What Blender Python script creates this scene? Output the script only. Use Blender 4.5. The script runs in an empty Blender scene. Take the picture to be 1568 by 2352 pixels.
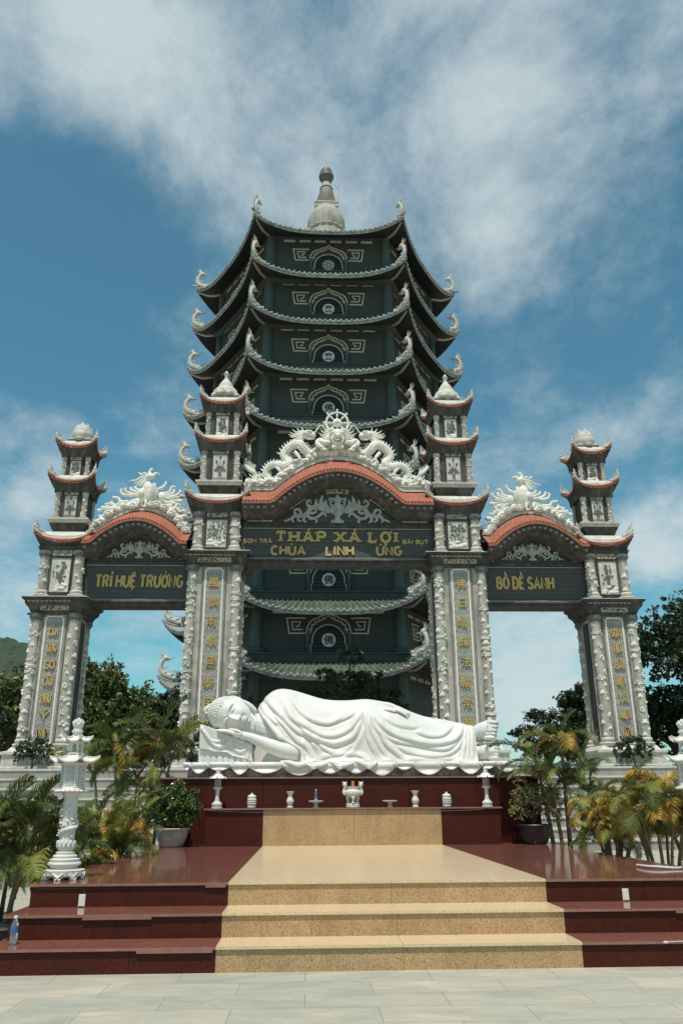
import bpy, bmesh, math, random
import numpy as np
from mathutils import Vector, Matrix
from mathutils.noise import noise as pnoise
R = math.radians
PI = math.pi
scene = bpy.context.scene
COL = scene.collection
# ------------------------------------------------------------ camera
cam_d = bpy.data.cameras.new('camera'); cam = bpy.data.objects.new('camera', cam_d); COL.objects.link(cam); scene.camera = cam
cam_d.sensor_fit = 'VERTICAL'; cam_d.sensor_height = 24.0; cam_d.lens = 24.0*1850/2352
cam_d.clip_start = .1; cam_d.clip_end = 6000
_th = math.atan(660/1850.); _psi = math.atan(84/math.hypot(1850., 660.))
cam.matrix_world = Matrix.Translation((0, 0, 1.4)) @ Matrix.Rotation(-_psi, 4, 'Z') @ Matrix.Rotation(PI/2+_th, 4, 'X') @ Matrix.Rotation(-.006, 4, 'Z')
# ------------------------------------------------------------ light
SUN_EL, SUN_AZ = R(69), R(12)                    # azimuth measured from -Y (behind the camera) towards -X
to_sun = Vector((-math.sin(SUN_AZ)*math.cos(SUN_EL), -math.cos(SUN_AZ)*math.cos(SUN_EL), math.sin(SUN_EL)))
ld = bpy.data.lights.new('sun', 'SUN'); ld.energy = 4.3; ld.angle = R(.5); ld.color = (1, .945, .86)
lo = bpy.data.objects.new('sun', ld); COL.objects.link(lo); lo.location = (0, 0, 60)
lo.rotation_euler = to_sun.to_track_quat('Z', 'Y').to_euler()
world = bpy.data.worlds.new('World'); scene.world = world; world.use_nodes = True
def setup_world():
    nt = world.node_tree; N = nt.nodes; L = nt.links
    bg = N['Background']; bg.inputs[1].default_value = .08
    sky = N.new('ShaderNodeTexSky'); sky.sky_type = 'NISHITA'; sky.sun_disc = False
    sky.sun_elevation = SUN_EL; sky.sun_rotation = PI + SUN_AZ; sky.air_density = 1.0; sky.dust_density = .6; sky.ozone_density = 1.5
    tc = N.new('ShaderNodeTexCoord')
    def math_(op, a, b=None, c=None, clamp=False):
        m = N.new('ShaderNodeMath'); m.operation = op; m.use_clamp = clamp
        for i, q in enumerate((a, b, c)):
            if q is None: continue
            if isinstance(q, (int, float)): m.inputs[i].default_value = q
            else: L.new(q, m.inputs[i])
        return m.outputs[0]
    sep = N.new('ShaderNodeSeparateXYZ'); L.new(tc.outputs['Generated'], sep.inputs[0])
    den = math_('ADD', sep.outputs[2], .22)
    cx = math_('DIVIDE', sep.outputs[0], den); cy = math_('DIVIDE', sep.outputs[1], den)
    cmb = N.new('ShaderNodeCombineXYZ'); L.new(cx, cmb.inputs[0]); L.new(cy, cmb.inputs[1])
    def noise_(scale, detail, rough, dist, sc=(1, 1, 1), loc=(0, 0, 0), rot=0):
        mp = N.new('ShaderNodeMapping'); mp.inputs['Scale'].default_value = sc; mp.inputs['Location'].default_value = loc; mp.inputs['Rotation'].default_value = (0, 0, rot)
        L.new(cmb.outputs[0], mp.inputs[0])
        n = N.new('ShaderNodeTexNoise'); n.inputs['Scale'].default_value = scale; n.inputs['Detail'].default_value = detail
        n.inputs['Roughness'].default_value = rough; n.inputs['Distortion'].default_value = dist; L.new(mp.outputs[0], n.inputs[0])
        return n.outputs[0]
    n1 = noise_(1.5, 12, .60, .1, (1.0, .8, 1), (CL[0], CL[1], 0), R(35))
    n2 = noise_(4.6, 13, .70, .18, (1.1, .85, 1), (3.1, 9.2, 0), R(-40))
    def rm(v, lo, hi):
        m = N.new('ShaderNodeMapRange'); m.inputs[1].default_value = lo; m.inputs[2].default_value = hi; m.clamp = True; L.new(v, m.inputs[0]); return m.outputs[0]
    n3 = noise_(11.0, 8, .62, .1, (1.0, .9, 1), (7, 2, 0), R(20))
    base = math_('ADD', math_('ADD', math_('MULTIPLY', rm(n1, .34, .66), .34), math_('MULTIPLY', rm(n2, .32, .68), .36)), math_('MULTIPLY', rm(n3, .3, .7), .12))
    base = math_('ADD', base, -.02)
    # soft cloud banks where the photograph has them (directions in the sky)
    for (d, r0, amt) in BANKS:
        dp = N.new('ShaderNodeVectorMath'); dp.operation = 'DOT_PRODUCT'; L.new(tc.outputs['Generated'], dp.inputs[0]); dp.inputs[1].default_value = Vector(d).normalized()
        mr = N.new('ShaderNodeMapRange'); mr.interpolation_type = 'SMOOTHSTEP'
        mr.inputs[1].default_value = math.cos(R(r0)); mr.inputs[2].default_value = 1.0; mr.inputs[3].default_value = 0; mr.inputs[4].default_value = amt
        L.new(dp.outputs['Value'], mr.inputs[0]); base = math_('ADD', base, mr.outputs[0])
    # low band of thin haze towards the horizon
    hz = math_('MULTIPLY', math_('SUBTRACT', .45, sep.outputs[2], None, True), .18)
    base = math_('ADD', base, hz)
    thin = N.new('ShaderNodeMapRange'); thin.interpolation_type = 'SMOOTHSTEP'
    thin.inputs[1].default_value = .22; thin.inputs[2].default_value = .98; thin.inputs[3].default_value = 0.02; thin.inputs[4].default_value = .90; L.new(base, thin.inputs[0])
    tint = N.new('ShaderNodeMix'); tint.data_type = 'RGBA'; tint.blend_type = 'MULTIPLY'; tint.inputs[0].default_value = 1
    L.new(sky.outputs[0], tint.inputs[6]); tint.inputs[7].default_value = SKYTINT
    mx = N.new('ShaderNodeMix'); mx.data_type = 'RGBA'; L.new(thin.outputs[0], mx.inputs[0]); L.new(tint.outputs[2], mx.inputs[6]); mx.inputs[7].default_value = CLOUDCOL
    L.new(mx.outputs[2], bg.inputs[0])
CL = (1.7, 4.4); SKYTINT = (.78, 1.52, 1.36, 1); CLOUDCOL = (7.6, 8.8, 9.0, 1)
def sdir(px, py):
    v = Vector(((px-784)/1850., -(py-1176)/1850., -1.)); return tuple((cam.matrix_world.to_3x3() @ v).normalized())
BANKS = [(sdir(90, 60), 9, .40), (sdir(330, 170), 8, .20), (sdir(560, 420), 14, .18), (sdir(800, 200), 16, .14), (sdir(1170, 360), 8, .13), (sdir(1100, 470), 4, .12), (sdir(1130, 620), 4, .12), (sdir(1250, 60), 12, .12), (sdir(1380, 480), 6, .10),
         (sdir(60, 1040), 5, .30), (sdir(110, 1130), 3, .16), (sdir(1530, 1215), 4, .30), (sdir(1240, 1500), 6, .40), (sdir(1240, 1640), 5, .25), (sdir(380, 960), 4, .18), (sdir(1420, 900), 7, .10), (sdir(90, 1420), 4, .22), (sdir(1480, 1290), 3, .2),
         (sdir(120, 480), 12, -.14), (sdir(60, 760), 12, -.14), (sdir(1480, 700), 9, -.14), (sdir(1150, 850), 7, -.14), (sdir(300, 1250), 7, -.10), (sdir(1350, 1050), 6, -.10)]
setup_world()
scene.view_settings.view_transform = 'Standard'; scene.view_settings.look = 'None'; scene.view_settings.exposure = 0; scene.view_settings.gamma = 1
scene.cycles.max_bounces = 6; scene.cycles.transparent_max_bounces = 6
# ------------------------------------------------------------ materials
def mat(name, c, rough=.7, c2=None, var=.5, scale=2.0, bump=0.0, bscale=30, metal=0, streak=None, samt=.6, speck=None, spsc=150, spec=.5, detail=6, trans=0, coat=0):
    m = bpy.data.materials.new(name); m.use_nodes = True; nt = m.node_tree; N = nt.nodes; L = nt.links
    b = N['Principled BSDF']; b.inputs['Roughness'].default_value = rough; b.inputs['Metallic'].default_value = metal
    b.inputs['Specular IOR Level'].default_value = spec; b.inputs['Transmission Weight'].default_value = trans; b.inputs['Coat Weight'].default_value = coat
    tc = N.new('ShaderNodeTexCoord').outputs['Object']
    def noise_(s, sc=(1, 1, 1), d=detail, ro=.6):
        mp = N.new('ShaderNodeMapping'); mp.inputs['Scale'].default_value = sc; L.new(tc, mp.inputs[0])
        n = N.new('ShaderNodeTexNoise'); n.inputs['Scale'].default_value = s; n.inputs['Detail'].default_value = d; n.inputs['Roughness'].default_value = ro; L.new(mp.outputs[0], n.inputs[0]); return n.outputs[0]
    def mr(v, a, bb, c_=0, d=1):
        r = N.new('ShaderNodeMapRange'); r.inputs[1].default_value = a; r.inputs[2].default_value = bb; r.inputs[3].default_value = c_; r.inputs[4].default_value = d; L.new(v, r.inputs[0]); return r.outputs[0]
    def mix(f, a, bb):
        x = N.new('ShaderNodeMix'); x.data_type = 'RGBA'
        if isinstance(f, float): x.inputs[0].default_value = f
        else: L.new(f, x.inputs[0])
        for i, q in ((6, a), (7, bb)):
            if isinstance(q, tuple): x.inputs[i].default_value = q+(1,)
            else: L.new(q, x.inputs[i])
        return x.outputs[2]
    if c2 is None: c2 = tuple(v*.7 for v in c)
    col = mix(mr(noise_(scale), .35, .68, 0, var), c, c2)
    if speck:
        v = N.new('ShaderNodeTexVoronoi'); v.inputs['Scale'].default_value = spsc; L.new(tc, v.inputs[0])
        sh = N.new('ShaderNodeSeparateColor'); L.new(v.outputs['Color'], sh.inputs[0])
        col = mix(mr(sh.outputs[0], .55, .9, 0, .85), col, speck[0])
        col = mix(mr(sh.outputs[1], .6, .95, 0, .7), col, speck[1])
    if streak:
        col = mix(mr(noise_(1.6, (2.2, 2.2, .22), 8, .7), .48, .68, 0, samt), col, streak)
    L.new(col, b.inputs['Base Color'])
    if bump:
        bp = N.new('ShaderNodeBump'); bp.inputs['Strength'].default_value = bump; bp.inputs['Distance'].default_value = .02
        L.new(noise_(bscale, d=4), bp.inputs['Height']); L.new(bp.outputs[0], b.inputs['Normal'])
    return m
def fret_mat(name, dark, light, cell=.17):
    m = mat(name, dark, .6); nt = m.node_tree; N = nt.nodes; L = nt.links; b = N['Principled BSDF']
    tc = N.new('ShaderNodeTexCoord'); sp = N.new('ShaderNodeSeparateXYZ'); L.new(tc.outputs['Object'], sp.inputs[0])
    def M(op, a, bb=None):
        x = N.new('ShaderNodeMath'); x.operation = op
        for i, q in enumerate((a, bb)):
            if q is None: continue
            if isinstance(q, (int, float)): x.inputs[i].default_value = q
            else: L.new(q, x.inputs[i])
        return x.outputs[0]
    u = M('DIVIDE', M('ADD', sp.outputs[0], sp.outputs[2]), cell*1.4); v = M('DIVIDE', M('SUBTRACT', sp.outputs[0], sp.outputs[2]), cell*1.4)
    ch = M('MODULO', M('ABSOLUTE', M('ADD', M('FLOOR', u), M('FLOOR', v))), 2)
    su = M('GREATER_THAN', M('FRACT', M('MULTIPLY', u, 3)), .48); sv = M('GREATER_THAN', M('FRACT', M('MULTIPLY', v, 3)), .48)
    f = M('ADD', M('MULTIPLY', ch, su), M('MULTIPLY', M('SUBTRACT', 1, ch), sv))
    n = N.new('ShaderNodeTexNoise'); n.inputs['Scale'].default_value = 3; n.inputs['Detail'].default_value = 5; L.new(tc.outputs['Object'], n.inputs[0])
    f = M('MULTIPLY', f, M('ADD', M('MULTIPLY', n.outputs[0], 1.1), .25))
    x = N.new('ShaderNodeMix'); x.data_type = 'RGBA'; L.new(f, x.inputs[0]); x.inputs[6].default_value = dark+(1,); x.inputs[7].default_value = light+(1,)
    L.new(x.outputs[2], b.inputs['Base Color']); return m
def slab_mat(name, sx, sy, cols, mortar, rough=.6, msize=.008, axis='XY', bumpv=.15):
    m = bpy.data.materials.new(name); m.use_nodes = True; nt = m.node_tree; N = nt.nodes; L = nt.links; b = N['Principled BSDF']; b.inputs['Roughness'].default_value = rough
    tc = N.new('ShaderNodeTexCoord'); 
    br = N.new('ShaderNodeTexBrick'); br.inputs['Scale'].default_value = 1; br.inputs['Brick Width'].default_value = sx; br.inputs['Row Height'].default_value = sy
    br.inputs['Mortar Size'].default_value = msize; br.inputs['Color1'].default_value = (0, 0, 0, 1); br.inputs['Color2'].default_value = (1, 1, 1, 1); br.inputs['Mortar'].default_value = (.5, .5, .5, 1); br.inputs['Bias'].default_value = 0
    L.new(tc.outputs['Object'], br.inputs[0])
    rp = N.new('ShaderNodeValToRGB'); rp.color_ramp.interpolation = 'LINEAR'
    while len(rp.color_ramp.elements) < len(cols): rp.color_ramp.elements.new(.5)
    for i, c in enumerate(cols): rp.color_ramp.elements[i].position = i/(len(cols)-1); rp.color_ramp.elements[i].color = c+(1,)
    n = N.new('ShaderNodeTexNoise'); n.inputs['Scale'].default_value = 1.3; n.inputs['Detail'].default_value = 9; n.inputs['Roughness'].default_value = .68; n.inputs['Distortion'].default_value = .8
    mp = N.new('ShaderNodeMapping'); mp.inputs['Scale'].default_value = (1, 2.6, 1); mp.inputs['Rotation'].default_value = (0, 0, .25); L.new(tc.outputs['Object'], mp.inputs[0]); L.new(mp.outputs[0], n.inputs[0])
    ad = N.new('ShaderNodeMath'); ad.operation = 'MULTIPLY_ADD'; L.new(br.outputs[0], ad.inputs[0]); ad.inputs[1].default_value = .30
    mr = N.new('ShaderNodeMapRange'); mr.inputs[1].default_value = .3; mr.inputs[2].default_value = .7; mr.inputs[3].default_value = -.05; mr.inputs[4].default_value = .80; L.new(n.outputs[0], mr.inputs[0]); L.new(mr.outputs[0], ad.inputs[2]); L.new(ad.outputs[0], rp.inputs[0])
    # pale mineral veins
    n2 = N.new('ShaderNodeTexNoise'); n2.inputs['Scale'].default_value = 2.2; n2.inputs['Detail'].default_value = 5; n2.inputs['Distortion'].default_value = 1.2; L.new(mp.outputs[0], n2.inputs[0])
    ab = N.new('ShaderNodeMath'); ab.operation = 'SUBTRACT'; L.new(n2.outputs[0], ab.inputs[0]); ab.inputs[1].default_value = .56
    a2 = N.new('ShaderNodeMath'); a2.operation = 'ABSOLUTE'; L.new(ab.outputs[0], a2.inputs[0])
    v = N.new('ShaderNodeMapRange'); v.inputs[1].default_value = .0; v.inputs[2].default_value = .012; v.inputs[3].default_value = .4; v.inputs[4].default_value = 0; L.new(a2.outputs[0], v.inputs[0])
    x0 = N.new('ShaderNodeMix'); x0.data_type = 'RGBA'; L.new(v.outputs[0], x0.inputs[0]); L.new(rp.outputs[0], x0.inputs[6]); x0.inputs[7].default_value = (.55, .50, .42, 1)
    x = N.new('ShaderNodeMix'); x.data_type = 'RGBA'; L.new(br.outputs['Fac'], x.inputs[0]); L.new(x0.outputs[2], x.inputs[6]); x.inputs[7].default_value = mortar+(1,)
    L.new(x.outputs[2], b.inputs['Base Color'])
    bp = N.new('ShaderNodeBump'); bp.inputs['Strength'].default_value = bumpv; bp.inputs['Distance'].default_value = .02; L.new(n.outputs[0], bp.inputs['Height']); L.new(bp.outputs[0], b.inputs['Normal'])
    return m
M = {}
M['paving'] = slab_mat('grey_paving', 1.05, .44, [(.25, .25, .215), (.33, .32, .255), (.40, .365, .285), (.54, .44, .32)], (.23, .215, .18), msize=.004)
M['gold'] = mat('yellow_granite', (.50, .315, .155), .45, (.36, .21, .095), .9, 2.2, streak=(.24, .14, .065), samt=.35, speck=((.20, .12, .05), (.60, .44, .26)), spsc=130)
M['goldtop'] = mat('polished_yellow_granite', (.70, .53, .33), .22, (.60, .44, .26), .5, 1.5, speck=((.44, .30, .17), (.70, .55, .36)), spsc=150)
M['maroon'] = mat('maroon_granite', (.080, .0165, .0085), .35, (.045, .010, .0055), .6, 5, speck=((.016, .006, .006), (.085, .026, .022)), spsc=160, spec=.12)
M['maroontop'] = mat('polished_maroon_sheen', (.29, .118, .085), .08, (.21, .08, .058), .7, 3, speck=((.06, .02, .018), (.20, .07, .058)), spsc=160)  # reflected sheen of the flat tops is put into the paler pink
M['maroonlip'] = mat('sawn_maroon_edge', (.30, .14, .11), .5, (.20, .08, .065), .7, 12)
M['marble'] = mat('white_marble', (.68, .66, .62), .55, (.52, .495, .45), .55, 1.6, bump=.12, bscale=60, streak=(.50, .47, .42), samt=.35)
M['marbledirty'] = mat('stained_marble', (.50, .46, .41), .8, (.30, .265, .23), .9, 9, bump=1.0, bscale=22, streak=(.11, .09, .08), samt=.85)
M['stone'] = mat('weathered_stone', (.50, .455, .385), .85, (.29, .26, .22), .8, 3.0, bump=.35, bscale=14, streak=(.12, .11, .10), samt=.75)
M['stonedark'] = mat('sooty_shaded_stone', (.062, .056, .048), .85, (.026, .024, .021), .8, 3, bump=.35, bscale=14, streak=(.22, .19, .155), samt=.5)  # sooty stone, with shade also put into its dark colour
M['relief'] = mat('pale_carved_relief', (.62, .585, .51), .75, (.40, .37, .32), .7, 6, bump=.3, bscale=30, streak=(.24, .22, .20), samt=.5)
M['reliefwhite'] = mat('whitewashed_carving', (.82, .79, .70), .75, (.60, .565, .49), .7, 5, bump=.3, bscale=30, streak=(.32, .30, .27), samt=.45)
M['cream'] = mat('cream_plaque', (.42, .37, .28), .8, (.18, .155, .12), .8, 9)
M['greyrelief'] = mat('grey_relief', (.17, .17, .165), .8, (.09, .09, .09), .7, 9)
M['palegrey'] = mat('pale_grey_relief', (.42, .42, .39), .8, (.26, .26, .245), .8, 5, streak=(.12, .12, .11), samt=.5)
M['fret'] = fret_mat('fretwork_panel', (.12, .112, .10), (.50, .47, .42))
M['fretdark'] = fret_mat('dark_fretwork_panel', (.018, .018, .017), (.105, .10, .092), .12)
M['black'] = mat('black_moulding', (.03, .029, .027), .7, (.06, .055, .05), .8, 4, streak=(.22, .20, .17), samt=.35)
M['goldleaf'] = mat('gold_paint', (.50, .355, .13), .6, (.34, .23, .08), .7, 8)
M['tile'] = mat('orange_roof_tile', (.40, .125, .07), .85, (.22, .07, .045), .9, 9, bump=.4, bscale=30, streak=(.15, .06, .045), samt=.5)
M['teal'] = mat('teal_painted_wall', (.048, .057, .051), .75, (.033, .040, .036), .8, 1.0, streak=(.060, .070, .062), samt=.35)  # teal paint, its colour darkened to carry the shade of the eaves
M['teallight'] = mat('light_teal_column', (.072, .094, .087), .6, (.05, .066, .062), .6, 2)
M['soffit'] = mat('shade_dark_soffit', (.016, .017, .015), .85, (.010, .011, .010), .7, 2)  # under-eave shade is put into this near-black colour
M['greentile'] = mat('green_glazed_tile', (.085, .115, .075), .45, (.035, .05, .035), .9, 2.5, streak=(.18, .19, .15), samt=.5)
M['eave'] = mat('pale_eave_edge', (.40, .41, .37), .7, (.12, .125, .115), .9, 4)
M['trim'] = mat('pale_painted_trim', (.56, .54, .46), .8, (.40, .385, .33), .6, 3)
M['louvre'] = mat('dark_louvre', (.014, .015, .015), .5)
M['disc'] = mat('white_disc', (.62, .63, .60), .6)
M['redglyph'] = mat('dark_red_glyph', (.06, .012, .012), .6)
M['spire'] = mat('spire_plaster', (.44, .40, .34), .85, (.27, .245, .21), .8, 1.5, streak=(.17, .155, .135), samt=.6)
M['bronze'] = mat('dark_finial', (.12, .115, .10), .6, (.06, .06, .055), .6, 3)
M['metal'] = mat('grey_metal', (.4, .4, .4), .4, metal=.8)
M['step'] = mat('stair_riser_stone', (.33, .30, .26), .85, (.24, .215, .185), .8, 2.5, streak=(.14, .125, .11), samt=.5)
M['stepedge'] = mat('stair_nosing_stone', (.55, .53, .48), .8, (.42, .40, .36), .7, 3)
def leafmat(name, c, c2, rough=.5, tr=.25):
    m = mat(name, c, rough, c2, 1.0, .9, detail=3); nt = m.node_tree; N = nt.nodes; L = nt.links; b = N['Principled BSDF']
    # per-leaf variation
    g = N.new('ShaderNodeNewGeometry'); src = b.inputs['Base Color'].links[0].from_socket
    h = N.new('ShaderNodeHueSaturation'); L.new(src, h.inputs['Color'])
    mr = N.new('ShaderNodeMapRange'); mr.inputs[3].default_value = .55; mr.inputs[4].default_value = 1.5; L.new(g.outputs['Random Per Island'], mr.inputs[0]); L.new(mr.outputs[0], h.inputs['Value'])
    L.new(h.outputs[0], b.inputs['Base Color'])
    t = N.new('ShaderNodeBsdfTranslucent'); L.new(h.outputs[0], t.inputs[0]); mx = N.new('ShaderNodeMixShader'); mx.inputs[0].default_value = tr
    out = N['Material Output']; L.new(b.outputs[0], mx.inputs[1]); L.new(t.outputs[0], mx.inputs[2]); L.new(mx.outputs[0], out.inputs[0]); return m
M['leaf'] = leafmat('tree_leaves', (.135, .155, .045), (.060, .085, .022))
M['leafdark'] = leafmat('dark_tree_leaves', (.036, .058, .020), (.016, .030, .010))
M['leafbush'] = leafmat('glossy_bush_leaves', (.12, .165, .045), (.035, .06, .018), .25)
M['leafsparse'] = leafmat('yellowed_bush_leaves', (.34, .30, .13), (.17, .16, .06), .5)
M['palm'] = leafmat('palm_leaflets', (.125, .155, .036), (.05, .075, .018), .42, .3)
M['palmyellow'] = leafmat('yellowing_palm_leaflets', (.50, .29, .045), (.32, .24, .05), .45, .35)
M['palmlime'] = leafmat('lime_palm_leaflets', (.32, .33, .07), (.15, .19, .035), .45, .35)
M['palmstem'] = mat('palm_stem', (.24, .15, .075), .6, (.09, .07, .035), .9, 6)
M['palmcane'] = mat('pale_palm_cane', (.34, .32, .26), .7, (.16, .13, .09), .9, 6)
M['bark'] = mat('bark', (.10, .08, .055), .9, (.05, .04, .03), .8, 5, bump=.6, bscale=20)
M['soil'] = mat('dark_soil', (.03, .024, .018), .95)
M['hill'] = leafmat('wooded_hillside', (.035, .055, .028), (.018, .032, .018), .9, .0)
M['potblack'] = mat('black_glazed_pot', (.018, .018, .018), .45, (.035, .033, .03), .6, 5)
M['potwhite'] = mat('chalky_white_pot', (.44, .42, .38), .7, (.27, .26, .235), .8, 4, streak=(.2, .19, .17), samt=.4)
M['ivory'] = mat('ivory_plastic', (.72, .69, .60), .45, (.6, .57, .48), .4, 8)
M['plastic'] = mat('clear_bottle_plastic', (.82, .88, .90), .06, (.82, .88, .90), 0, trans=.9)
M['water'] = mat('bottle_water', (.80, .88, .92), .02, (.8, .88, .92), 0, trans=.95)
M['label'] = mat('blue_bottle_label', (.02, .09, .28), .4, (.05, .2, .42), .6, 30)
M['capmat'] = mat('white_bottle_cap', (.8, .8, .8), .4)
M['orange'] = mat('orange_packet', (.72, .30, .02), .5, (.5, .12, .01), .8, 60)
M['hose'] = mat('pale_hose', (.66, .66, .62), .5)
M['caulk'] = mat('white_caulk', (.62, .56, .50), .8)
M['cable'] = mat('thin_grey_cable', (.10, .09, .085), .6)
# ------------------------------------------------------------ mesh helpers
class MB:
    def __init__(s): s.v = []; s.f = []; s.jit = 0
    def add(s, vs, fs):
        o = len(s.v); s.v.extend([tuple(p) for p in vs]); s.f.extend([tuple(i+o for i in f) for f in fs]); return s
    def box(s, x0, x1, y0, y1, z0, z1):
        return s.add([(x0, y0, z0), (x1, y0, z0), (x1, y1, z0), (x0, y1, z0), (x0, y0, z1), (x1, y0, z1), (x1, y1, z1), (x0, y1, z1)],
                     [(0, 3, 2, 1), (4, 5, 6, 7), (0, 1, 5, 4), (1, 2, 6, 5), (2, 3, 7, 6), (3, 0, 4, 7)])
    def lathe(s, cx, cy, prof, n=24, z0=0, closed=True, sq=0):
        vs = []; fs = []
        for (r, z) in prof:
            for k in range(n):
                a = 2*PI*k/n; ca, sa = math.cos(a), math.sin(a); q = 1
                if sq: q = 1/(abs(ca)**sq+abs(sa)**sq)**(1/sq)
                vs.append((cx+r*ca*q, cy+r*sa*q, z0+z))
        m = len(prof)
        for j in range(m-1):
            for k in range(n):
                a = j*n+k; b = j*n+(k+1) % n; fs.append((a, b, b+n, a+n))
        if closed: fs.append(tuple(range(n-1, -1, -1))); fs.append(tuple((m-1)*n+k for k in range(n)))
        return s.add(vs, fs)
    def loft(s, cx, cy, prof, n=4, rot=PI/4):       # polygonal lathe with flat sides: (apothem, z)
        vs = []; fs = []; k_ = 1/math.cos(PI/n)
        for (r, z) in prof:
            for k in range(n):
                a = 2*PI*k/n+rot; vs.append((cx+r*k_*math.cos(a), cy+r*k_*math.sin(a), z))
        m = len(prof)
        for j in range(m-1):
            for k in range(n):
                a = j*n+k; b = j*n+(k+1) % n; fs.append((a, b, b+n, a+n))
        fs.append(tuple(range(n-1, -1, -1))); fs.append(tuple((m-1)*n+k for k in range(n)))
        return s.add(vs, fs)
    def rloft(s, x0, x1, y0, y1, prof):             # rectangular loft: (offset, z)
        vs = []; fs = []
        for (o, z) in prof: vs += [(x0-o, y0-o, z), (x1+o, y0-o, z), (x1+o, y1+o, z), (x0-o, y1+o, z)]
        for j in range(len(prof)-1):
            for k in range(4): a = j*4+k; b = j*4+(k+1) % 4; fs.append((a, b, b+4, a+4))
        fs.append((3, 2, 1, 0)); fs.append(tuple((len(prof)-1)*4+k for k in range(4)))
        return s.add(vs, fs)
    def tube(s, pts, rad, n=8, smooth=0, flat=1.0, cap=True):
        pts = [Vector(p) for p in pts]
        if not isinstance(rad, (list, tuple)): rad = [rad]*len(pts)
        if smooth: pts, rad = crom(pts, rad, smooth)
        vs = []; fs = []; prev = None
        for i, p in enumerate(pts):
            t = (pts[min(i+1, len(pts)-1)]-pts[max(i-1, 0)])
            if t.length < 1e-9: t = Vector((0, 0, 1))
            t.normalize()
            if prev is None:
                ref = Vector((0, 1, 0)) if abs(t.y) < .9 else Vector((1, 0, 0)); u = t.cross(ref).normalized()
            else: u = (prev-t*prev.dot(t)); u = u.normalized() if u.length > 1e-6 else t.orthogonal().normalized()
            w = t.cross(u); prev = u
            for k in range(n):
                a = 2*PI*k/n; q = p+u*(rad[i]*math.cos(a))+w*(rad[i]*flat*math.sin(a)); vs.append(tuple(q))
        m = len(pts)
        for j in range(m-1):
            for k in range(n): a = j*n+k; b = j*n+(k+1) % n; fs.append((a, b, b+n, a+n))
        if cap: fs.append(tuple(range(n-1, -1, -1))); fs.append(tuple((m-1)*n+k for k in range(n)))
        return s.add(vs, fs)
    def blob(s, c, r, nu=8, nv=5, rot=None):
        if not isinstance(r, (list, tuple)): r = (r, r, r)
        vs = []; fs = []; c = Vector(c)
        def P(x, y, z):
            p = Vector((x*r[0], y*r[1], z*r[2]))
            return tuple((rot @ p if rot else p)+c)
        vs.append(P(0, 0, -1))
        for j in range(1, nv):
            t = PI*j/nv
            for k in range(nu): a = 2*PI*k/nu; vs.append(P(math.sin(t)*math.cos(a), math.sin(t)*math.sin(a), -math.cos(t)))
        vs.append(P(0, 0, 1)); last = len(vs)-1
        for k in range(nu): fs.append((0, 1+(k+1) % nu, 1+k)); fs.append((last, last-nu+k, last-nu+(k+1) % nu))
        for j in range(nv-2):
            for k in range(nu): a = 1+j*nu+k; b = 1+j*nu+(k+1) % nu; fs.append((a, b, b+nu, a+nu))
        return s.add(vs, fs)
    def grid(s, fn, nu, nv, flip=False):
        vs = [tuple(fn(i/nu, j/nv)) for j in range(nv+1) for i in range(nu+1)]; fs = []
        for j in range(nv):
            for i in range(nu):
                a = j*(nu+1)+i; q = (a, a+1, a+nu+2, a+nu+1); fs.append(q[::-1] if flip else q)
        return s.add(vs, fs)
    def ribbon(s, pts, w, y0, y1, fx=1, ox=0, oz=0, fz=1):   # flat stroke in the XZ plane, extruded from y0 (front) to y1
        P = [Vector((p[0], p[1])) for p in pts]; closed = (P[0]-P[-1]).length < 1e-6 and len(P) > 3
        if closed: P = P[:-1]
        n = len(P); Lh = []; Rh = []
        ws = w if isinstance(w, (list, tuple)) else [w]*n
        for i in range(n):
            a = P[i-1] if (i > 0 or closed) else P[i]; b = P[(i+1) % n] if (i < n-1 or closed) else P[i]
            d1 = (P[i]-a); d2 = (b-P[i])
            if d1.length < 1e-9: d1 = d2.copy()
            if d2.length < 1e-9: d2 = d1.copy()
            d1.normalize(); d2.normalize(); n1 = Vector((-d1.y, d1.x)); n2 = Vector((-d2.y, d2.x)); nn = n1+n2
            nn = nn.normalized() if nn.length > .2 else n1; k = ws[i]/2/max(.72, nn.dot(n1))
            Lh.append(P[i]+nn*k); Rh.append(P[i]-nn*k)
        vs = []
        for y in (y0, y1):
            for q in Lh+Rh: vs.append((ox+q.x*fx, y, oz+q.y*fz))
        fs = []; rng = range(n if closed else n-1)
        for i in rng:
            j = (i+1) % n
            fs += [(i, j, n+j, n+i), (2*n+i, 3*n+i, 3*n+j, 2*n+j), (i, 2*n+i, 2*n+j, j), (n+i, n+j, 3*n+j, 3*n+i)]
        if not closed: fs += [(0, n, 3*n, 2*n), (n-1, 3*n-1, 4*n-1, 2*n-1)]
        return s.add(vs, fs)
    def poly(s, pts, y0, y1):                        # filled outline in XZ (convex or star-ish), extruded
        n = len(pts); vs = [(p[0], y0, p[1]) for p in pts]+[(p[0], y1, p[1]) for p in pts]
        return s.add(vs, [tuple(range(n)), tuple(range(2*n-1, n-1, -1))]+[(i, n+i, n+(i+1) % n, (i+1) % n) for i in range(n)])
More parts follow.
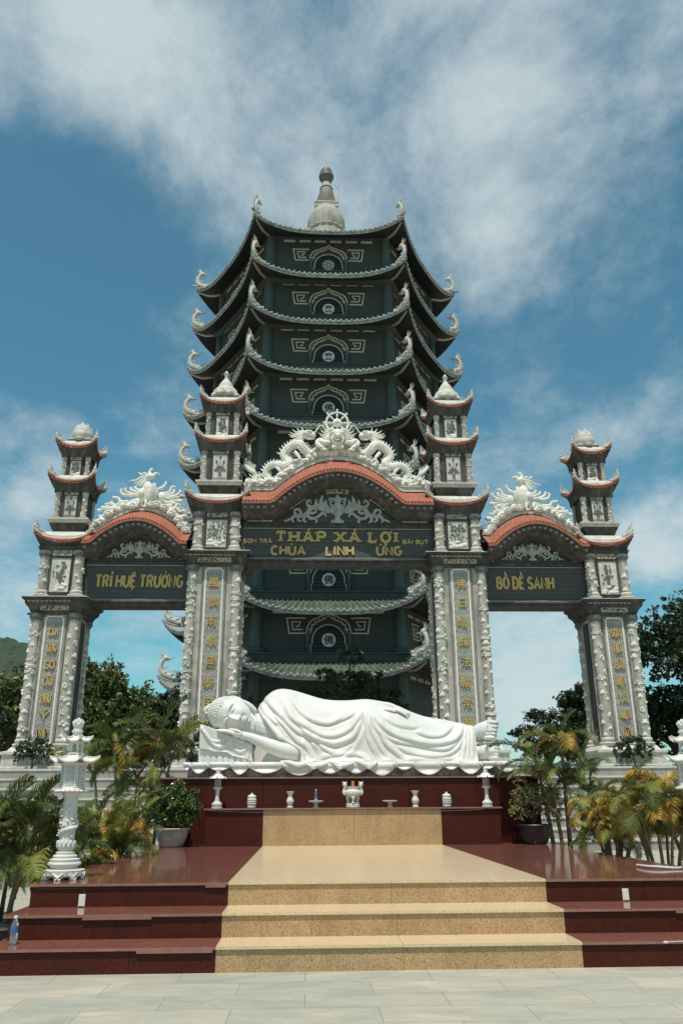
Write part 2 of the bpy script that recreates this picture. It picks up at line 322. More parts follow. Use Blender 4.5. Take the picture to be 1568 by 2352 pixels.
    def build(s, name, m, parent=None, sharp=35, fix=True, local=False):
        me = bpy.data.meshes.new(name); off = (0, 0, 0) if local else absloc(parent)
        vs = s.v if off == (0, 0, 0) else [(a-off[0], b-off[1], c-off[2]) for a, b, c in s.v]
        me.from_pydata(vs, [], s.f); me.update()
        if fix:
            bm = bmesh.new(); bm.from_mesh(me); bmesh.ops.recalc_face_normals(bm, faces=bm.faces); bm.to_mesh(me); bm.free()
        if sharp:
            me.polygons.foreach_set('use_smooth', [True]*len(me.polygons)); me.set_sharp_from_angle(angle=R(sharp))
        ms = m if isinstance(m, (list, tuple)) else [m]
        for q in ms: me.materials.append(q)
        o = bpy.data.objects.new(name, me); COL.objects.link(o)
        if parent: o.parent = parent
        return o
def absloc(o):
    x = y = z = 0
    while o is not None: x += o.location[0]; y += o.location[1]; z += o.location[2]; o = o.parent
    return (x, y, z)
def crom(pts, rad, k):
    P = [pts[0]]+list(pts)+[pts[-1]]; Rr = [rad[0]]+list(rad)+[rad[-1]]; out = []; ro = []
    for i in range(1, len(P)-2):
        for j in range(k):
            t = j/k; a, b, c, d = P[i-1], P[i], P[i+1], P[i+2]
            out.append(.5*((2*b)+(c-a)*t+(2*a-5*b+4*c-d)*t*t+(3*b-a-3*c+d)*t**3)); ro.append(Rr[i]*(1-t)+Rr[i+1]*t)
    out.append(P[-2]); ro.append(Rr[-2]); return out, ro
def arcp(cx, cz, r, a0, a1, n, rz=None): return [(cx+r*math.cos(R(a0+(a1-a0)*i/n)), cz+(rz or r)*math.sin(R(a0+(a1-a0)*i/n))) for i in range(n+1)]
def spiral(cx, cz, r0, r1, a0, a1, n=14): return [(cx+(r0+(r1-r0)*i/n)*math.cos(R(a0+(a1-a0)*i/n)), cz+(r0+(r1-r0)*i/n)*math.sin(R(a0+(a1-a0)*i/n))) for i in range(n+1)]
def tag(o, label, cat=None, group=None, kind=None):
    if label: o['label'] = label
    if cat: o['category'] = cat
    if group: o['group'] = group
    if kind: o['kind'] = kind
    return o
def thing(name, label, cat, loc, group=None):
    o = bpy.data.objects.new(name, None); o.empty_display_size = .2; COL.objects.link(o); o.location = loc
    return tag(o, label, cat, group)
def part(name, parent, loc=None):
    o = bpy.data.objects.new(name, None); COL.objects.link(o); o.parent = parent
    if loc: a = absloc(parent); o.location = (loc[0]-a[0], loc[1]-a[1], loc[2]-a[2])
    return o
def kids(o): return [c for c in COL.objects if c.parent == o]
def copy_tree(o, parent=None, table=None):
    if table is None:
        table = {}
        for c in COL.objects:
            if c.parent: table.setdefault(c.parent.name, []).append(c)
    c = o.copy(); COL.objects.link(c); c.parent = parent
    for ch in table.get(o.name, []): copy_tree(ch, c, table)
    return c
def glyph(ch, size, x, y, z, parent, m, depth=.04, off=.012, name='character'):
    cu = bpy.data.curves.new('t', 'FONT'); cu.body = ch; cu.extrude = depth/2/size; cu.offset = off; cu.resolution_u = 2; cu.align_x = 'CENTER'
    o = bpy.data.objects.new('t', cu); COL.objects.link(o); bpy.context.view_layer.update()
    me = bpy.data.meshes.new_from_object(o.evaluated_get(bpy.context.evaluated_depsgraph_get())); bpy.data.objects.remove(o); bpy.data.curves.remove(cu)
    xs = [v.co.x for v in me.vertices]; ys = [v.co.y for v in me.vertices]; mx = (min(xs)+max(xs))/2; my = (min(ys)+max(ys))/2; a = absloc(parent)
    for v in me.vertices: v.co = Vector(((v.co.x-mx)*size+x-a[0], -v.co.z*size+y-a[1], (v.co.y-my)*size+z-a[2]))
    me.name = name; me.materials.clear(); me.materials.append(m); ob = bpy.data.objects.new(name, me); COL.objects.link(ob); ob.parent = parent; return ob
# capital stroke letters, unit box (0..w, 0..1)
def _o(w): return arcp(w/2, .5, w/2, 90, 450, 20, .5)
LET = {
 'T': (.8, [[(0, 1), (.8, 1)], [(.4, 1), (.4, 0)]]), 'H': (.8, [[(0, 0), (0, 1)], [(.8, 0), (.8, 1)], [(0, .52), (.8, .52)]]),
 'A': (.9, [[(0, 0), (.45, 1), (.9, 0)], [(.17, .33), (.73, .33)]]), 'P': (.7, [[(0, 0), (0, 1)], [(0, 1), (.42, 1)]+arcp(.42, .74, .28, 80, -80, 8, .26)+[(.42, .48), (0, .48)]]),
 'X': (.85, [[(0, 1), (.85, 0)], [(0, 0), (.85, 1)]]), 'L': (.62, [[(0, 1), (0, 0), (.62, 0)]]), 'I': (.16, [[(.08, 1), (.08, 0)]]), 'O': (.85, [_o(.85)]),
 'S': (.7, [arcp(.35, .75, .33, 25, 90, 4, .25)+arcp(.35, .75, .33, 100, 270, 9, .25)+arcp(.35, .25, .35, 80, -90, 9, .25)+arcp(.35, .25, .35, -100, -160, 4, .25)]),
 'N': (.8, [[(0, 0), (0, 1), (.8, 0), (.8, 1)]]), 'R': (.75, [[(0, 0), (0, 1)], [(0, 1), (.42, 1)]+arcp(.42, .75, .28, 80, -80, 8, .25)+[(.42, .5), (0, .5)], [(.35, .5), (.75, 0)]]),
 'B': (.72, [[(0, 0), (0, 1)], [(0, 1), (.4, 1)]+arcp(.4, .76, .26, 80, -80, 7, .24)+[(.4, .52), (0, .52)], [(.4, .52)]+arcp(.4, .26, .32, 80, -80, 8, .26)+[(.4, 0), (0, 0)]]),
 'U': (.8, [[(0, 1), (0, .35)]+arcp(.4, .35, .4, 190, 350, 10, .35)+[(.8, .35), (.8, 1)]]), 'C': (.8, [arcp(.42, .5, .42, 50, 310, 16, .5)]),
 'G': (.85, [arcp(.42, .5, .42, 50, 340, 16, .5)+[(.84, .45), (.5, .45)]]), 'E': (.62, [[(.62, 1), (0, 1), (0, 0), (.62, 0)], [(0, .52), (.52, .52)]]),
 'D': (.8, [[(0, 0), (0, 1), (.35, 1)]+arcp(.35, .5, .45, 80, -80, 10, .5)+[(.35, 0), (0, 0)]]), 'Y': (.8, [[(0, 1), (.4, .48), (.8, 1)], [(.4, .48), (.4, 0)]]),
 'M': (.95, [[(0, 0), (0, 1), (.47, .35), (.95, 1), (.95, 0)]])}
# accents: ' acute, ` grave, ~ tilde, ? hook, ^ circumflex, . dot below, + horn, - bar
def letter(chs, x, z, h, wf, sw, y, parent, m, serif=0, slant=0, depth=.05, name='letter'):
    """chs: base letter followed by accent marks; returns advance"""
    w, strokes = LET[chs[0]]; mb = MB(); k = 0; W = w*h*wf
    def put(pts, ww):
        nonlocal k
        mb.ribbon([(x+p[0]*h*wf+slant*p[1]*h, z+p[1]*h) for p in pts], ww, y-depth-k*.002, y, 1); k += 1
    for st in strokes: put(st, sw)
    if serif:
        e = sw*.95/h/wf; t = sw*.55; a = t/2/h
        S = {'T': [(.4, 0), (.0, .86, 1), (.8, .86, 1)], 'H': [(0, 0), (.8, 0), (0, 1), (.8, 1)], 'A': [(0, 0), (.9, 0), (.42, 1)], 'P': [(0, 0), (-.05, 1)], 'X': [(0, 0), (.85, 0), (0, 1), (.85, 1)], 'L': [(0, 1), (0, 0), (.62, .16, 1)], 'I': [(.08, 0), (.08, 1)]}.get(chs[0], [])
        for q in S:
            if len(q) == 2: yy = a if q[1] == 0 else 1-a; put([(q[0]-e, yy), (q[0]+e, yy)], t)
            else: put([(q[0], q[1]-.12), (q[0], q[1]+.12)], t)
    c = w/2; top = 1+sw/2/h
    for ch in chs[1:]:
        if ch == "'": put([(c-.02, top+.04), (c+.16, top+.24)], sw*.75)
        if ch == '`': put([(c-.16, top+.24), (c+.02, top+.04)], sw*.75)
        if ch == '~': put([(c-.22, top+.07), (c-.08, top+.15), (c+.08, top+.09), (c+.22, top+.17)], sw*.6)
        if ch == '^': put([(c-.22, top+.04), (c, top+.19), (c+.22, top+.04)], sw*.6); top += .16
        if ch == '?': put(arcp(c, top+.2, .09, 170, -70, 6), sw*.45)
        if ch == '.': put([(c-sw/2/h, -.24), (c+sw/2/h, -.24)], sw)
        if ch == '+': put([(w-.06, .93), (w+.12, .99), (w+.15, 1.16)], sw*.6)
        if ch == '-': put([(-.15, .52), (.32, .52)], sw*.7)
    o = mb.build(name, m, parent, sharp=None); return W
# ============================================================ GROUND AND HILLS
g = MB(); g.grid(lambda u, v: (-1500+3000*u, -300+3300*v, 0), 24, 24); go = g.build('ground', M['paving'], sharp=None); tag(go, 'grey stone paving slabs of the forecourt', kind='structure')
def hill(name, pts, y0, depth, seed, label):
    random.seed(seed); mb = MB()
    def hz(x):
        for (a, ha), (b, hb) in zip(pts, pts[1:]):
            if a <= x <= b: t = (x-a)/(b-a); t = t*t*(3-2*t); return ha+(hb-ha)*t
        return 0
    x0, x1 = pts[0][0], pts[-1][0]
    def fn(u, v):
        x = x0+(x1-x0)*u; y = y0+depth*v; h = hz(x)*math.sin(PI*min(.5, v*.5+.02)/1)
        n = pnoise(Vector((x*.02, y*.02, seed)))*8+pnoise(Vector((x*.11, y*.11, seed)))*3.2+abs(pnoise(Vector((x*.4, y*.4, seed))))*2.4
        return (x, y, max(-1, h+n*min(1, v*4)*min(1, h/20)))
    mb.grid(fn, 260, 60); o = mb.build(name, M['hill'], sharp=None); tag(o, label, kind='structure')
hill('hill', [(-440, 0), (-270, 120), (-180, 103), (-150, 86), (-112, 62), (-60, 40), (20, 14), (80, 0)], 330, 260, 3.3, 'green wooded hill behind the gate on the left')
hill('hill', [(-60, 0), (90, 16), (190, 22), (300, 17), (420, 0)], 400, 240, 8.1, 'low far hill seen past the feet of the statue')
# ============================================================ STEPPED PLATFORM
XL, XR, YA, YB = -2.72, 4.44, -.775, 2.435
plat = thing('granite_platform', 'low polished platform with three maroon and yellow granite steps in front of the altar', 'platform', (.86, 7.87, 0))
levels = [(0, .205, 7.87, 8.75), (.205, .413, 8.33, 9.3), (.413, .625, 8.88, 16.6)]
random.seed(4)
for i, (z0, z1, yf, yb) in enumerate(levels):
    t = .024
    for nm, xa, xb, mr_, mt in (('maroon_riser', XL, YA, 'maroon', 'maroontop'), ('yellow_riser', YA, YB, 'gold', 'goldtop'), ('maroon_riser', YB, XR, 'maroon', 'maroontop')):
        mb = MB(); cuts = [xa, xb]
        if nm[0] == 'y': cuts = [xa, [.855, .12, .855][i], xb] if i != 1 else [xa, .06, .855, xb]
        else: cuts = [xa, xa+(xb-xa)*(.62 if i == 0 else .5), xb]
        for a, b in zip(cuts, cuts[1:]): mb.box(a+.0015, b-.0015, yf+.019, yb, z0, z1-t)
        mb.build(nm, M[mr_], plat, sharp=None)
        mb = MB(); cu2 = [xa, xb] if nm[0] == 'm' else [xa, .855, xb]
        ex = .05 if xa == XL else 0
        if i == 2 and nm[0] == 'm': cu2 = [xa, (xa+xb)/2+.1, xb]
        ys = [yf, yb] if i < 2 else [yf+(yb-yf)*q/7 for q in range(8)]
        for a, b in zip(cu2, cu2[1:]):
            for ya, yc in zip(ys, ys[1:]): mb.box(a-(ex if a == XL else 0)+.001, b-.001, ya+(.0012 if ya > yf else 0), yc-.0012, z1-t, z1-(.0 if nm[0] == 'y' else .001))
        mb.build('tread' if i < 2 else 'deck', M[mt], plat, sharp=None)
    mb = MB()   # sawn lip strips along the nosings
    for a, b in ((XL-.05, YA), (YB, XR)): mb = MB(); mb.box(a, b, yf-.004, yf-.0005, z1-t-.001, z1-.003); mb.build('nosing_strip', M['maroonlip'], plat, sharp=None)
    for a, b in ([(-1.45, -.80), (3.9, 4.4)], [(-2.05, -1.42), (3.5, 3.62)], [(-1.0, -.80)])[i]: mb = MB(); mb.box(a, b, yf-.006, yf+.018, z1-t-.022, z1-t-.0015); mb.build('nosing_strip', M['maroonlip'], plat, sharp=None)
mb = MB()
mb.ribbon([(3.17, .197), (3.35, .200), (4.2, .198)], .008, 7.862, 7.866); mb.blob((3.18, 7.864, .193), (.025, .006, .012))
mb.ribbon([(3.50, .19), (3.505, .15), (3.48, .11), (3.49, .06), (3.47, .012)], .009, 7.883, 7.888); mb.blob((3.5, 7.886, .18), (.03, .006, .012))
mb.build('caulked_crack', M['caulk'], plat)
mb = MB()
mb.tube([(-2.66, 8.90, .585), (-2.5, 8.895, .578), (-2.3, 8.895, .584), (-2.2, 8.895, .582), (-2.195, 8.90, .53)], .004, 5); mb.build('thin_cable', M['cable'], plat)
for x0, lab in ((-2.24, 'white switch cover on the left maroon riser under the stone lantern'), (3.21, 'white switch cover on the right maroon riser')):
    sw = thing('switch_cover', lab, 'switch cover', (x0+.032, 8.89, .416)); mb = MB(); mb.box(x0, x0+.064, 8.885, 8.909, .419, .528); mb.build('cover_plate', M['ivory'], sw, sharp=None)
    mb = MB(); mb.box(x0+.006, x0+.058, 8.881, 8.8845, .426, .521); mb.build('lid', M['ivory'], sw, sharp=None)
# ============================================================ ALTAR AND PEDESTAL
alt = thing('altar', 'maroon granite altar block with a yellow granite front panel and long ledge', 'altar', (.86, 15.5, .625))
mb = MB(); mb.box(-1.80, -.777, 15.50, 15.99, .625, 1.225); mb.build('maroon_side_panel', M['maroon'], alt, sharp=None); mb = MB(); mb.box(2.437, 3.51, 15.50, 15.99, .625, 1.225); mb.build('maroon_side_panel', M['maroon'], alt, sharp=None)
mb = MB(); mb.box(-.775, .853, 15.494, 15.99, .625, 1.225); mb.box(.857, 2.435, 15.494, 15.99, .625, 1.225); mb.build('yellow_panel', M['gold'], alt, sharp=None)
mb = MB(); mb.box(-1.84, 3.55, 15.46, 15.995, 1.23, 1.258); mb.build('ledge_slab', M['maroontop'], alt, sharp=None)
mb = MB(); mb.box(-1.84, 3.55, 15.455, 15.4595, 1.232, 1.257); mb.box(-2.75, 4.46, 15.955, 15.9595, 1.776, 1.80); mb.build('sawn_edge', M['maroonlip'], alt, sharp=None)
mb = MB()
cu = [-2.68, -1.98, -.82, .86, 1.92, 3.20, 3.72, 4.40]
for a, b in zip(cu, cu[1:]): mb.box(a+.003, b-.003, 16.0+(.0), 18.9, .62, 1.77)
mb.build('maroon_block', M['maroon'], alt, sharp=None)
mb = MB(); mb.box(-2.75, 4.46, 15.96, 18.95, 1.774, 1.802); mb.build('top_slab', M['maroontop'], alt, sharp=None)
mb = MB(); mb.tube([(-1.75, 15.48, 1.222), (-.9, 15.478, 1.19), (0, 15.478, 1.196), (.4, 15.478, 1.214)], .004, 5, 4); mb.build('hanging_cable', M['marbledirty'], alt); mb = MB(); mb.tube([(1.9, 15.478, 1.214), (2.3, 15.478, 1.195), (2.8, 15.478, 1.20), (3.2, 15.478, 1.218)], .0055, 5, 4)
mb.build('hanging_cable', M['marbledirty'], alt)
# ---- small white stone offerings on the ledge
Z1 = 1.258
def small_lantern(x, lab):
    t = thing('stone_lantern', lab, 'lantern', (x, 15.70, Z1), 'small marble lanterns at the ledge ends')
    a = MB(); a.lathe(x, 15.7, [(.10, 0), (.10, .03), (.085, .03), (.085, .055), (.098, .06), (.095, .085), (.075, .09), (.06, .12)], 16, Z1); a.build('base', M['marble'], t)
    a = MB(); a.lathe(x, 15.7, [(.045, .12), (.036, .2), (.036, .3), (.05, .32), (.085, .345), (.085, .36)], 16, Z1); a.build('shaft', M['marble'], t)
    a = MB(); a.loft(x, 15.7, [(.055, Z1+.36), (.05, Z1+.50)], 6, 0); 
    for k in range(6):
        an = 2*PI*k/6+PI/6; a.blob((x+.055*math.cos(an), 15.7+.055*math.sin(an), Z1+.43), (.012, .012, .045), 6, 4)
    a.build('light_box', M['marbledirty'], t)
    a = MB(); a.loft(x, 15.7, [(.145, Z1+.515), (.135, Z1+.525), (.10, Z1+.54), (.07, Z1+.575), (.045, Z1+.60)], 6, 0)
    for k in range(6): an = 2*PI*k/6+PI/6; a.tube([(x+.12*math.cos(an), 15.7+.12*math.sin(an), Z1+.525), (x+.165*math.cos(an), 15.7+.165*math.sin(an), Z1+.545)], [.018, .006], 6)
    a.build('roof', M['marble'], t)
    a = MB(); a.lathe(x, 15.7, [(.04, .60), (.045, .63), (.028, .64), (.04, .66), (.038, .68), (.01, .71)], 12, Z1); a.build('finial', M['marble'], t)
small_lantern(-1.63, 'small white marble lantern at the left end of the altar ledge'); small_lantern(3.33, 'small white marble lantern at the right end of the altar ledge')
for x, s in ((-1.0, 'left'), (2.58, 'right')):
    t = thing('lidded_jar', f'white carved stone jar with a lid on the altar ledge, beside the {s} small lantern', 'jar', (x, 15.7, Z1), 'lidded stone jars')
    a = MB(); a.lathe(x, 15.7, [(.065, 0), (.078, .012), (.08, .03), (.072, .04), (.078, .05), (.078, .17), (.074, .18)], 20, Z1)
    for k in range(9):
        an = -PI/2+(k-4)*.33
        for zz in (.075, .11, .145): a.blob((x+.079*math.cos(an+zz*3), 15.7+.079*math.sin(an+zz*3), Z1+zz), (.013, .013, .009), 6, 4)
    a.build('jar_body', M['marble'], t)
    a = MB(); a.lathe(x, 15.7, [(.08, .182), (.08, .205), (.06, .222), (.03, .232), (.018, .237), (.022, .25), (.008, .262)], 20, Z1); a.build('lid', M['marble'], t)
for x, s in ((-.30, 'left'), (2.0, 'right')):
    t = thing('stone_vase', f'plain white stone vase with a flared lip standing {s} of the incense burner', 'vase', (x, 15.7, Z1), 'white stone vases')
    a = MB(); a.lathe(x, 15.7, [(.058, 0), (.06, .02), (.042, .035), (.048, .055), (.068, .10), (.066, .135), (.042, .18), (.037, .21), (.05, .245), (.068, .27), (.070, .28)], 20, Z1); a.build('vase_body', M['marble'], t)
    a = MB(); a.lathe(x, 15.7, [(.071, .2805), (.071, .286), (.05, .287), (.05, .2815)], 20, Z1); a.build('lip', M['marble'], t)
for x, s in ((.17, 'holding a water bottle, left of the incense burner'), (1.53, 'empty, right of the incense burner')):
    t = thing('pedestal_dish', f'low white stone pedestal dish, {s}', 'dish', (x, 15.7, Z1), 'pedestal dishes')
    a = MB(); a.lathe(x, 15.7, [(.055, 0), (.055, .015), (.03, .03), (.028, .05), (.045, .07), (.06, .085)], 18, Z1); a.build('foot', M['marble'], t)
    a = MB(); a.lathe(x, 15.7, [(.06, .086), (.13, .10), (.137, .118), (.13, .122), (.05, .112)], 20, Z1); a.build('plate', M['marble'], t)
def bottle(x, y, z, h, lab):
    t = thing('water_bottle', lab, 'bottle', (x, y, z)); k = h/.2; r = .031*k
    a = MB(); a.lathe(x, y, [(r*.8, 0), (r, .006*k), (r, .02*k), (r*.93, .03*k), (r, .04*k), (r*.9, .07*k), (r*.97, .10*k), (r, .13*k), (r*.8, .155*k), (r*.42, .175*k), (r*.40, .187*k)], 16, z); a.build('bottle_body', M['plastic'], t)
    a = MB(); a.lathe(x, y, [(r*.76, .004*k), (r*.94, .01*k), (r*.84, .05*k), (r*.8, .06*k)], 16, z); a.build('water', M['water'], t)
    a = MB(); a.lathe(x, y, [(r*1.03, .085*k), (r*1.03, .128*k)], 16, z, closed=False); a.build('label_wrap', M['label'], t)
    a = MB(); a.lathe(x, y, [(r*.46, .187*k), (r*.46, .203*k), (r*.40, .205*k)], 12, z); a.build('cap', M['capmat'], t)
bottle(.17, 15.7, Z1+.1225, .19, 'small water bottle with a blue label standing on the stone dish on the altar')
bottle(-2.585, 8.12, .205, .225, 'half full water bottle with a blue label left at the end of the lowest step')
def burner():
    x, y = .85, 15.72; t = thing('incense_burner', 'white stone incense burner with two lion head handles, middle of the altar ledge', 'incense burner', (x, y, Z1))
    a = MB(); a.lathe(x, y, [(.125, 0), (.13, .02), (.12, .03), (.125, .04), (.12, .062), (.10, .068)], 24, Z1); a.build('base', M['marble'], t)
    a = MB(); a.lathe(x, y, [(.03, .16), (.12, .19), (.15, .24), (.145, .285), (.12, .31), (.115, .33), (.125, .355), (.135, .365), (.105, .366), (.095, .33), (.05, .31)], 28, Z1)
    for k in range(22):
        an = -PI*.08-PI*.84*k/21; a.blob((x+.148*math.cos(an), y+.148*math.sin(an), Z1+.255+.018*math.sin(k*1.9)), (.014, .012, .012), 6, 4)
    a.build('bowl', M['marble'], t)
    for an in (-90, 30, 150):
        a = MB(); c, s = math.cos(R(an)), math.sin(R(an)); P = lambda r, z: (x+c*r, y+s*r, Z1+z)
        a.tube([P(.085, .068), P(.09, .11), P(.10, .14), P(.10, .19), P(.10, .22)], [.038, .026, .034, .040, .03], 8, 3)
        a.blob(P(.125, .165), (.026, .022, .02)); a.blob(P(.115, .085), (.028, .026, .018)); a.build('leg', M['marble'], t)
    for sx in (-1, 1):
        a = MB(); P = lambda r, z: (x+sx*r, y-.01, Z1+z)
        a.tube([P(.13, .22), P(.165, .26), P(.15, .32), P(.145, .37), P(.15, .40)], [.03, .032, .028, .03, .03], 8, 3)
        a.blob(P(.15, .405), (.036, .034, .032)); a.blob((x+sx*.15, y-.045, Z1+.395), (.022, .016, .016)); a.blob((x+sx*.15, y-.05, Z1+.378), (.017, .012, .008))
        for q in (-1, 1): a.blob((x+sx*.15+q*.017, y-.036, Z1+.414), (.009, .008, .009), 6, 4); a.tube([P(.15+q*.028, .425), P(.15+q*.04, .455)], [.012, .004], 6)
        for k in range(8): an = k*.8; a.blob((x+sx*.15+.035*math.cos(an), y-.005, Z1+.405+.035*math.sin(an)), .012, 6, 4)
        a.build('lion_handle', M['marble'], t)
    o = thing('incense_packet', 'orange packet standing in the incense burner', 'packet', (x, y, Z1+.33)); a = MB(); a.box(x-.026, x+.026, y-.012, y+.012, Z1+.335, Z1+.46); a.build('wrapper', M['orange'], o, sharp=None)
    a = MB(); a.box(x-.026, x-.004, y-.0135, y-.0125, Z1+.41, Z1+.45); a.box(x-.018, x+.02, y-.0135, y-.0125, Z1+.36, Z1+.385); a.build('print', M['maroonlip'], o, sharp=None)
burner()
# ============================================================ LARGE MARBLE LANTERNS
def big_lantern(x, y, z0, lab, rot=0.0, seed=1):
    random.seed(seed); t = thing('marble_lantern', lab, 'lantern', (x, y, z0), 'tall marble lanterns flanking the steps'); W = M['marble']
    def hexl(mb, prof, n=6): mb.loft(x, y, [(r, z0+z) for r, z in prof], n, rot)
    a = MB(); n = 8
    for k in range(n):
        an = 2*PI*(k+.5)/n+rot
        for d in (-.13, .13): a.tube([(x+.20*math.cos(an+d+PI/8*(1 if d > 0 else -1)), y+.20*math.sin(an+d+PI/8*(1 if d > 0 else -1)), z0), (x+.195*math.cos(an+d), y+.195*math.sin(an+d), z0+.06)], [.022, .03], 4)
    a.loft(x, y, [(.19, z0+.03), (.20, z0+.04), (.205, z0+.09), (.16, z0+.10)], 8, rot+PI/8); a.build('foot_ring', W, t)
    a = MB(); a.lathe(x, y, [(.14, .10), (.14, .125), (.165, .135), (.172, .15), (.165, .165), (.15, .17), (.155, .18), (.155, .195), (.12, .205), (.125, .225), (.12, .235), (.095, .24), (.10, .262), (.085, .27)], 32, z0); a.build('bell_base', W, t)
    a = MB(); a.lathe(x, y, [(.07, .27), (.088, .30), (.09, .34), (.078, .39), (.08, .45)], 28, z0)
    for j in range(2):
        for k in range(12):
            an = 2*PI*(k+.5*j)/12; a.blob((x+.086*math.cos(an), y+.086*math.sin(an), z0+.325+.03*j), (.02, .02, .028), 7, 5)
    a.build('lotus_cup', W, t)
    a = MB(); a.lathe(x, y, [(.078, .40), (.078, .78), (.082, .785), (.085, .81), (.08, .82), (.085, .835), (.10, .86), (.115, .875)], 28, z0); a.build('shaft', W, t)
    a = MB()   # dragon coiling round the shaft
    pts = []; rr = []
    for k in range(40):
        f = k/39; an = -PI*.9+f*2*PI*1.25; pts.append((x+.086*math.cos(an), y+.086*math.sin(an), z0+.43+.30*f+.012*math.sin(f*14))); rr.append(.012+.014*math.sin(PI*min(1, f*1.1)))
    a.tube(pts, rr, 8)
    for k in range(0, 40, 2): p = pts[k]; d = Vector((p[0]-x, p[1]-y, 0)).normalized(); a.blob(Vector(p)+d*.016, (.011, .011, .009), 6, 4)
    for k in range(34):
        an = random.uniform(-PI, 0); zz = random.uniform(.42, .66); a.blob((x+.084*math.cos(an), y+.084*math.sin(an), z0+zz), (random.uniform(.01, .022), .014, random.uniform(.008, .018)), 6, 4)
    a.build('coiling_dragon', W, t)
    a = MB(); a.loft(x, y, [(.10, z0+.86), (.13, z0+.872), (.165, z0+.878), (.165, z0+.892), (.14, z0+.90), (.135, z0+.912)], 12, rot)
    for k in range(20): an = 2*PI*k/20; a.blob((x+.16*math.cos(an), y+.16*math.sin(an), z0+.876), (.026, .026, .014), 6, 4)
    a.build('lower_plate', W, t)
    # pierced hexagonal light box
    a = MB(); hexl(a, [(.128, .912), (.128, .925), (.110, .93), (.110, 1.135), (.128, 1.14), (.128, 1.155)])
    for f in range(6):
        an = 2*PI*(f+.5)/6+rot+PI/6-PI/6; nx, ny = math.cos(an), math.sin(an); tx, ty = -ny, nx
        def Q(u, z, d=.004): return (x+nx*(.110+d)+tx*u, y+ny*(.110+d)+ty*u, z0+z)
        kb = [0]
        def bar(u0, v0, u1, v1, w=.0055):
            kb[0] += 1; e = kb[0]*.00025
            if abs(u0-u1) > abs(v0-v1): P = [(min(u0, u1)-w, v0-w), (max(u0, u1)+w, v0-w), (max(u0, u1)+w, v0+w), (min(u0, u1)-w, v0+w)]
            else: P = [(u0-w, min(v0, v1)-w), (u0+w, min(v0, v1)-w), (u0+w, max(v0, v1)+w), (u0-w, max(v0, v1)+w)]
            a.add([Q(u, v, .010+e) for u, v in P]+[Q(u, v, -.001-e) for u, v in P], [(0, 1, 2, 3), (0, 4, 5, 1), (1, 5, 6, 2), (2, 6, 7, 3), (3, 7, 4, 0)])
        for s in (-1, 1): bar(s*.055, .935, s*.055, 1.13, .006)
        for zz in (.938, 1.035, 1.128): bar(-.05, zz, .05, zz, .005)
        for zc in (.985, 1.082):
            bar(-.032, zc-.028, .032, zc-.028, .004); bar(-.032, zc+.028, .032, zc+.028, .004); bar(-.018, zc, .018, zc, .004)
            for s in (-1, 1): bar(s*.032, zc-.028, s*.032, zc-.008, .004); bar(s*.032, zc+.010, s*.032, zc+.028, .004); bar(s*.018, zc-.012, s*.018, zc+.012, .004)
            bar(0, zc+.028, 0, zc+.045, .004); bar(0, zc-.045, 0, zc-.028, .004)
    a.build('pierced_light_box', M['marble'], t)
    def hexroof(mb, r0, r1, za, zb, lift, thick):
        for f in range(6):
            an = 2*PI*(f+.5)/6+rot; nx, ny = math.cos(an), math.sin(an); tx, ty = -ny, nx
            def S(u, v, dz):
                uu = u*2-1; ap = r0+(r1-r0)*v; ap *= 1-.06*(1-uu*uu)*v; hw = ap*math.tan(PI/6); z = zb+(za-zb)*(v**.65)+lift*abs(uu)**4*v*v*v
                ex = 1+.16*abs(uu)**6*v**3; return (x+(nx*ap+tx*hw*uu)*ex, y+(ny*ap+ty*hw*uu)*ex, z0+z+dz)
            mb.grid(lambda u, v: S(u, v, 0), 14, 8); mb.grid(lambda u, v: S(u, v, -thick*(.4+.6*v)), 14, 8, True)
            mb.grid(lambda u, v: S(u, 1, -thick*v), 14, 1)
            mb.tube([S(1, v/8, .004) for v in range(9)], [.008]*9, 6)
    a = MB(); hexl(a, [(.13, 1.155), (.14, 1.168), (.12, 1.172)]); hexroof(a, .06, .208, 1.185, 1.275, .055, .016); a.build('main_roof', W, t)
    a = MB(); hexl(a, [(.085, 1.262), (.085, 1.278), (.070, 1.28)]); 
    for f in range(6):
        an = 2*PI*f/6+rot; a.tube([(x+.068*math.cos(an), y+.068*math.sin(an), z0+1.278), (x+.068*math.cos(an), y+.068*math.sin(an), z0+1.385)], .013, 6)
        an += PI/6; c, s = math.cos(an), math.sin(an); P = [(x+c*.06-s*u, y+s*.06+c*u, z0+zz) for u, zz in ((-.028, 1.335), (-.015, 1.36), (0, 1.378), (.015, 1.36), (.028, 1.335), (.03, 1.39), (-.03, 1.39))]
        a.add(P, [(0, 1, 6), (1, 2, 6), (2, 5, 6), (2, 3, 5), (3, 4, 5)])
    hexl(a, [(.072, 1.383), (.072, 1.395), (.03, 1.397)]); a.build('upper_lamp_house', W, t)
    a = MB(); hexroof(a, .03, .135, 1.405, 1.475, .05, .013); a.build('upper_roof', W, t)
    a = MB(); a.lathe(x, y, [(.045, 1.46), (.05, 1.49), (.062, 1.50), (.062, 1.515), (.05, 1.52), (.052, 1.535), (.04, 1.54), (.056, 1.56), (.058, 1.585), (.048, 1.60)], 20, z0)
    for j, (rr, zz, hh) in enumerate(((.052, 1.60, .022), (.036, 1.618, .022))):
        for k in range(7): an = 2*PI*(k+.5*j)/7; a.blob((x+rr*math.cos(an), y+rr*math.sin(an), z0+zz), (.017, .017, hh), 6, 5)
    a.blob((x, y, z0+1.63), (.022, .022, .028)); a.build('lotus_finial', W, t)
    return t
big_lantern(-2.56, 9.42, .625, 'tall white marble lantern on the left front corner of the platform', .0, 1)
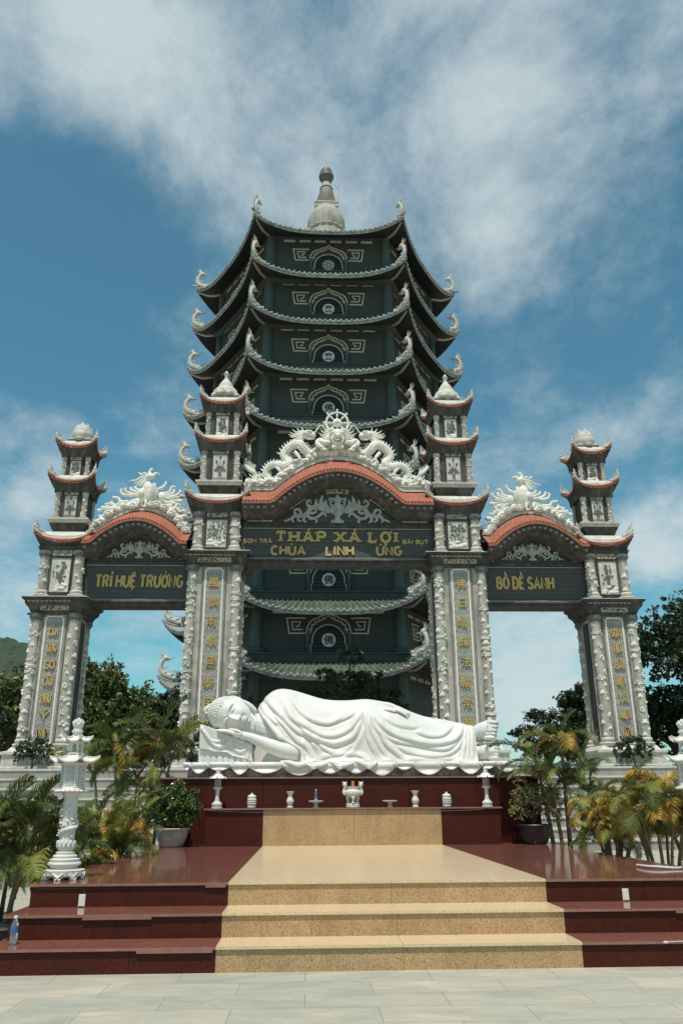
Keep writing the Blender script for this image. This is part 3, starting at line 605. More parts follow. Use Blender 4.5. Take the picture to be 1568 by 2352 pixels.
big_lantern(4.46, 9.72, .625, 'tall white marble lantern cut off by the right edge of the picture', .25, 2)
bl = [o for o in COL.objects if o.name.startswith('marble_lantern')][-1]; a = MB(); a.box(4.495, 4.80, 9.45, 10.0, 0, .622); a.build('plinth', M['relief'], bl, sharp=20)
def garden_lantern(x, y, z):
    t = thing('garden_lantern', 'squat grey stone lantern on the terrace wall left of the statue', 'lantern', (x, y, z)); K = .45
    a = MB(); a.loft(x, y, [(q*K, z+w*K) for q, w in ((.30, 0), (.30, .1), (.2, .14), (.16, .2))]); a.build('base', M['relief'], t)
    a = MB(); d = .17*K; e = .05*K
    for sx in (-1, 1):
        for sy in (-1, 1): a.box(x+sx*d-e, x+sx*d+e, y+sy*d-e, y+sy*d+e, z+.2*K, z+.48*K)
    a.box(x-.1*K, x+.1*K, y-.1*K, y+.1*K, z+.2*K, z+.48*K); a.build('light_box', M['relief'], t)
    a = MB(); a.loft(x, y, [(q*K, z+w*K) for q, w in ((.2, .48), (.48, .50), (.46, .56), (.25, .68), (.16, .72), (.10, .72), (.10, .8), (.04, .84))]); a.build('roof', M['relief'], t)
garden_lantern(-5.15, 27.6, 2.37)
# hose on the right of the deck
hz = MB(); hz.tube([(3.93, 10.3, .645), (3.95, 10.05, .65), (4.05, 9.93, .65), (4.22, 9.88, .64), (4.40, 9.95, .645)], .012, 7, 6); ho = hz.build('garden_hose', M['hose']); tag(ho, 'pale garden hose lying on the right end of the platform', 'hose')
# ============================================================ TERRACE AND WIDE STAIRCASE
st = thing('stone_staircase', 'wide grey stone staircase leading up to the terrace under the gate', 'staircase', (1.1, 24, 0))
n = 8; z = 0; H = 2.37/n
for k in range(n):
    y0 = 24.1+k*.45; mb = MB(); mb.box(-19, 21, y0+.03, y0+.9, k*H-.02, (k+1)*H-.06); mb.build('riser', M['step'], st, sharp=None)
    mb = MB(); mb.box(-19, 21, y0, y0+.9, (k+1)*H-.06, (k+1)*H); mb.build('tread', M['stepedge'], st, sharp=None)
mb = MB(); mb.box(-60, 62, 27.7, 120, .3, 2.35); tr = mb.build('terrace', M['step'], sharp=None); tag(tr, 'raised stone terrace carrying the gate and pagoda', kind='structure')
# ============================================================ RECLINING STATUE
SX = lambda x, Y=16.6: x*Y/16.6            # measured in the plane Y = 16.6, moved along the view
def pw(x, z, Y): k = Y/16.6; return (x*k, Y, 1.4+(z-1.4)*k)
stt = thing('reclining_statue', 'white marble robed figure lying on its side, head on a draped block', 'statue', (.86, 17, 1.802))
def statue():
    ZB = 2.075; random.seed(2)
    # ---- silhouette of the lying body (x, top z) seen at the ridge plane
    top = [(-1.06, 2.78), (-.98, 3.02), (-.93, 3.2), (-.82, 3.35), (-.70, 3.45), (-.55, 3.49), (-.35, 3.47), (-.14, 3.41), (.15, 3.32), (.34, 3.27), (.54, 3.25), (.84, 3.25), (1.19, 3.28), (1.41, 3.25), (1.63, 3.21), (1.85, 3.14), (2.08, 3.03), (2.37, 2.93), (2.65, 2.89), (2.93, 2.84), (3.15, 2.79), (3.34, 2.75)]
    fr = [(-1.06, .30), (-.8, .50), (-.5, .60), (0, .64), (.6, .60), (1.2, .66), (1.8, .60), (2.4, .50), (3.0, .40), (3.34, .36)]   # half depth
    tx = np.array([a for a, _ in top]); tz = np.array([b for _, b in top]); gx = np.linspace(tx[0], tx[-1], 500); gz = np.interp(gx, tx, tz); kk = np.exp(-(np.arange(-24, 25)/11.)**2); kk /= kk.sum(); tz = np.convolve(np.pad(gz, 24, 'edge'), kk, 'valid'); tx = gx; fx = np.array([a for a, _ in fr]); fy = np.array([b for _, b in fr])
    YC = 17.02
    def sm(f): return f*f*(3-2*f)
    def section(x, phi, grow=0.0):
        zt = np.interp(x, tx, tz); ry = np.interp(x, fx, fy)+grow; k = (YC-.1)/16.6; zt = 1.4+(zt-1.4)*k; Hh = zt-ZB+grow
        c, s = math.cos(phi), math.sin(phi); p = 2.5
        q = (abs(c)**p+abs(s)**p)**(-1/p)
        lean = -.10*s                                   # widest low in front
        return (x*1.012, YC-ry*c*q+(.10*(1-s)-.05 if c > 0 else 0)*-.6, ZB+Hh*s*q)
    # ---------------- robe with carved folds
    A = lambda x, y: ((800+x/2.6133)/1.742, (2700+y/2.6133)/1.742)
    B = lambda x, y: ((1400+x/2.306)/1.742, (2700+y/2.306)/1.742)
    CM = cam.matrix_world.copy(); Rm = np.array(CM.to_3x3()); Cp = np.array(CM.translation)
    def plane(p, Y=16.5):
        d = Rm @ np.array([(p[0]-784)/1850., -(p[1]-1176)/1850., -1.]); t = Y/d[1]; q = Cp+d*t; return (q[0], q[2])
    F = [([A(690, 240), A(760, 340), A(870, 450), A(1000, 580), A(1130, 650), A(1200, 740), A(1235, 850)], .040, .038),
         ([A(900, 330), A(950, 440), A(1050, 530), A(1150, 640), A(1300, 700), A(1420, 725), B(20, 580), B(70, 480), B(115, 360)], .045, .045),
         ([A(1080, 420), A(1200, 490), A(1330, 515), A(1450, 480), A(1568, 430), B(60, 330)], .036, .036),
         ([A(1020, 480), A(1150, 570), A(1280, 635), A(1420, 640), A(1568, 570), B(60, 420), B(120, 330)], .040, .040),
         ([A(1180, 640), A(1280, 760), A(1400, 830)], .03, .035), ([A(780, 420), A(900, 560), A(1010, 690), A(1110, 760)], .03, .032),
         ([A(640, 370), A(700, 470), A(760, 560), A(840, 660), A(900, 710)], .03, .05), ([A(660, 320), A(720, 440), A(830, 530)], .028, .035),
         ([B(130, 330), B(150, 450), B(160, 560), B(190, 650), B(235, 745)], .030, .035), ([B(150, 330), B(120, 520), B(60, 650), B(0, 730), A(1450, 900)], .030, .030),
         ([B(180, 340), B(230, 470), B(290, 560), B(330, 640), B(420, 720), B(500, 790)], .034, .042), ([B(170, 330), B(180, 480), B(240, 610), B(330, 760)], .025, .03),
         ([B(200, 360), B(300, 480), B(420, 560), B(560, 605), B(750, 640), B(900, 625), B(980, 580), B(1030, 480)], .042, .050),
         ([B(600, 520), B(720, 570), B(850, 560), B(940, 480)], .034, .032), ([B(300, 380), B(400, 450), B(540, 485), B(640, 480)], .04, .02),
         ([B(320, 560), B(450, 620), B(620, 650), B(850, 690), B(960, 640), B(1010, 560), B(1045, 480)], .038, .042),
         ([B(420, 640), B(520, 710), B(700, 750), B(880, 740), B(980, 680), B(1035, 580), B(1060, 490)], .034, .036),
         ([B(1065, 480), B(1050, 620), B(1020, 790)], .022, .030), ([B(1085, 490), B(1085, 640), B(1070, 790)], .018, .02), ([B(1112, 500), B(1120, 640), B(1116, 795)], .022, .035),
         ([A(1240, 880), A(1400, 840), B(60, 740), B(160, 790)], .035, .03), ([B(480, 790), B(700, 775), B(950, 780)], .03, .025),
         ([A(940, 200), A(1000, 330), A(1100, 440)], .035, .014), ([A(1420, 500), A(1500, 430), B(0, 360)], .02, .014), ([A(1060, 700), A(1140, 800), A(1170, 880)], .03, .025)]
    segs = []
    for pts, w, amp in F:
        q = [plane(p) for p in pts]; v, _ = crom([Vector((a, 0, b)) for a, b in q], [1]*len(q), 5)
        v = np.array([(p.x, p.z) for p in v]); segs.append((v, w, amp))
    NU, NV = 600, 380; U = np.linspace(-1.02, 3.34, NU+1); PH = np.linspace(0.0, PI, NV+1)
    nl = [plane(p) for p in (A(640, 290), A(612, 370), A(680, 480), A(740, 560), A(840, 670), A(905, 705), A(1035, 780), A(1062, 830), A(1062, 930))]; nz = np.array([p[1] for p in nl][::-1]); nx = np.array([p[0] for p in nl][::-1])
    rows = []
    for ph in PH:                                          # every row starts on the neckline
        x0 = -.9
        if ph < PI*.62:
            for _ in range(14):
                q = section(x0, ph, .012); zz = 1.4+(q[2]-1.4)*16.5/q[1]; x0 = .5*x0+.5*float(np.interp(zz, nz, nx))*q[1]/16.5/1.012
            xf = x0; 
        else: x0 = xf
        rows.append([section(x0+(3.34-x0)*(i/NU), ph, .012) for i in range(NU+1)])
    P = np.array(rows)
    dU = np.gradient(P, axis=1); dV = np.gradient(P, axis=0); Nn = np.cross(dU, dV); Nn /= np.linalg.norm(Nn, axis=2, keepdims=True)+1e-9
    out = P-np.array([P[..., 0].mean(), YC, 2.6]); sgn = np.sign((Nn*np.stack([0*out[..., 0], out[..., 1], out[..., 2]], -1)).sum(-1, keepdims=True)); Nn *= sgn
    ky = 16.5/P[..., 1]; PX = P[..., 0]*ky; PZ = 1.4+(P[..., 2]-1.4)*ky
    disp = np.zeros(PX.shape)
    for v, w, amp in segs:
        a = v[:-1]; b = v[1:]; best = np.full(PX.shape, 1e9); sg = np.zeros(PX.shape); tt = np.zeros(PX.shape); L_ = np.linalg.norm(b-a, axis=1); cs = np.concatenate([[0], np.cumsum(L_)])
        for i in range(len(a)):
            d = b[i]-a[i]; l2 = (d**2).sum()+1e-12; t = np.clip(((PX-a[i][0])*d[0]+(PZ-a[i][1])*d[1])/l2, 0, 1); ex = PX-(a[i][0]+t*d[0]); ez = PZ-(a[i][1]+t*d[1]); dd = np.hypot(ex, ez); m_ = dd < best
            best = np.where(m_, dd, best); sg = np.where(m_, np.sign(d[0]*ez-d[1]*ex), sg); tt = np.where(m_, (cs[i]+t*L_[i])/cs[-1], tt)
        side = np.where(sg > 0, 1.8, .75)                                   # soft above, undercut below
        env = np.clip(np.minimum(tt, 1-tt)*7+.12, 0, 1)
        disp += amp*.80*env*np.exp(-(best/(w*side))**2)-amp*.45*env*np.where(sg < 0, np.exp(-((best-w*1.6)/(w*.8))**2), 0)
    front = np.clip((YC+.25-P[..., 1])/.2, 0, 1); disp *= front
    # flare at the bottom edge of the cloth
    s_ = np.clip(1-(P[..., 2]-ZB)/.22, 0, 1); wav = .5+.5*np.sin(P[..., 0]*9+np.sin(P[..., 0]*4.1)*2)
    disp += s_**2*(.03+.05*wav)*front
    ui = np.arange(NU+1)[None, :]; disp += .030*np.exp(-((ui-5)/4.5)**2)*front
    Q = P+Nn*disp[..., None]; Q[..., 2] = np.maximum(Q[..., 2], ZB-.004)
    # neckline cut: cloth lies to the right of this line
    nl = [plane(p) for p in (A(640, 290), A(612, 370), A(680, 480), A(740, 560), A(840, 670), A(905, 705), A(1035, 780), A(1062, 830), A(1062, 930))]; nz = np.array([p[1] for p in nl][::-1]); nx = np.array([p[0] for p in nl][::-1])
    keep = np.ones(PX.shape, bool)
    vs = Q.reshape(-1, 3); W_ = NU+1; idx = -np.ones(len(vs), int); fs = []; kf = keep.reshape(-1)
    for j in range(NV):
        for i in range(NU):
            a = j*W_+i
            if kf[a] and kf[a+1] and kf[a+W_] and kf[a+W_+1]: fs.append((a, a+1, a+W_+1, a+W_))
    used = sorted({i for f in fs for i in f}); mp = {o: n for n, o in enumerate(used)}
    mb = MB(); mb.v = [tuple(vs[i]) for i in used]; mb.f = [tuple(mp[i] for i in f) for f in fs]
    ro = mb.build('robe', M['marble'], stt, sharp=50)
    so = ro.modifiers.new('s', 'SOLIDIFY'); so.thickness = .03; so.offset = -1
    # ---------------- body: head, neck, chest, arms, hands, legs and feet, fused into one surface
    mb = MB()
    xs = np.linspace(-1.06, 3.34, 70)
    def bodysec(u, v):
        x = xs[0]+(xs[-1]-xs[0])*u; return section(x, v*PI, -.03)
    mb.grid(bodysec, 90, 24)
    n0 = len(mb.v)
    # close the loft: bottom and ends
    g2 = MB(); 
    def solid():
        NU2, NP = 90, 30; vv = []; ff = []
        for i in range(NU2+1):
            x = xs[0]+(xs[-1]-xs[0])*i/NU2
            for j in range(NP): 
                if j <= NP-8: p = section(x, PI*j/(NP-8), -.045)
                else:
                    a = section(x, PI, -.045); b = section(x, 0, -.045); t = (j-(NP-8))/8; p = tuple(a[k]*(1-t)+b[k]*t for k in range(3))
                vv.append(p)
        for i in range(NU2):
            for j in range(NP): a = i*NP+j; b = i*NP+(j+1) % NP; ff.append((a, b, b+NP, a+NP))
        ff.append(tuple(range(NP))); ff.append(tuple(NU2*NP+k for k in range(NP-1, -1, -1))); return vv, ff
    mb = MB(); mb.add(*solid())
    # head
    U_ = Vector((-.965, -.03, .24)).normalized(); F_ = Vector((.06, -.985, -.20)); F_ = (F_-U_*F_.dot(U_)).normalized(); R_ = U_.cross(F_)
    if R_.z < 0: R_ = -R_
    HC = Vector(pw(-1.50, 2.985, 16.86))
    def g_(d, s): return math.exp(-(d/s)**2)
    def headp(th, ph):
        u = math.cos(th); s = math.sin(th); r = s*math.sin(ph); f = s*math.cos(ph)
        fu = u*.475; jaw = 1-.20*max(0, -u)**1.6-.03*max(0, u)**2; fr_ = r*.345*jaw; ff = f*(.40 if f > 0 else .42)*(1-.10*max(0, -u)**2)
        if f > 0:
            ff = (abs(f)**.85)*.385*(1-.10*max(0, -u)**2)
            a, b = fu, fr_; m_ = min(1, f*2.2); d = 0
            d += .105*g_(b, .040+.012*max(0, (.0-a)*2))*min(1, max(0, (.075-a)/.245))*(1/(1+math.exp((-.205-a)/.010)))       # nose
            d += .040*(g_(math.hypot(b-.052, a+.172), .030)+g_(math.hypot(b+.052, a+.172), .030))
            for sg in (-1, 1):
                e = math.hypot((b-sg*.150)/.10, (a+.005)/.055); d -= .040*g_(e, 1.0); e2 = math.hypot((b-sg*.152)/.075, (a+.012)/.038); d += .052*g_(e2, .85)
                cl = a+.040-.022*((b-sg*.152)/.075)**2; d -= .026*g_(cl, .009)*g_((b-sg*.152)/.085, 1); cl2 = a-.034+.020*((b-sg*.152)/.08)**2; d -= .016*g_(cl2, .009)*g_((b-sg*.152)/.09, 1)
                bl = a-.075+.9*(abs(b)-.13)**2*3; d += .022*g_(bl, .020)*(1 if abs(b) < .26 else .2)*(1 if abs(b) > .02 else .4)
                d += .028*g_(math.hypot(b-sg*.17, a+.20), .10); d -= .014*g_(math.hypot(b-sg*.10, a+.24), .03)
            wl = max(0, 1-(abs(b)/.098)**2.5); up = -.268+.012*math.cos(b*45)*.6+abs(b)*.10
            d += wl*(.044*g_(a-up, .017)+.048*g_(a-(up-.042), .019)-.022*g_(a-(up-.021), .006))
            d -= .016*g_(a+.350, .020)*g_(b, .07); d += .045*g_(math.hypot(b, a+.405), .065); d -= .012*g_(b, .014)*g_(a+.232, .02)
            d += .016*g_(math.hypot(b, a-.11), .018)
            ff += d*m_*1.15
        return HC+U_*fu+R_*fr_+F_*ff
    n1, n2 = 150, 170; vv = [tuple(headp(.012, 0))]; vv = [tuple(HC+U_*.475)]
    for j in range(1, n1):
        for k in range(n2): vv.append(tuple(headp(PI*j/n1, 2*PI*k/n2)))
    vv.append(tuple(HC-U_*.475)); ff = [(0, 1+k, 1+(k+1) % n2) for k in range(n2)]
    for j in range(n1-2):
        for k in range(n2): a = 1+j*n2+k; b = 1+j*n2+(k+1) % n2; ff.append((a, a+n2, b+n2, b))
    L0 = len(vv)-1; ff += [(L0, 1+(n1-2)*n2+(k+1) % n2, 1+(n1-2)*n2+k) for k in range(n2)]
    mb.add(vv, ff)
    H = lambda u, r, f: tuple(HC+U_*u+R_*r+F_*f)
    # ear with long lobe on the upper side
    mb.tube([H(.12, .30, .06), H(.14, .335, .02), H(.08, .365, -.02), H(-.06, .36, -.01), H(-.12, .345, .04)], [.02, .026, .03, .028, .02], 8, 4)
    mb.tube([H(.06, .315, .03), H(-.08, .335, .05), H(-.20, .325, .07), H(-.32, .285, .09), H(-.42, .225, .10), H(-.47, .18, .10)], [.03, .034, .040, .050, .050, .025], 12, 4)
    mb.tube([H(.08, .325, .05), H(.0, .345, .05), H(-.06, .335, .07)], [.012, .016, .012], 6, 3)
    # neck and chest
    mb.tube([pw(-1.30, 2.88, 16.9), pw(-1.10, 2.80, 16.9), pw(-.9, 2.75, 16.88), pw(-.6, 2.68, 16.9)], [.26, .25, .31, .42], 20, 4)
    for xx in (-1.04, -.97, -.90): mb.tube([pw(xx-.06, 3.02, 16.72), pw(xx, 2.85, 16.60), pw(xx-.03, 2.66, 16.62)], [.02, .026, .02], 8, 4)
    mb.blob(pw(-.66, 2.72, 16.80), (.40, .27, .40), 24, 16)
    mb.blob(pw(-.60, 3.10, 16.86), (.28, .26, .30), 20, 12)
    # lower arm lying towards the pillow
    mb.tube([pw(-.30, 2.42, 16.70), pw(-.22, 2.27, 16.50), pw(-.42, 2.30, 16.40), pw(-.72, 2.40, 16.36), pw(-1.02, 2.53, 16.34), pw(-1.16, 2.58, 16.34), pw(-1.30, 2.61, 16.36)], [.20, .165, .160, .135, .095, .080, .075], 20, 5)
    mb.blob(pw(-1.34, 2.62, 16.36), (.15, .10, .065), 14, 10)
    for k, (dy, l, dz) in enumerate(((-.10, .30, -.01), (-.045, .36, .005), (.01, .38, .015), (.065, .34, .02))):
        a = Vector(pw(-1.42, 2.635, 16.38))+Vector((0, dy, dz)); mb.tube([a, a+Vector((-l*.4, 0, .035)), a+Vector((-l*.75, 0, .055)), a+Vector((-l, 0, .050))], [.034, .033, .029, .022], 10, 3)
    a = Vector(pw(-1.30, 2.65, 16.30)); mb.tube([a, a+Vector((-.10, -.01, .045)), a+Vector((-.19, -.005, .06)), a+Vector((-.25, .0, .075))], [.036, .035, .030, .024], 10, 3)
    # upper hand resting on the thigh
    mb.tube([pw(1.25, 3.17, 16.80), pw(1.45, 3.185, 16.76), pw(1.62, 3.165, 16.74), pw(1.76, 3.13, 16.72)], [.07, .075, .085, .07], 14, 4, flat=.62)
    for k, (dy, dz, l) in enumerate(((-.10, -.045, .27), (-.055, -.012, .31), (0, .008, .33), (.055, .012, .30))):
        a = Vector(pw(1.74, 3.13, 16.70))+Vector((0, dy, dz)); mb.tube([a, a+Vector((l*.4, -.01, -.035)), a+Vector((l*.72, -.02, -.085)), a+Vector((l, -.03, -.135))], [.033, .032, .027, .018], 9, 3)
    a = Vector(pw(1.55, 3.10, 16.60)); mb.tube([a, a+Vector((.12, -.02, -.015)), a+Vector((.22, -.02, -.045))], [.032, .030, .020], 9, 3)
    # feet, one above the other, toes towards the viewer
    for (ax, az, hz_, sc, yo) in ((3.34, 2.60, 2.68, 1.0, 0.0), (3.34, 2.27, 2.28, 1.0, .02)):
        up = az > 2.5
        mb.tube([pw(3.10, az, 16.95), pw(3.34, az+(.0 if up else 0), 16.90), pw(3.50, az+(.03 if up else 0), 16.88), pw(3.62, az+(.05 if up else 0), 16.92)], [.16, .145, .15, .16], 18, 4)
        mb.tube([pw(3.16, az, 16.88), pw(3.34, az, 16.84), pw(3.46, hz_-.02, 16.80), pw(3.58, hz_, 16.74), pw(3.68, hz_+.01, 16.70), pw(3.76, hz_+.01, 16.70)], [.13, .14, .165, .195, .205, .17] if up else [.12, .13, .145, .165, .17, .14], 22, 4)
        mb.blob(pw(3.62, hz_, 16.95), (.19, .24, .17 if up else .15), 18, 12)
        zs = ((2.845, .043), (2.765, .037), (2.69, .035), (2.62, .034), (2.545, .042)) if up else ((2.42, .037), (2.352, .033), (2.288, .032), (2.226, .033), (2.16, .040))
        for i, (zt, rr) in enumerate(zs):
            ln = (.135 if up else .125)-.008*abs(i-1); x0 = 3.715-(.018*i if up else .005*i); y_ = 16.43
            mb.tube([pw(x0-.08, zt, y_+.10), pw(x0, zt, y_), pw(x0+ln*.75, zt-.004, y_-.03), pw(x0+ln, zt-.006, y_)], [rr*.9, rr, rr*.98, rr*.72], 12, 3)
        mb.tube([pw(3.66, zs[0][0]-.03, 16.50), pw(3.70, hz_, 16.47), pw(3.66, zs[-1][0]+.03, 16.50)], [.06, .10, .06], 10, 4)
    bo = mb.build('body', M['marble'], stt, sharp=None)
    rm = bo.modifiers.new('r', 'REMESH'); rm.mode = 'VOXEL'; rm.voxel_size = .0115; rm.use_smooth_shade = True
    sm_ = bo.modifiers.new('s', 'SMOOTH'); sm_.factor = .5; sm_.iterations = 2
    bpy.context.view_layer.update(); me = bpy.data.meshes.new_from_object(bo.evaluated_get(bpy.context.evaluated_depsgraph_get()))
    me.name = 'body'; bo.modifiers.clear(); bo.data = me; me.polygons.foreach_set('use_smooth', [True]*len(me.polygons))
    # ---------------- snail-shell curls
    mb = MB(); cnt = 0
    for j in range(0, 13):
        th = .08+j*.135; nn = max(1, int(2*PI*math.sin(th)/.145))
        for k in range(nn):
            ph = 2*PI*(k+.5*(j % 2))/nn; u = math.cos(th); s = math.sin(th); f = s*math.cos(ph); r = s*math.sin(ph)
            lim = .50+.06*(1-abs(r))**2 if f > .0 else -.25
            if abs(r) > .6 and f > -.2: lim = .46 if f > .15 else .28
            if u < lim: continue
            c = HC+U_*(u*.475)+R_*(r*.345)+F_*(f*(.385 if f > 0 else .42)); nrm = (c-HC).normalized(); rr = .043+.004*math.sin(cnt*2.3); cnt += 1
            q = nrm.to_track_quat('Z', 'Y').to_matrix()
            mb.blob(c+nrm*.002, (rr*1.08, rr*1.08, rr*.62), 12, 7, q); mb.blob(c+nrm*.019, (rr*.68, rr*.68, rr*.42), 10, 6, q); mb.blob(c+nrm*.032, (rr*.32, rr*.32, rr*.28), 8, 5, q)
    for j in range(3):
        for k in range(6-2*j):
            an = 2*PI*k/(6-2*j); c = HC+U_*(.50+.028*j)+R_*((.09-.035*j)*math.cos(an)-.02)+F_*((.09-.035*j)*math.sin(an)); mb.blob(c, .044, 9, 6)
    mb.build('hair_curls', M['marble'], stt, sharp=None)
    # ---------------- headrest block with a hanging cloth
    XL_, XR_ = -2.10, -1.07
    def zt_(x): return 2.80+(2.47-2.80)*(x-XL_)/(XR_-XL_)
    mb = MB(); y0, y1 = 16.42, 17.5
    P = [(XL_, 2.08), (XR_-.02, 2.08), (XR_-.02, zt_(XR_)-.02), (XL_, zt_(XL_)-.02)]
    mb.poly(P, y0, y1); mb.build('headrest_block', M['marble'], stt, sharp=20)
    mb = MB()   # lotus petals along the foot
    for k in range(9):
        x = XL_+.06+k*.118; mb.poly([(x-.055, 2.08), (x+.055, 2.08), (x+.055, 2.16), (x+.03, 2.20), (x, 2.225), (x-.03, 2.20), (x-.055, 2.16)], y0-.02-.004*(k % 2), y0)
        mb.poly([(x-.033, 2.09), (x+.033, 2.09), (x+.033, 2.15), (x, 2.19), (x-.033, 2.15)], y0-.032, y0-.02)
    mb.build('petal_band', M['marble'], stt, sharp=20)
    fold = [([(20, 560), (70, 640), (130, 720), (200, 755), (260, 730), (310, 670), (360, 620)], 14, .03), ([(50, 600), (110, 680), (190, 700), (250, 660)], 12, .018), ([(330, 690), (360, 770), (410, 805), (470, 790), (510, 730)], 13, .026), ([(350, 650), (390, 730), (440, 750), (480, 720)], 10, .016),
            ([(20, 580), (15, 700), (10, 770)], 10, .02), ([(55, 640), (45, 780)], 9, .018), ([(520, 730), (510, 800), (495, 880)], 10, .024), ([(540, 740), (530, 830), (525, 910)], 9, .02), ([(100, 780), (200, 810), (290, 815), (350, 850), (450, 870)], 9, .015)]
    sg2 = []
    for pts, w, amp in fold:
        v, _ = crom([Vector((a, 0, b)) for a, b in pts], [1]*len(pts), 4); sg2.append(([(p.x, p.z) for p in v], w, amp))
    hem = [(0, 775), (90, 785), (120, 800), (290, 815), (340, 850), (440, 872), (490, 880), (545, 905)]
    hx = [a for a, _ in hem]; hzz = [b for _, b in hem]
    def cl(u, v):
        px = 4+542*u; pt = 528+(722-528)*u; pb = float(np.interp(px, hx, hzz)); py = pt+(pb-pt)*v; d = 0
        for pts, w, amp in sg2:
            m_ = 1e9
            for a, b in zip(pts, pts[1:]):
                dx, dy = b[0]-a[0], b[1]-a[1]; t = max(0, min(1, ((px-a[0])*dx+(py-a[1])*dy)/(dx*dx+dy*dy+1e-9))); m_ = min(m_, math.hypot(px-a[0]-t*dx, py-a[1]-t*dy))
            d += amp*math.exp(-(m_/w)**2)
        q = plane(A(px, py), 16.38); return (q[0], 16.395-d, q[1])
    mb = MB(); mb.grid(cl, 90, 44)
    mb.grid(lambda u, v: (lambda p: (p[0], 16.395+v*1.12, p[2]+.012*math.sin(PI*min(1, v*6))))(cl(u, 0)), 30, 12)
    mb.grid(lambda u, v: (XR_-.005, 16.395+v*.25, (zt_(XR_)+.005)*(1-u)+2.14*u), 6, 4)
    co = mb.build('headrest_cloth', M['marble'], stt, sharp=60); so = co.modifiers.new('s', 'SOLIDIFY'); so.thickness = .018; so.offset = 1
statue()
# ---- rough marble slab with scalloped cloth edge
def slab():
    t = thing('statue_base', 'rough white marble slab with a carved swagged cloth border under the statue', 'statue base', (.86, 17, 1.803)); random.seed(5)
    X0, X1, Y0, Y1 = -2.30, 4.02, 16.14, 18.3
    mb = MB(); mb.grid(lambda u, v: (X0+.04+(X1-X0-.08)*u, Y0+.05-.06*pnoise(Vector((u*40, v*3, 1)))-.04*pnoise(Vector((u*150, v*9, 4)))-.02*pnoise(Vector((u*420, v*30, 4))), 1.803+.24*v), 500, 18)
    mb.box(X0+.045, X1-.045, Y0+.10, Y1, 1.803, 2.04); mb.build('rough_core', M['marbledirty'], t, sharp=60)
    mb = MB(); mb.box(X0, X1, Y0-.04, Y1, 2.04, 2.074); o = mb.build('slab_top', M['marble'], t, sharp=20)
    C = lambda x: (650+x/1.0453)/1.742
    def xw(px):
        q = cam.matrix_world.to_3x3() @ Vector(((px-784)/1850., -(1765-1176)/1850., -1.)); return q.x*(16.1/q.y)
    e = [90, 118, 188, 288, 360, 505, 640, 760, 860, 972, 1050, 1172, 1240, 1332, 1392, 1480]; dr = [.10, .10, .15, .10, .17, .15, .19, .16, .16, .20, .10, .19, .10, .18, .09, .15]
    for k in range(len(e)-1):
        xa, xb = xw(C(e[k])), xw(C(e[k+1])); d = dr[k+1]*1.08; w = xb-xa; mb = MB(); big = 5 <= k <= 8
        def S(u, v):
            sh = math.sin(PI*u)**.55 if u not in (0, 1) else 0; z = 2.072-v*(.045+d*sh); rid = .020*math.sin(v*sh*PI*2.6)*sh+.03*math.sin(PI*u)*v
            x = xa-.012+(w+.024)*u+.02*math.sin(2*PI*u)*v; y = Y0-.045-rid-.012*math.cos(u*PI*2)*(1-v)-(.03*math.sin(v*PI)*sh if big else 0); return (x, y, z)
        mb.grid(S, 26, 12); o = mb.build('cloth_swag', M['marble'], t, sharp=70); so = o.modifiers.new('s', 'SOLIDIFY'); so.thickness = .022; so.offset = 0
        if k: 
            mb = MB(); mb.tube([(xa, Y0-.06, 2.066), (xa-.015, Y0-.085, 2.03), (xa+.012, Y0-.085, 2.0), (xa-.004, Y0-.06, 1.965)], [.018, .026, .022, .01], 8, 4); mb.tube([(xa+.03, Y0-.06, 2.064), (xa+.04, Y0-.07, 2.03)], [.014, .008], 6); mb.build('gathered_fold', M['marble'], t)
    # knotted cloth falling over the edge in the middle
    mb = MB()
    for (a, b, z, r) in ((-.50, .10, 2.055, .05), (-.10, .45, 2.05, .045), (.35, .95, 2.05, .05), (.85, 1.35, 2.06, .05)):
        mb.tube([(a, 16.12, 2.085), (a+(b-a)*.3, 16.05, z), (a+(b-a)*.55, 16.03, z-.05), (a+(b-a)*.8, 16.04, z-.02), (b, 16.12, 2.08)], [.02, r, r*1.15, r*.9, .02], 12, 6, flat=.8)
    for (x, dx) in ((.12, .18), (.62, .14), (1.18, .16)): mb.tube([(x-dx, 16.06, 2.07), (x, 16.02, 1.985), (x+dx, 16.05, 2.06)], [.025, .05, .025], 10, 6); mb.tube([(x-dx*.7, 16.05, 2.03), (x, 16.0, 1.955), (x+dx*.8, 16.04, 2.02)], [.012, .03, .012], 9, 6)
    mb.build('knotted_cloth', M['marble'], t)
slab()
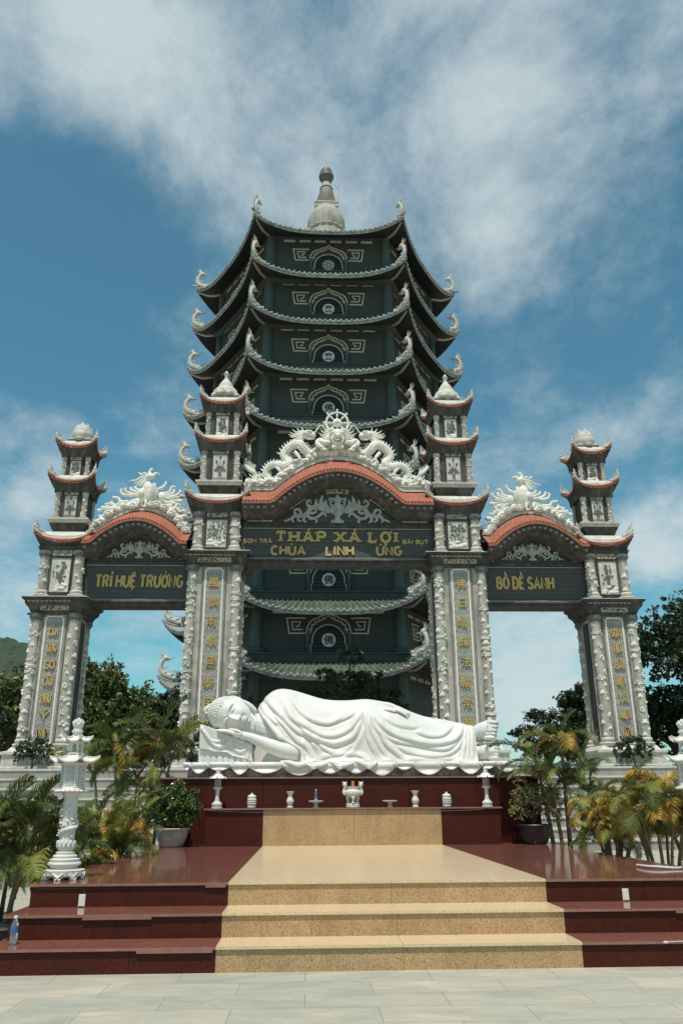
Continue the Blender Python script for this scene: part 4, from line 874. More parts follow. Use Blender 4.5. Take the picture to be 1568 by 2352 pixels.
# ============================================================ CARVING HELPERS
def cloud_relief(mb, cx, cy, r, z0, z1, seed, a0=-175, a1=-5, size=1.0):
    random.seed(seed); z = z0+.1; side = 1
    def P(a, zz, d=0): return (cx+(r+d)*math.cos(a), cy+(r+d)*math.sin(a), zz)
    am = (a0+a1)/2; sp = (a1-a0)/2
    while z < z1-.1:
        side = -side; a = R(am+side*random.uniform(.15, .8)*sp*.8); k = random.random(); s = size*random.uniform(.8, 1.15)
        if k < .62:       # curled cloud
            for da, dz, q in ((0, 0, .062), (.38, -.01, .046), (-.38, -.012, .046), (.18, .055, .045), (-.17, .052, .04), (.55, -.03, .026), (-.55, -.03, .026)):
                mb.blob(P(a+da*s*.19/r*.9, z+dz*s, -.022), (q*s, q*s, q*s*.85), 7, 5)
            mb.blob(P(a, z+.008, .010), (.03*s, .040*s, .028*s), 7, 5)
        else:             # band with hooked ends
            for dz in (0, -.045):
                pts = [P(R(am)+R(sp)*(-.95+1.9*t/8), z+dz+.01*math.sin(t*1.3), .012) for t in range(9)] if k < .82 else [P(a+side*.9*(t/5-.5), z+dz+.05*math.sin(t*1.5), .012) for t in range(6)]
                mb.tube(pts, .017*s, 5)
            e = P(a, z+.05, .012); mb.blob(e, (.045*s, .045*s, .032*s), 7, 5); mb.blob(P(a+.3, z-.085, .012), (.04*s, .04*s, .03*s), 7, 5)
        for _ in range(2): mb.blob(P(R(random.uniform(a0, a1)), z+random.uniform(-.1, .12), .0), .020*s, 6, 4)
        z += random.uniform(.17, .27)*size
def column(parent, cx, cy, r, z0, z1, seed, a0=-175, a1=-5, cap=True):
    a = MB(); a.lathe(cx, cy, [(r*.92, z0), (r*.92, z1)], 16); c = a.build('round_column', M['stone'], parent)
    a = MB(); a.lathe(cx, cy, [(r*1.25, z0-.02), (r*1.38, z0+.03), (r*1.4, z0+.07), (r*1.05, z0+.12), (r*1.0, z0+.14), (r*1.18, z0+.17), (r*1.2, z0+.22), (r*1.0, z0+.27)], 18)
    for k in range(9): an = R(a0)+(R(a1)-R(a0))*k/8; a.blob((cx+r*1.28*math.cos(an), cy+r*1.28*math.sin(an), z0+.07), (r*.3, r*.3, .05), 6, 4)
    a.build('column_base', M['relief'], c)
    if cap:
        a = MB(); a.lathe(cx, cy, [(r*.95, z1-.24), (r*1.1, z1-.22), (r*1.0, z1-.19), (r*1.15, z1-.12), (r*1.3, z1-.01), (r*1.32, z1)], 18)
        for k in range(9): an = R(a0)+(R(a1)-R(a0))*k/8; a.blob((cx+r*1.13*math.cos(an), cy+r*1.13*math.sin(an), z1-.09), (r*.26, r*.26, .085), 6, 4)
        a.build('capital', M['greyrelief'], c)
    a = MB(); cloud_relief(a, cx, cy, r*.92, z0+.26, z1-(.26 if cap else .04), seed, a0, a1, r/.18); a.build('cloud_carving', M['reliefwhite'], c)
    return c
def plaque(parent, x, y, z0, z1, hw, kind, seed):
    random.seed(seed); a = MB(); a.box(x-hw, x+hw, y-.03, y, z0, z1); p = a.build('relief_panel', M['relief'], parent, sharp=20)
    a = MB(); h = z1-z0; b = MB()
    for s in (-1, 1): b.box(x+s*(hw+.018)-.018, x+s*(hw+.018)+.018, y-.05, y, z0-.03, z1+.03)
    b.box(x-hw-.036, x+hw+.036, y-.052, y, z1, z1+.036); b.build('panel_frame', M['black'], p, sharp=20)
    if kind == 'lotus':
        cz = z0+h*.42
        for (dx, top) in ((-.5, .78), (0, .96), (.5, .78)):
            a.tube([(x, y-.035, z0+h*.1), (x+dx*hw*.5, y-.04, cz+.1*h), (x+dx*hw, y-.04, z0+h*(top-.1))], .012, 5); a.blob((x+dx*hw, y-.04, z0+h*(top-.06)), (.045, .03, .065), 6, 5)
        for k in range(9): an = PI*k/8; a.blob((x+hw*.42*math.cos(an), y-.04, cz+.10*h*math.sin(an)), (.075, .035, .05), 6, 4)
        for s in (-1, 1): a.blob((x+s*hw*.5, y-.04, cz-.04*h), (.11, .03, .035), 7, 4); a.tube([(x+s*.05, y-.035, z0+.05*h), (x+s*.05, y-.035, cz-.05*h)], .012, 5)
        for k in range(4): a.tube([(x-hw*.9+k*hw*.45, y-.035, z0+.03), (x-hw*.68+k*hw*.45, y-.04, z0+.09), (x-hw*.45+k*hw*.45, y-.035, z0+.03)], .014, 5)
    elif kind == 'flower':
        for k in range(44):
            an = random.uniform(0, 2*PI); rr = random.uniform(0, .75)*hw; a.blob((x+rr*math.cos(an), y-.04, z0+h*.52+rr*1.9*math.sin(an)), (random.uniform(.03, .055), .03, random.uniform(.025, .045)), 6, 4)
        for k in range(4): dx = random.uniform(-.55, .55)*hw; a.tube([(x, y-.035, z0+h*.15), (x+dx*.6, y-.04, z0+h*.5), (x+dx, y-.04, z0+h*random.uniform(.8, .93))], .010, 5); a.blob((x+dx, y-.04, z0+h*.88), (.028, .02, .034), 6, 4)
    else:                # bamboo or plum tree over rocks
        for k in range(4):
            dx = (-.5+.3*k)*hw; pts = [(x+dx*.5+.1, y-.035, z0+.15*h), (x+dx+.04*math.sin(k), y-.04, z0+.5*h), (x+dx*1.3, y-.04, z0+(.8+.04*k)*h)]; a.tube(pts, .016, 5, 2)
        for k in range(46):
            xx = x+random.uniform(-.85, .9)*hw; zz = z0+h*random.uniform(.32, .96); an = random.uniform(0, PI); q = Matrix.Rotation(an, 3, 'Y'); a.blob((xx, y-.038, zz), (random.uniform(.04, .08), .022, .016), 6, 4, q)
    a.build('dark_motif', M['greyrelief'], p)
    if kind not in ('lotus',):
        a = MB()
        for k in range(11): a.blob((x+random.uniform(-.8, .8)*hw, y-.035, z0+h*random.uniform(.04, .24)), (random.uniform(.06, .13), .045, random.uniform(.03, .06)), 7, 5)
        a.build('rock_carving', M['reliefwhite'], p)
    return p
def cream_plaque(parent, x, y, z, hw, hh, seed, tilt=0):
    random.seed(seed); a = MB(); pts = [(x-hw+.03, z-hh), (x+hw-.03, z-hh), (x+hw, z-hh+.03), (x+hw, z+hh-.03), (x+hw-.03, z+hh), (x-hw+.03, z+hh), (x-hw, z+hh-.03), (x-hw, z-hh+.03)]
    a.poly(pts, y-.03, y); p = a.build('cream_plaque', M['cream'], parent, sharp=20)
    a = MB()
    for k in range(int(hw*38)): a.blob((x+random.uniform(-.85, .85)*hw, y-.032, z+random.uniform(-.7, .7)*hh), (random.uniform(.02, .05), .012, random.uniform(.012, .03)), 6, 4, Matrix.Rotation(random.uniform(0, 3), 3, 'Y'))
    a.build('dark_motif', M['black'], p)
def tip_curl(mb, x, y, z, dx, dy, s=1.0, hh=1.0):
    """little carved scroll cresting a roof corner; dx, dy point outwards"""
    P = lambda o, h, t=0: (x+dx*o*s-dy*t*s, y+dy*o*s+dx*t*s, z+h*s)
    mb.tube([P(-.55, .0), P(-.35, .03), P(-.15, .07), P(.02, .16), P(.08, .28*hh), P(.02, .38*hh), P(-.06, .36*hh), P(-.04, .28*hh)], [.03*s, .05*s, .07*s, .075*s, .06*s, .045*s, .032*s, .02*s], 7, 3)
    mb.tube([P(-.14, .10), P(-.20, .20), P(-.13, .26), P(-.08, .20)], [.045*s, .036*s, .03*s, .018*s], 6, 3)
    mb.tube([P(-.40, .05), P(-.44, .12), P(-.38, .14)], [.03*s, .025*s, .015*s], 6, 3)
    mb.tube([P(.03, .37*hh), P(.10, .45*hh), P(.06, .52*hh), P(.10, .60*hh)], [.04*s, .034*s, .026*s, .012*s], 6, 3)
    for (o, h, r) in ((-.02, .2, .06), (.07, .22, .05), (-.1, .34, .04), (.0, .47, .04), (-.26, .10, .045)): mb.blob(P(o, h*hh, .03), r*s, 6, 5)
def polyroof(cx, cy, n, rot, a0, a1, zi, zo, lift, inset=.05, pw_=3.5):
    t_ = math.tan(PI/n)
    def S(f, u, v, dz=0, grow=0):
        an = 2*PI*f/n+rot; nx, ny = math.cos(an), math.sin(an); tx, ty = -ny, nx; uu = u*2-1
        ap = a0+(a1-a0)*v+grow; inn = 1-inset*(1-abs(uu)**2.2)*v; hw = ap*t_
        z = zo+(zi-zo)*(max(0, 1-v)**1.25)+lift*abs(uu)**pw_*v**1.6+dz
        ap2 = ap*inn; return (cx+nx*ap2+tx*hw*uu, cy+ny*ap2+ty*hw*uu, z)
    return S
def small_roof(parent, cx, cy, hw_wall, hw_eave, z_eave, lift, name='roof_tier', tiles=13, bandh=.15, curl=.55):
    """square turret roof: orange eave tiles, pale curved coping, dark cove below, carved corner scrolls"""
    zi = z_eave+.30; S = polyroof(cx, cy, 4, PI/2, hw_wall*.9, hw_eave, zi, z_eave, lift, .10, 2.3)
    a = MB()
    for f in range(4):
        N_ = tiles*4
        def fn(u, v):
            k = int(v*6+1e-6); ph = PI*(tiles*u+(k % 2)*.5); vv = .50+.50*v+.02; q = abs(math.sin(ph))
            return S(f, u, min(1.03, vv), .018*q+.022*((v*6) % 1.0 if v < 1 else 1), .01*q*v)
        a.grid(fn, N_, 12); a.grid(lambda u, v: S(f, u, 1.0, -.05*v-(.012*abs(math.sin(PI*tiles*u)))*(1-v)), N_, 1)
    r = a.build(name, M['tile'], parent, sharp=30)
    a = MB()
    for f in range(4):      # round eave tile ends on the edge
        for k in range(tiles): p = S(f, (k+.5)/tiles, 1.0, -.012, .012); a.blob(p, (.032, .032, .032), 6, 4)
    a.build('tile_end_row', M['tile'], r)
    a = MB()
    for f in range(4):
        fr = lambda u, v: S(f, u, .50, v*bandh+.03*v*0, .0); a.grid(fr, 24, 1)
        a.grid(lambda u, v: S(f, u, .50-.28*v, bandh+.0, 0), 24, 1); a.grid(lambda u, v: S(f, u, .56, .02+v*.03, 0), 24, 1); a.grid(lambda u, v: S(f, u, .56-.06*v, .05, 0), 24, 1)
        a.grid(lambda u, v: S(f, u, .22*(1-v), bandh*.9, 0), 6, 1)
    for k in range(4):
        an = PI/4+PI/2*k+PI/2; pts = [S((k) % 4, 1.0, v, .05+.05*v) for v in (.35, .6, .85, 1.02)]; a.tube(pts, [.06, .065, .07, .05], 8)
    a.build('pale_coping', M['relief'], r, sharp=40)
    a = MB()
    for f in range(4):
        def cove(u, v): q = S(f, u, 1.0, -.05, -.015); w = S(f, u, 0, 0); c = v*PI/2; e = (hw_wall+.04)/(hw_wall*.9); m = math.sin(c); nn = 1-math.cos(c); xi = cx+(w[0]-cx)*e; yi = cy+(w[1]-cy)*e; zi_ = z_eave-.36; return (q[0]+(xi-q[0])*m, q[1]+(yi-q[1])*m, q[2]+(zi_-q[2])*(nn*.75+.25*v))
        a.grid(cove, 24, 7)
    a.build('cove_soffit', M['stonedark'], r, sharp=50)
    for k in range(4):
        p = S(k, 1.0, 1.0, .02); d = Vector((p[0]-cx, p[1]-cy, 0)).normalized(); a = MB(); tip_curl(a, p[0]-d.x*.08, p[1]-d.y*.08, p[2], d.x, d.y, curl); a.build('corner_scroll', M['relief'], r)
    return r
def lotus_bud(parent, cx, cy, z, r, h, spiky):
    a = MB()
    if spiky:
        a.lathe(cx, cy, [(r*.5, 0), (r*.9, h*.06), (r*1.02, h*.16), (r*.98, h*.27), (r*.80, h*.38), (r*.62, h*.42), (r*.60, h*.50), (r*.42, h*.60), (r*.22, h*.70), (r*.12, h*.78), (r*.20, h*.86), (r*.24, h*.89), (r*.10, h*.95), (0.01, h)], 24, z)
        for k in range(8):
            an = 2*PI*(k+.5)/8; c, s = math.cos(an), math.sin(an)
            a.tube([(cx+c*r*.9, cy+s*r*.9, z+h*.06), (cx+c*r*1.05, cy+s*r*1.05, z+h*.17), (cx+c*r*.95, cy+s*r*.95, z+h*.30), (cx+c*r*.72, cy+s*r*.72, z+h*.40)], [.02, .03, .025, .01], 6)
            a.blob((cx+c*r*.95, cy+s*r*.95, z+h*.13), (r*.3, r*.3, h*.09), 8, 6)
    else:
        for j, (rr, hh, ph, open_) in enumerate(((1.0, .62, 0, 1.35), (.92, .85, .5, 1.0), (.70, 1.0, 0, .7))):
            for k in range(6):
                an = 2*PI*(k+ph)/6-PI/2; c, s = math.cos(an), math.sin(an); rw = r*rr
                def pet(u, v):
                    w = math.sin(PI*min(.985, v*.88+.10))**.7; aa = an+(u-.5)*1.25*w; rad = rw*(.45+.62*math.sin(PI*min(1, v*.72+.1)))*(1+(.35*(v-.6)*(open_-1) if v > .6 else 0)); return (cx+rad*math.cos(aa), cy+rad*math.sin(aa), z+h*hh*v*1.0)
                a.grid(pet, 8, 8)
        a.lathe(cx, cy, [(r*.4, 0), (r*.66, h*.15), (r*.62, h*.5), (r*.35, h*.75), (.02, h*.85)], 16, z)
        for k in range(8): 
            an = 2*PI*k/8; c, s = math.cos(an), math.sin(an); a.blob((cx+c*r*1.15, cy+s*r*1.15, z+.03), (r*.42, r*.42, .07), 8, 5)
    return a.build('lotus_bud_finial', M['relief'], parent, sharp=50)
# ============================================================ THE GATE
GX, GY, GZ = 1.10, 29.0, 2.35
gate = thing('temple_gate', 'monumental triple stone gate with four carved pillars and orange tiled arched roofs', 'gate', (GX, GY, GZ))
def pillar(xc, hw, zcb, zct, chars, roundch, seed, inner):
    """zcb cap bottom, zct cap top"""
    core = MB(); y0 = GY+.12; y1 = GY+1.75; core.box(xc-hw+.12, xc+hw-.12, y0, y1, 3.0, zcb+.3)
    core.box(xc-.42, xc+.42, y0-.03, y0-.003, 3.15, zcb-.10)
    p = core.build('pillar', M['stone'], gate, sharp=20)
    a = MB(); a.rloft(xc-hw, xc+hw, y0-.05, y1+.05, [(.38, GZ), (.38, GZ+.12), (.30, GZ+.14), (.30, GZ+.5), (.36, GZ+.54), (.36, GZ+.62), (.18, GZ+.66), (.12, 3.1), (.08, 3.14)]); a.build('pedestal', M['relief'], p, sharp=25)
    a = MB(); a.box(xc-.62, xc+.62, y0-.37, y0-.352, GZ+.2, GZ+.46); a.build('pedestal_panel', M['greyrelief'], p, sharp=20)
    r = .19
    cy1 = y1-.1
    for i, (sx, yy) in enumerate(((-1, GY+.14), (1, GY+.14), (-1, cy1), (1, cy1))):
        a0, a1 = (-190, 5) if yy < GY+1 else ((90, 270) if sx < 0 else (-90, 90))
        if yy < GY+1: a0, a1 = (-200, -10) if sx < 0 else (-170, 20)
        column(p, xc+sx*(hw-.19), yy, r, 3.14, zcb, seed+i, a0, a1)
    # inscription panel
    pz0, pz1 = 3.2, zcb-.10; ph = .31
    a = MB(); a.box(xc-ph, xc+ph, y0-.04, y0-.03, pz0, pz1); pan = a.build('inscription_panel', M['fret'], p, sharp=20)
    a = MB(); c = .08; a.ribbon([(xc-ph+c, pz0), (xc+ph-c, pz0), (xc+ph, pz0+c), (xc+ph, pz1-c), (xc+ph-c, pz1), (xc-ph+c, pz1), (xc-ph, pz1-c), (xc-ph, pz0+c), (xc-ph+c, pz0)], .045, y0-.065, y0-.03); a.build('panel_border', M['reliefwhite'], pan, sharp=25)
    a = MB()
    for s in (-1, 1):
        for d in (.395, .44): a.box(xc+s*d-.008, xc+s*d+.008, y0-.045, y0, 3.2, zcb-.05)
    a.build('edge_moulding', M['greyrelief'], p, sharp=20)
    nch = len(chars)
    for i, ch in enumerate(chars):
        if roundch:
            zz = pz1-.55-(i)*(pz1-pz0-.95)/(nch-1); s = .34
            word = ch; w = len(word.split()); units = word.split(); wf = .80; gap = .02; ws = [max(.12, LET[u[0]][0]) for u in units]; tot = sum(ws); hgt = .30; kf = .34/(tot*hgt+.0)
            x = xc-.17; sw = .047; g = MB(); grp = None
            for j, u in enumerate(units):
                mid = 1-abs((j+.5)/w*2-1)*.30 if w > 1 else 1; hh = hgt*mid; k = (.36-.045*w)/(sum(ws)*hgt)
                adv = letter_into(g, u, x+.02, zz-hh/2, hh, ws[j]*hgt*k/hh/max(.12, LET[u[0]][0]) if LET[u[0]][0] else 1, sw, y0-.045-j*.009)
                x += ws[j]*hgt*k+.045
            o = g.build('round_letter_group', M['goldleaf'], p, sharp=None)
        else:
            zz = pz1-.55-i*.727; glyph(ch, .40, xc+.03*math.sin(i*2.1), y0-.06, zz, p, M['goldleaf'], .05, .009)
    # dark side panel facing the opening
    for s in (-1, 1):
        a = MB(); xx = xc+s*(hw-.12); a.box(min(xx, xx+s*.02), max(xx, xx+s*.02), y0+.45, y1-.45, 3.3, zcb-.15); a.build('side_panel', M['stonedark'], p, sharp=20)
        a = MB(); 
        for yy in (y0+.45, y1-.45): a.box(min(xx, xx+s*.04), max(xx, xx+s*.04), yy-.02, yy+.02, 3.3, zcb-.15)
        a.build('side_border', M['relief'], p, sharp=20)
    # cap
    a = MB(); X0, X1, Y0, Y1 = xc-hw, xc+hw, GY, y1+.1
    a.rloft(X0, X1, Y0, Y1, [(-.05, zcb-.02), (.0, zcb+.02), (.03, zcb+.10), (.08, zcb+.20), (.17, zcb+.30), (.19, zcb+.36)]); cp = a.build('cap', M['stonedark'], p, sharp=30)
    a = MB(); a.rloft(X0, X1, Y0, Y1, [(.19, zcb+.36), (.20, zcb+.44), (.245, zcb+.46), (.25, zct-.10), (.285, zct-.08), (.29, zct-.03), (.31, zct-.025), (.31, zct)]); a.build('cap_moulding', M['stonedark'], cp, sharp=20)
    a = MB(); a.rloft(X0, X1, Y0, Y1, [(.312, zct-.022), (.315, zct+.004)])
    for k in range(int((X1-X0)/.16)): x = X0-.12+k*.16; a.box(x, x+.09, Y0-.256, Y0-.250, zct-.155, zct-.145); a.box(x+.05, x+.14, Y0-.256, Y0-.250, zct-.185, zct-.175)
    a.build('cap_edge', M['relief'], cp, sharp=20)
    cream_plaque(p, xc, Y0-.10, zcb+.17, .62 if inner else .5, .085, seed)
    # leafy brackets under the cap corners
    random.seed(seed); a = MB()
    for sx in (-1, 1):
        for k in range(26): a.blob((xc+sx*(hw+random.uniform(-.08, .10)), Y0+random.uniform(-.06, y1-GY), zcb+random.uniform(.0, .26)), (random.uniform(.03, .07),)*2+(random.uniform(.03, .06),), 6, 4)
    a.build('leaf_brackets', M['stonedark'], cp)
    return p
def letter_into(g, chs, x, z, h, wf, sw, y):
    w, strokes = LET[chs[0]]; k = 0
    wf_ = wf
    def put(pts, ww):
        nonlocal k
        g.ribbon([(x+p[0]*h*wf_, z+p[1]*h) for p in pts], ww, y-.045-k*.002, y); k += 1
    for s in strokes: put(s, sw)
    c = w/2
    if "'" in chs: put([(c, 1.08), (c+.3, 1.25)], sw*.7)
    if '`' in chs: put([(c-.3, 1.25), (c, 1.08)], sw*.7)
    if '~' in chs: put([(c-.3, 1.1), (c-.1, 1.2), (c+.1, 1.12), (c+.3, 1.22)], sw*.6)
    if '^' in chs: put([(c-.3, 1.08), (c, 1.25), (c+.3, 1.08)], sw*.6)
    if '?' in chs: put([(c-.1, 1.2), (c+.1, 1.3), (c+.05, 1.1)], sw*.5)
    if '+' in chs: put([(w-.1, .95), (w+.2, 1.15)], sw*.6)
    if '.' in chs: put([(c-.1, -.2), (c+.1, -.2)], sw*.9)
    return w
def upper(p, xc, hw, z0, zeave, hwe, zt0, zt1, hb, t1, t1z, r2, r2z, t2, t2z, r3, r3z, bud, seed, kinds):
    """block above the cap, roofs and two-storey turret"""
    yc = GY+.93; y0 = GY+.10
    a = MB(); a.box(xc-hw+.10, xc+hw-.10, y0, GY+1.76, z0, zeave-.2); b = a.build('upper_block', M['stonedark'], gate, sharp=20)
    H1 = zeave-.34
    for i, (sx, yy) in enumerate(((-1, GY+.17), (1, GY+.17), (-1, GY+1.66), (1, GY+1.66))):
        a0, a1 = ((-200, -10) if sx < 0 else (-170, 20)) if i < 2 else ((90, 270) if sx < 0 else (-90, 90))
        column(b, xc+sx*(hw-.24), yy, .20, z0+.02, H1, seed+i, a0, a1)
    plaque(b, xc, y0-.004, z0+.22, H1-.30, hw*.40, kinds[0], seed); cream_plaque(b, xc, y0-.01, H1-.09, hw*.42, .10, seed+3)
    a = MB(); a.rloft(xc-hw, xc+hw, GY+.02, GY+1.8, [(-.06, H1), (.0, H1+.04), (.02, H1+.10), (.06, H1+.14)]); a.build('cornice', M['stonedark'], b, sharp=25)
    small_roof(b, xc, yc, hw*.95, hwe, zeave, .36, 'roof_tier', 17, .12, .85)
    # inverted pyramid base of the turret
    a = MB(); a.loft(xc, yc, [(hb*.70, zeave+.30), (hb*.72, zt0), (hb*.80, zt0+.12), (hb*.92, zt1-.22), (hb*.94, zt1-.18)]); tb = a.build('turret', M['stonedark'], gate, sharp=25)
    a = MB(); a.loft(xc, yc, [(hb*.94, zt1-.18), (hb*.99, zt1-.16), (hb*.99, zt1-.07), (hb*1.05, zt1-.05), (hb*1.05, zt1)]); a.build('turret_base_moulding', M['relief'], tb, sharp=20)
    a = MB()
    for k in range(13): a.blob((xc-hw*.9+k*hw*.15, yc-hw*.78, zeave+.42), (.11, .05, .045), 7, 5)
    a.build('scalloped_coping', M['reliefwhite'], tb)
    for (hwt, za, zb_, rr, re, rz, kd, cur) in ((t1, zt1, t1z, .15*hb, r2, r2z, kinds[1], .5), (t2, r2z+.22, t2z, .13*hb, r3, r3z, kinds[2], .48)):
        a = MB(); a.box(xc-hwt+.07, xc+hwt-.07, yc-hwt+.07, yc+hwt-.07, za, rz-.1); a.build('turret_storey', M['stonedark'], tb, sharp=20)
        for sx in (-1, 1):
            for sy in (-1, 1): column_small(tb, xc+sx*(hwt-rr), yc+sy*(hwt-rr), rr, za, rz-.34, seed+sx+3*sy, -200 if sx < 0 else -170, -10 if sx < 0 else 20)
        plaque(tb, xc, yc-hwt+.066, za+.08, rz-.34-.16, hwt*.36, kd, seed+7); cream_plaque(tb, xc, yc-hwt+.04, rz-.40, hwt*.42, .07, seed+9)
        small_roof(tb, xc, yc, hwt*.98, re, rz, .32, 'roof_tier', 11, .08, cur*1.45)
    a = MB(); a.lathe(xc, yc, [(bud[0]*.9, r3z+.2), (bud[0]*.9, r3z+.42), (bud[0]*.7, r3z+.46)], 20); a.build('bud_plinth', M['relief'], tb)
    lotus_bud(tb, xc, yc, r3z+.46, bud[0], bud[1], bud[2])
def column_small(parent, cx, cy, r, z0, z1, seed, a0, a1):
    a = MB(); a.lathe(cx, cy, [(r*1.35, z0), (r*1.5, z0+.04), (r*1.45, z0+.09), (r*.95, z0+.13), (r*.92, z1-.16), (r*1.1, z1-.13), (r*1.2, z1)], 14); c = a.build('turret_column', M['stone'], parent)
    a = MB(); cloud_relief(a, cx, cy, r*.92, z0+.12, z1-.12, seed, a0, a1, r/.17); a.build('cloud_carving', M['reliefwhite'], c)
ch_l = '風調雨順國泰民安'; ch_r = '佛日增輝法輪常轉'
ou_l = ["C A? N H", "U+' N G", "S O+?", "C A^` U", "N H U+", "Y'", "N G U E^. N"]; ou_r = ["S O+ N", "T R A`", "B A~ I", "B U. T", "T A' I", "H I E^. N", "C A? N H"]
ou_l = [s.replace("C A? N H", "C A? M") for s in ou_l]
pl = pillar(GX-4.58, 1.0, 9.62, 10.12, ch_l, False, 11, True); pr = pillar(GX+4.58, 1.0, 9.62, 10.12, ch_r, False, 21, True)
po = pillar(GX-10.21, .87, 7.78, 8.35, ou_l, True, 31, False); pq = pillar(GX+10.21, .87, 7.78, 8.35, ou_r, True, 41, False)
for xc, sd in ((GX-4.58, 50), (GX+4.58, 60)): upper(None, xc, .93, 10.12, 12.06, 1.22, 12.50, 13.04, .86, .76, 14.25, 1.02, 14.68, .66, 15.9, .92, 16.40, (.50, 1.45, True), sd, ('bamboo', 'lotus', 'flower'))
for xc, sd in ((GX-10.21, 70), (GX+10.21, 80)): upper(None, xc, .86, 8.37, 10.50, 1.08, 10.95, 11.50, .74, .62, 12.4, .90, 12.94, .54, 13.9, .80, 14.44, (.40, .86, False), sd, ('flower', 'lotus', 'flower'))
# ---------------- arched roofs, name boards and tympana
YE, YR, YBD = GY-.68, GY+.30, GY+.36           # eave, ridge, board front
def arch_curve(x0, x1, ze, za, ra, n=80):
    """flat shoulders, an ogee sweep and a round arch"""
    xc = (x0+x1)/2; out = []
    for i in range(n+1):
        x = x0+(x1-x0)*i/n; d = abs(x-xc)/ra
        if d <= 1: z = ze+(za-ze)*(math.cos(d*PI*.5)**.86)
        else: z = ze
        out.append([x, z])
    zs = [p[1] for p in out]
    for _ in range(2): zs = [zs[0]]+[(zs[i-1]+2*zs[i]+zs[i+1])/4 for i in range(1, n)]+[zs[-1]]
    return [(p[0], z) for p, z in zip(out, zs)]
def interp(c, t):
    t = max(0, min(1, t))*(len(c)-1); i = min(int(t), len(c)-2); f = t-i; return (c[i][0]*(1-f)+c[i+1][0]*f, c[i][1]*(1-f)+c[i+1][1]*f)
def bay(x0, x1, ze, za, ra, sz0, sz1, nt, lines, ridge, seed):
    cv = arch_curve(x0, x1, ze, za, ra); xc = (x0+x1)/2
    # resample by arc length
    acc = [0]
    for p, q in zip(cv, cv[1:]): acc.append(acc[-1]+math.hypot(q[0]-p[0], q[1]-p[1]))
    T = acc[-1]; cc = []
    for i in range(241):
        s = T*i/240; j = max(k for k in range(len(acc)) if acc[k] <= s+1e-9); j = min(j, len(cv)-2); f = (s-acc[j])/(acc[j+1]-acc[j]); cc.append((cv[j][0]*(1-f)+cv[j+1][0]*f, cv[j][1]*(1-f)+cv[j+1][1]*f))
    rise = ridge
    a = MB(); NT = nt
    def nrm(t):
        p = interp(cc, t-.01); q = interp(cc, t+.01); d = Vector((q[0]-p[0], q[1]-p[1])).normalized(); return (-d.y, d.x)
    def fn(u, v):
        k = int(v*7+1e-6); q = abs(math.sin(PI*(NT*u+.5*(k % 2)))); x, z = interp(cc, u); n_ = nrm(u); b = .03*q+.030*((v*7) % 1.0 if v < 1 else 1)
        return (x+n_[0]*b, YE+(YR-YE)*(1-v)-.02*q*v, z+n_[1]*b+rise*(1-v))
    a.grid(fn, NT*5, 14); rf = a.build('arched_roof', M['tile'], gate, sharp=30)
    a = MB()
    def edge(u, v): q = abs(math.sin(PI*NT*u)); x, z = interp(cc, u); n_ = nrm(u); b = .05*q; return (x+n_[0]*(b*(1-v)-.07*v), YE-.015, z+n_[1]*(b*(1-v)-.07*v))
    a.grid(edge, NT*5, 1); a.build('eave_tile_edge', M['tile'], rf, sharp=30)
    # pale ridge band
    a = MB()
    for (o0, o1, yy) in ((-.02, .16, YR-.10), (.16, .21, YR-.14), (.21, .30, YR-.08)):
        a.grid(lambda u, v: (lambda p, n_: (p[0]+n_[0]*(o0+(o1-o0)*v), yy, p[1]+rise+n_[1]*(o0+(o1-o0)*v)))(interp(cc, u), nrm(u)), 120, 1)
        a.grid(lambda u, v: (lambda p, n_: (p[0]+n_[0]*o1, yy+(.5)*v, p[1]+rise+n_[1]*o1))(interp(cc, u), nrm(u)), 120, 1)
    a.grid(lambda u, v: (lambda p, n_: (p[0]+n_[0]*(-.02), YR-.14+.3*v, p[1]+rise+n_[1]*(-.02)))(interp(cc, u), nrm(u)), 120, 1)
    a.grid(lambda u, v: (lambda p, n_: (p[0]+n_[0]*(-.12+.42*v), YR+.42, p[1]+rise+n_[1]*(-.12+.42*v)))(interp(cc, u), nrm(u)), 120, 1)
    a.build('ridge_band', M['relief'], rf, sharp=40)
    # soffit and bead row
    a = MB()
    def sof(u, v): x, z = interp(cc, u); n_ = nrm(u); d = .07+(.34*math.sin(v*PI/2)); return (x-n_[0]*d, YE-.01+(YBD-YE)*v, z-n_[1]*d)
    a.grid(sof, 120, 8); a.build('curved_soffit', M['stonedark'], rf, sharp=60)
    a = MB(); nb = max(12, int(T/.235))
    for k in range(nb): u = (k+.5)/nb; x, z = interp(cc, u); n_ = nrm(u); a.blob((x-n_[0]*.18, YE+.07, z-n_[1]*.18), (.085, .03, .068), 9, 5); a.blob((x-n_[0]*.18, YE+.04, z-n_[1]*.18), (.045, .02, .036), 8, 4)
    a.build('bead_row', M['greyrelief'], rf)
    # tympanum wall closing the arch
    a = MB(); a.grid(lambda u, v: (lambda p, n_: (p[0]-n_[0]*.30*v*0, YBD, (p[1]-.30)*v+(sz1+.0)*(1-v)))(interp(cc, u), nrm(u)), 120, 1); tw = a.build('tympanum', M['fretdark'], gate, sharp=None)
    a = MB(); a.grid(lambda u, v: (lambda p: (p[0], YR+.5, (p[1]+rise-.1)*v+(sz0)*(1-v)))(interp(cc, u)), 120, 1); a.build('back_wall', M['stonedark'], tw, sharp=None)
    # name board
    a = MB(); a.box(x0-.1, x1+.1, YBD-.02, GY+1.2, sz0+.02, sz1); bd = a.build('name_board', M['fretdark'], gate, sharp=None)
    a = MB(); 
    for zz in (sz1-.03, sz0+.03): a.box(x0, x1, YBD-.045, YBD-.021, zz-.014, zz+.014)
    a.build('board_border', M['palegrey'], bd, sharp=None)
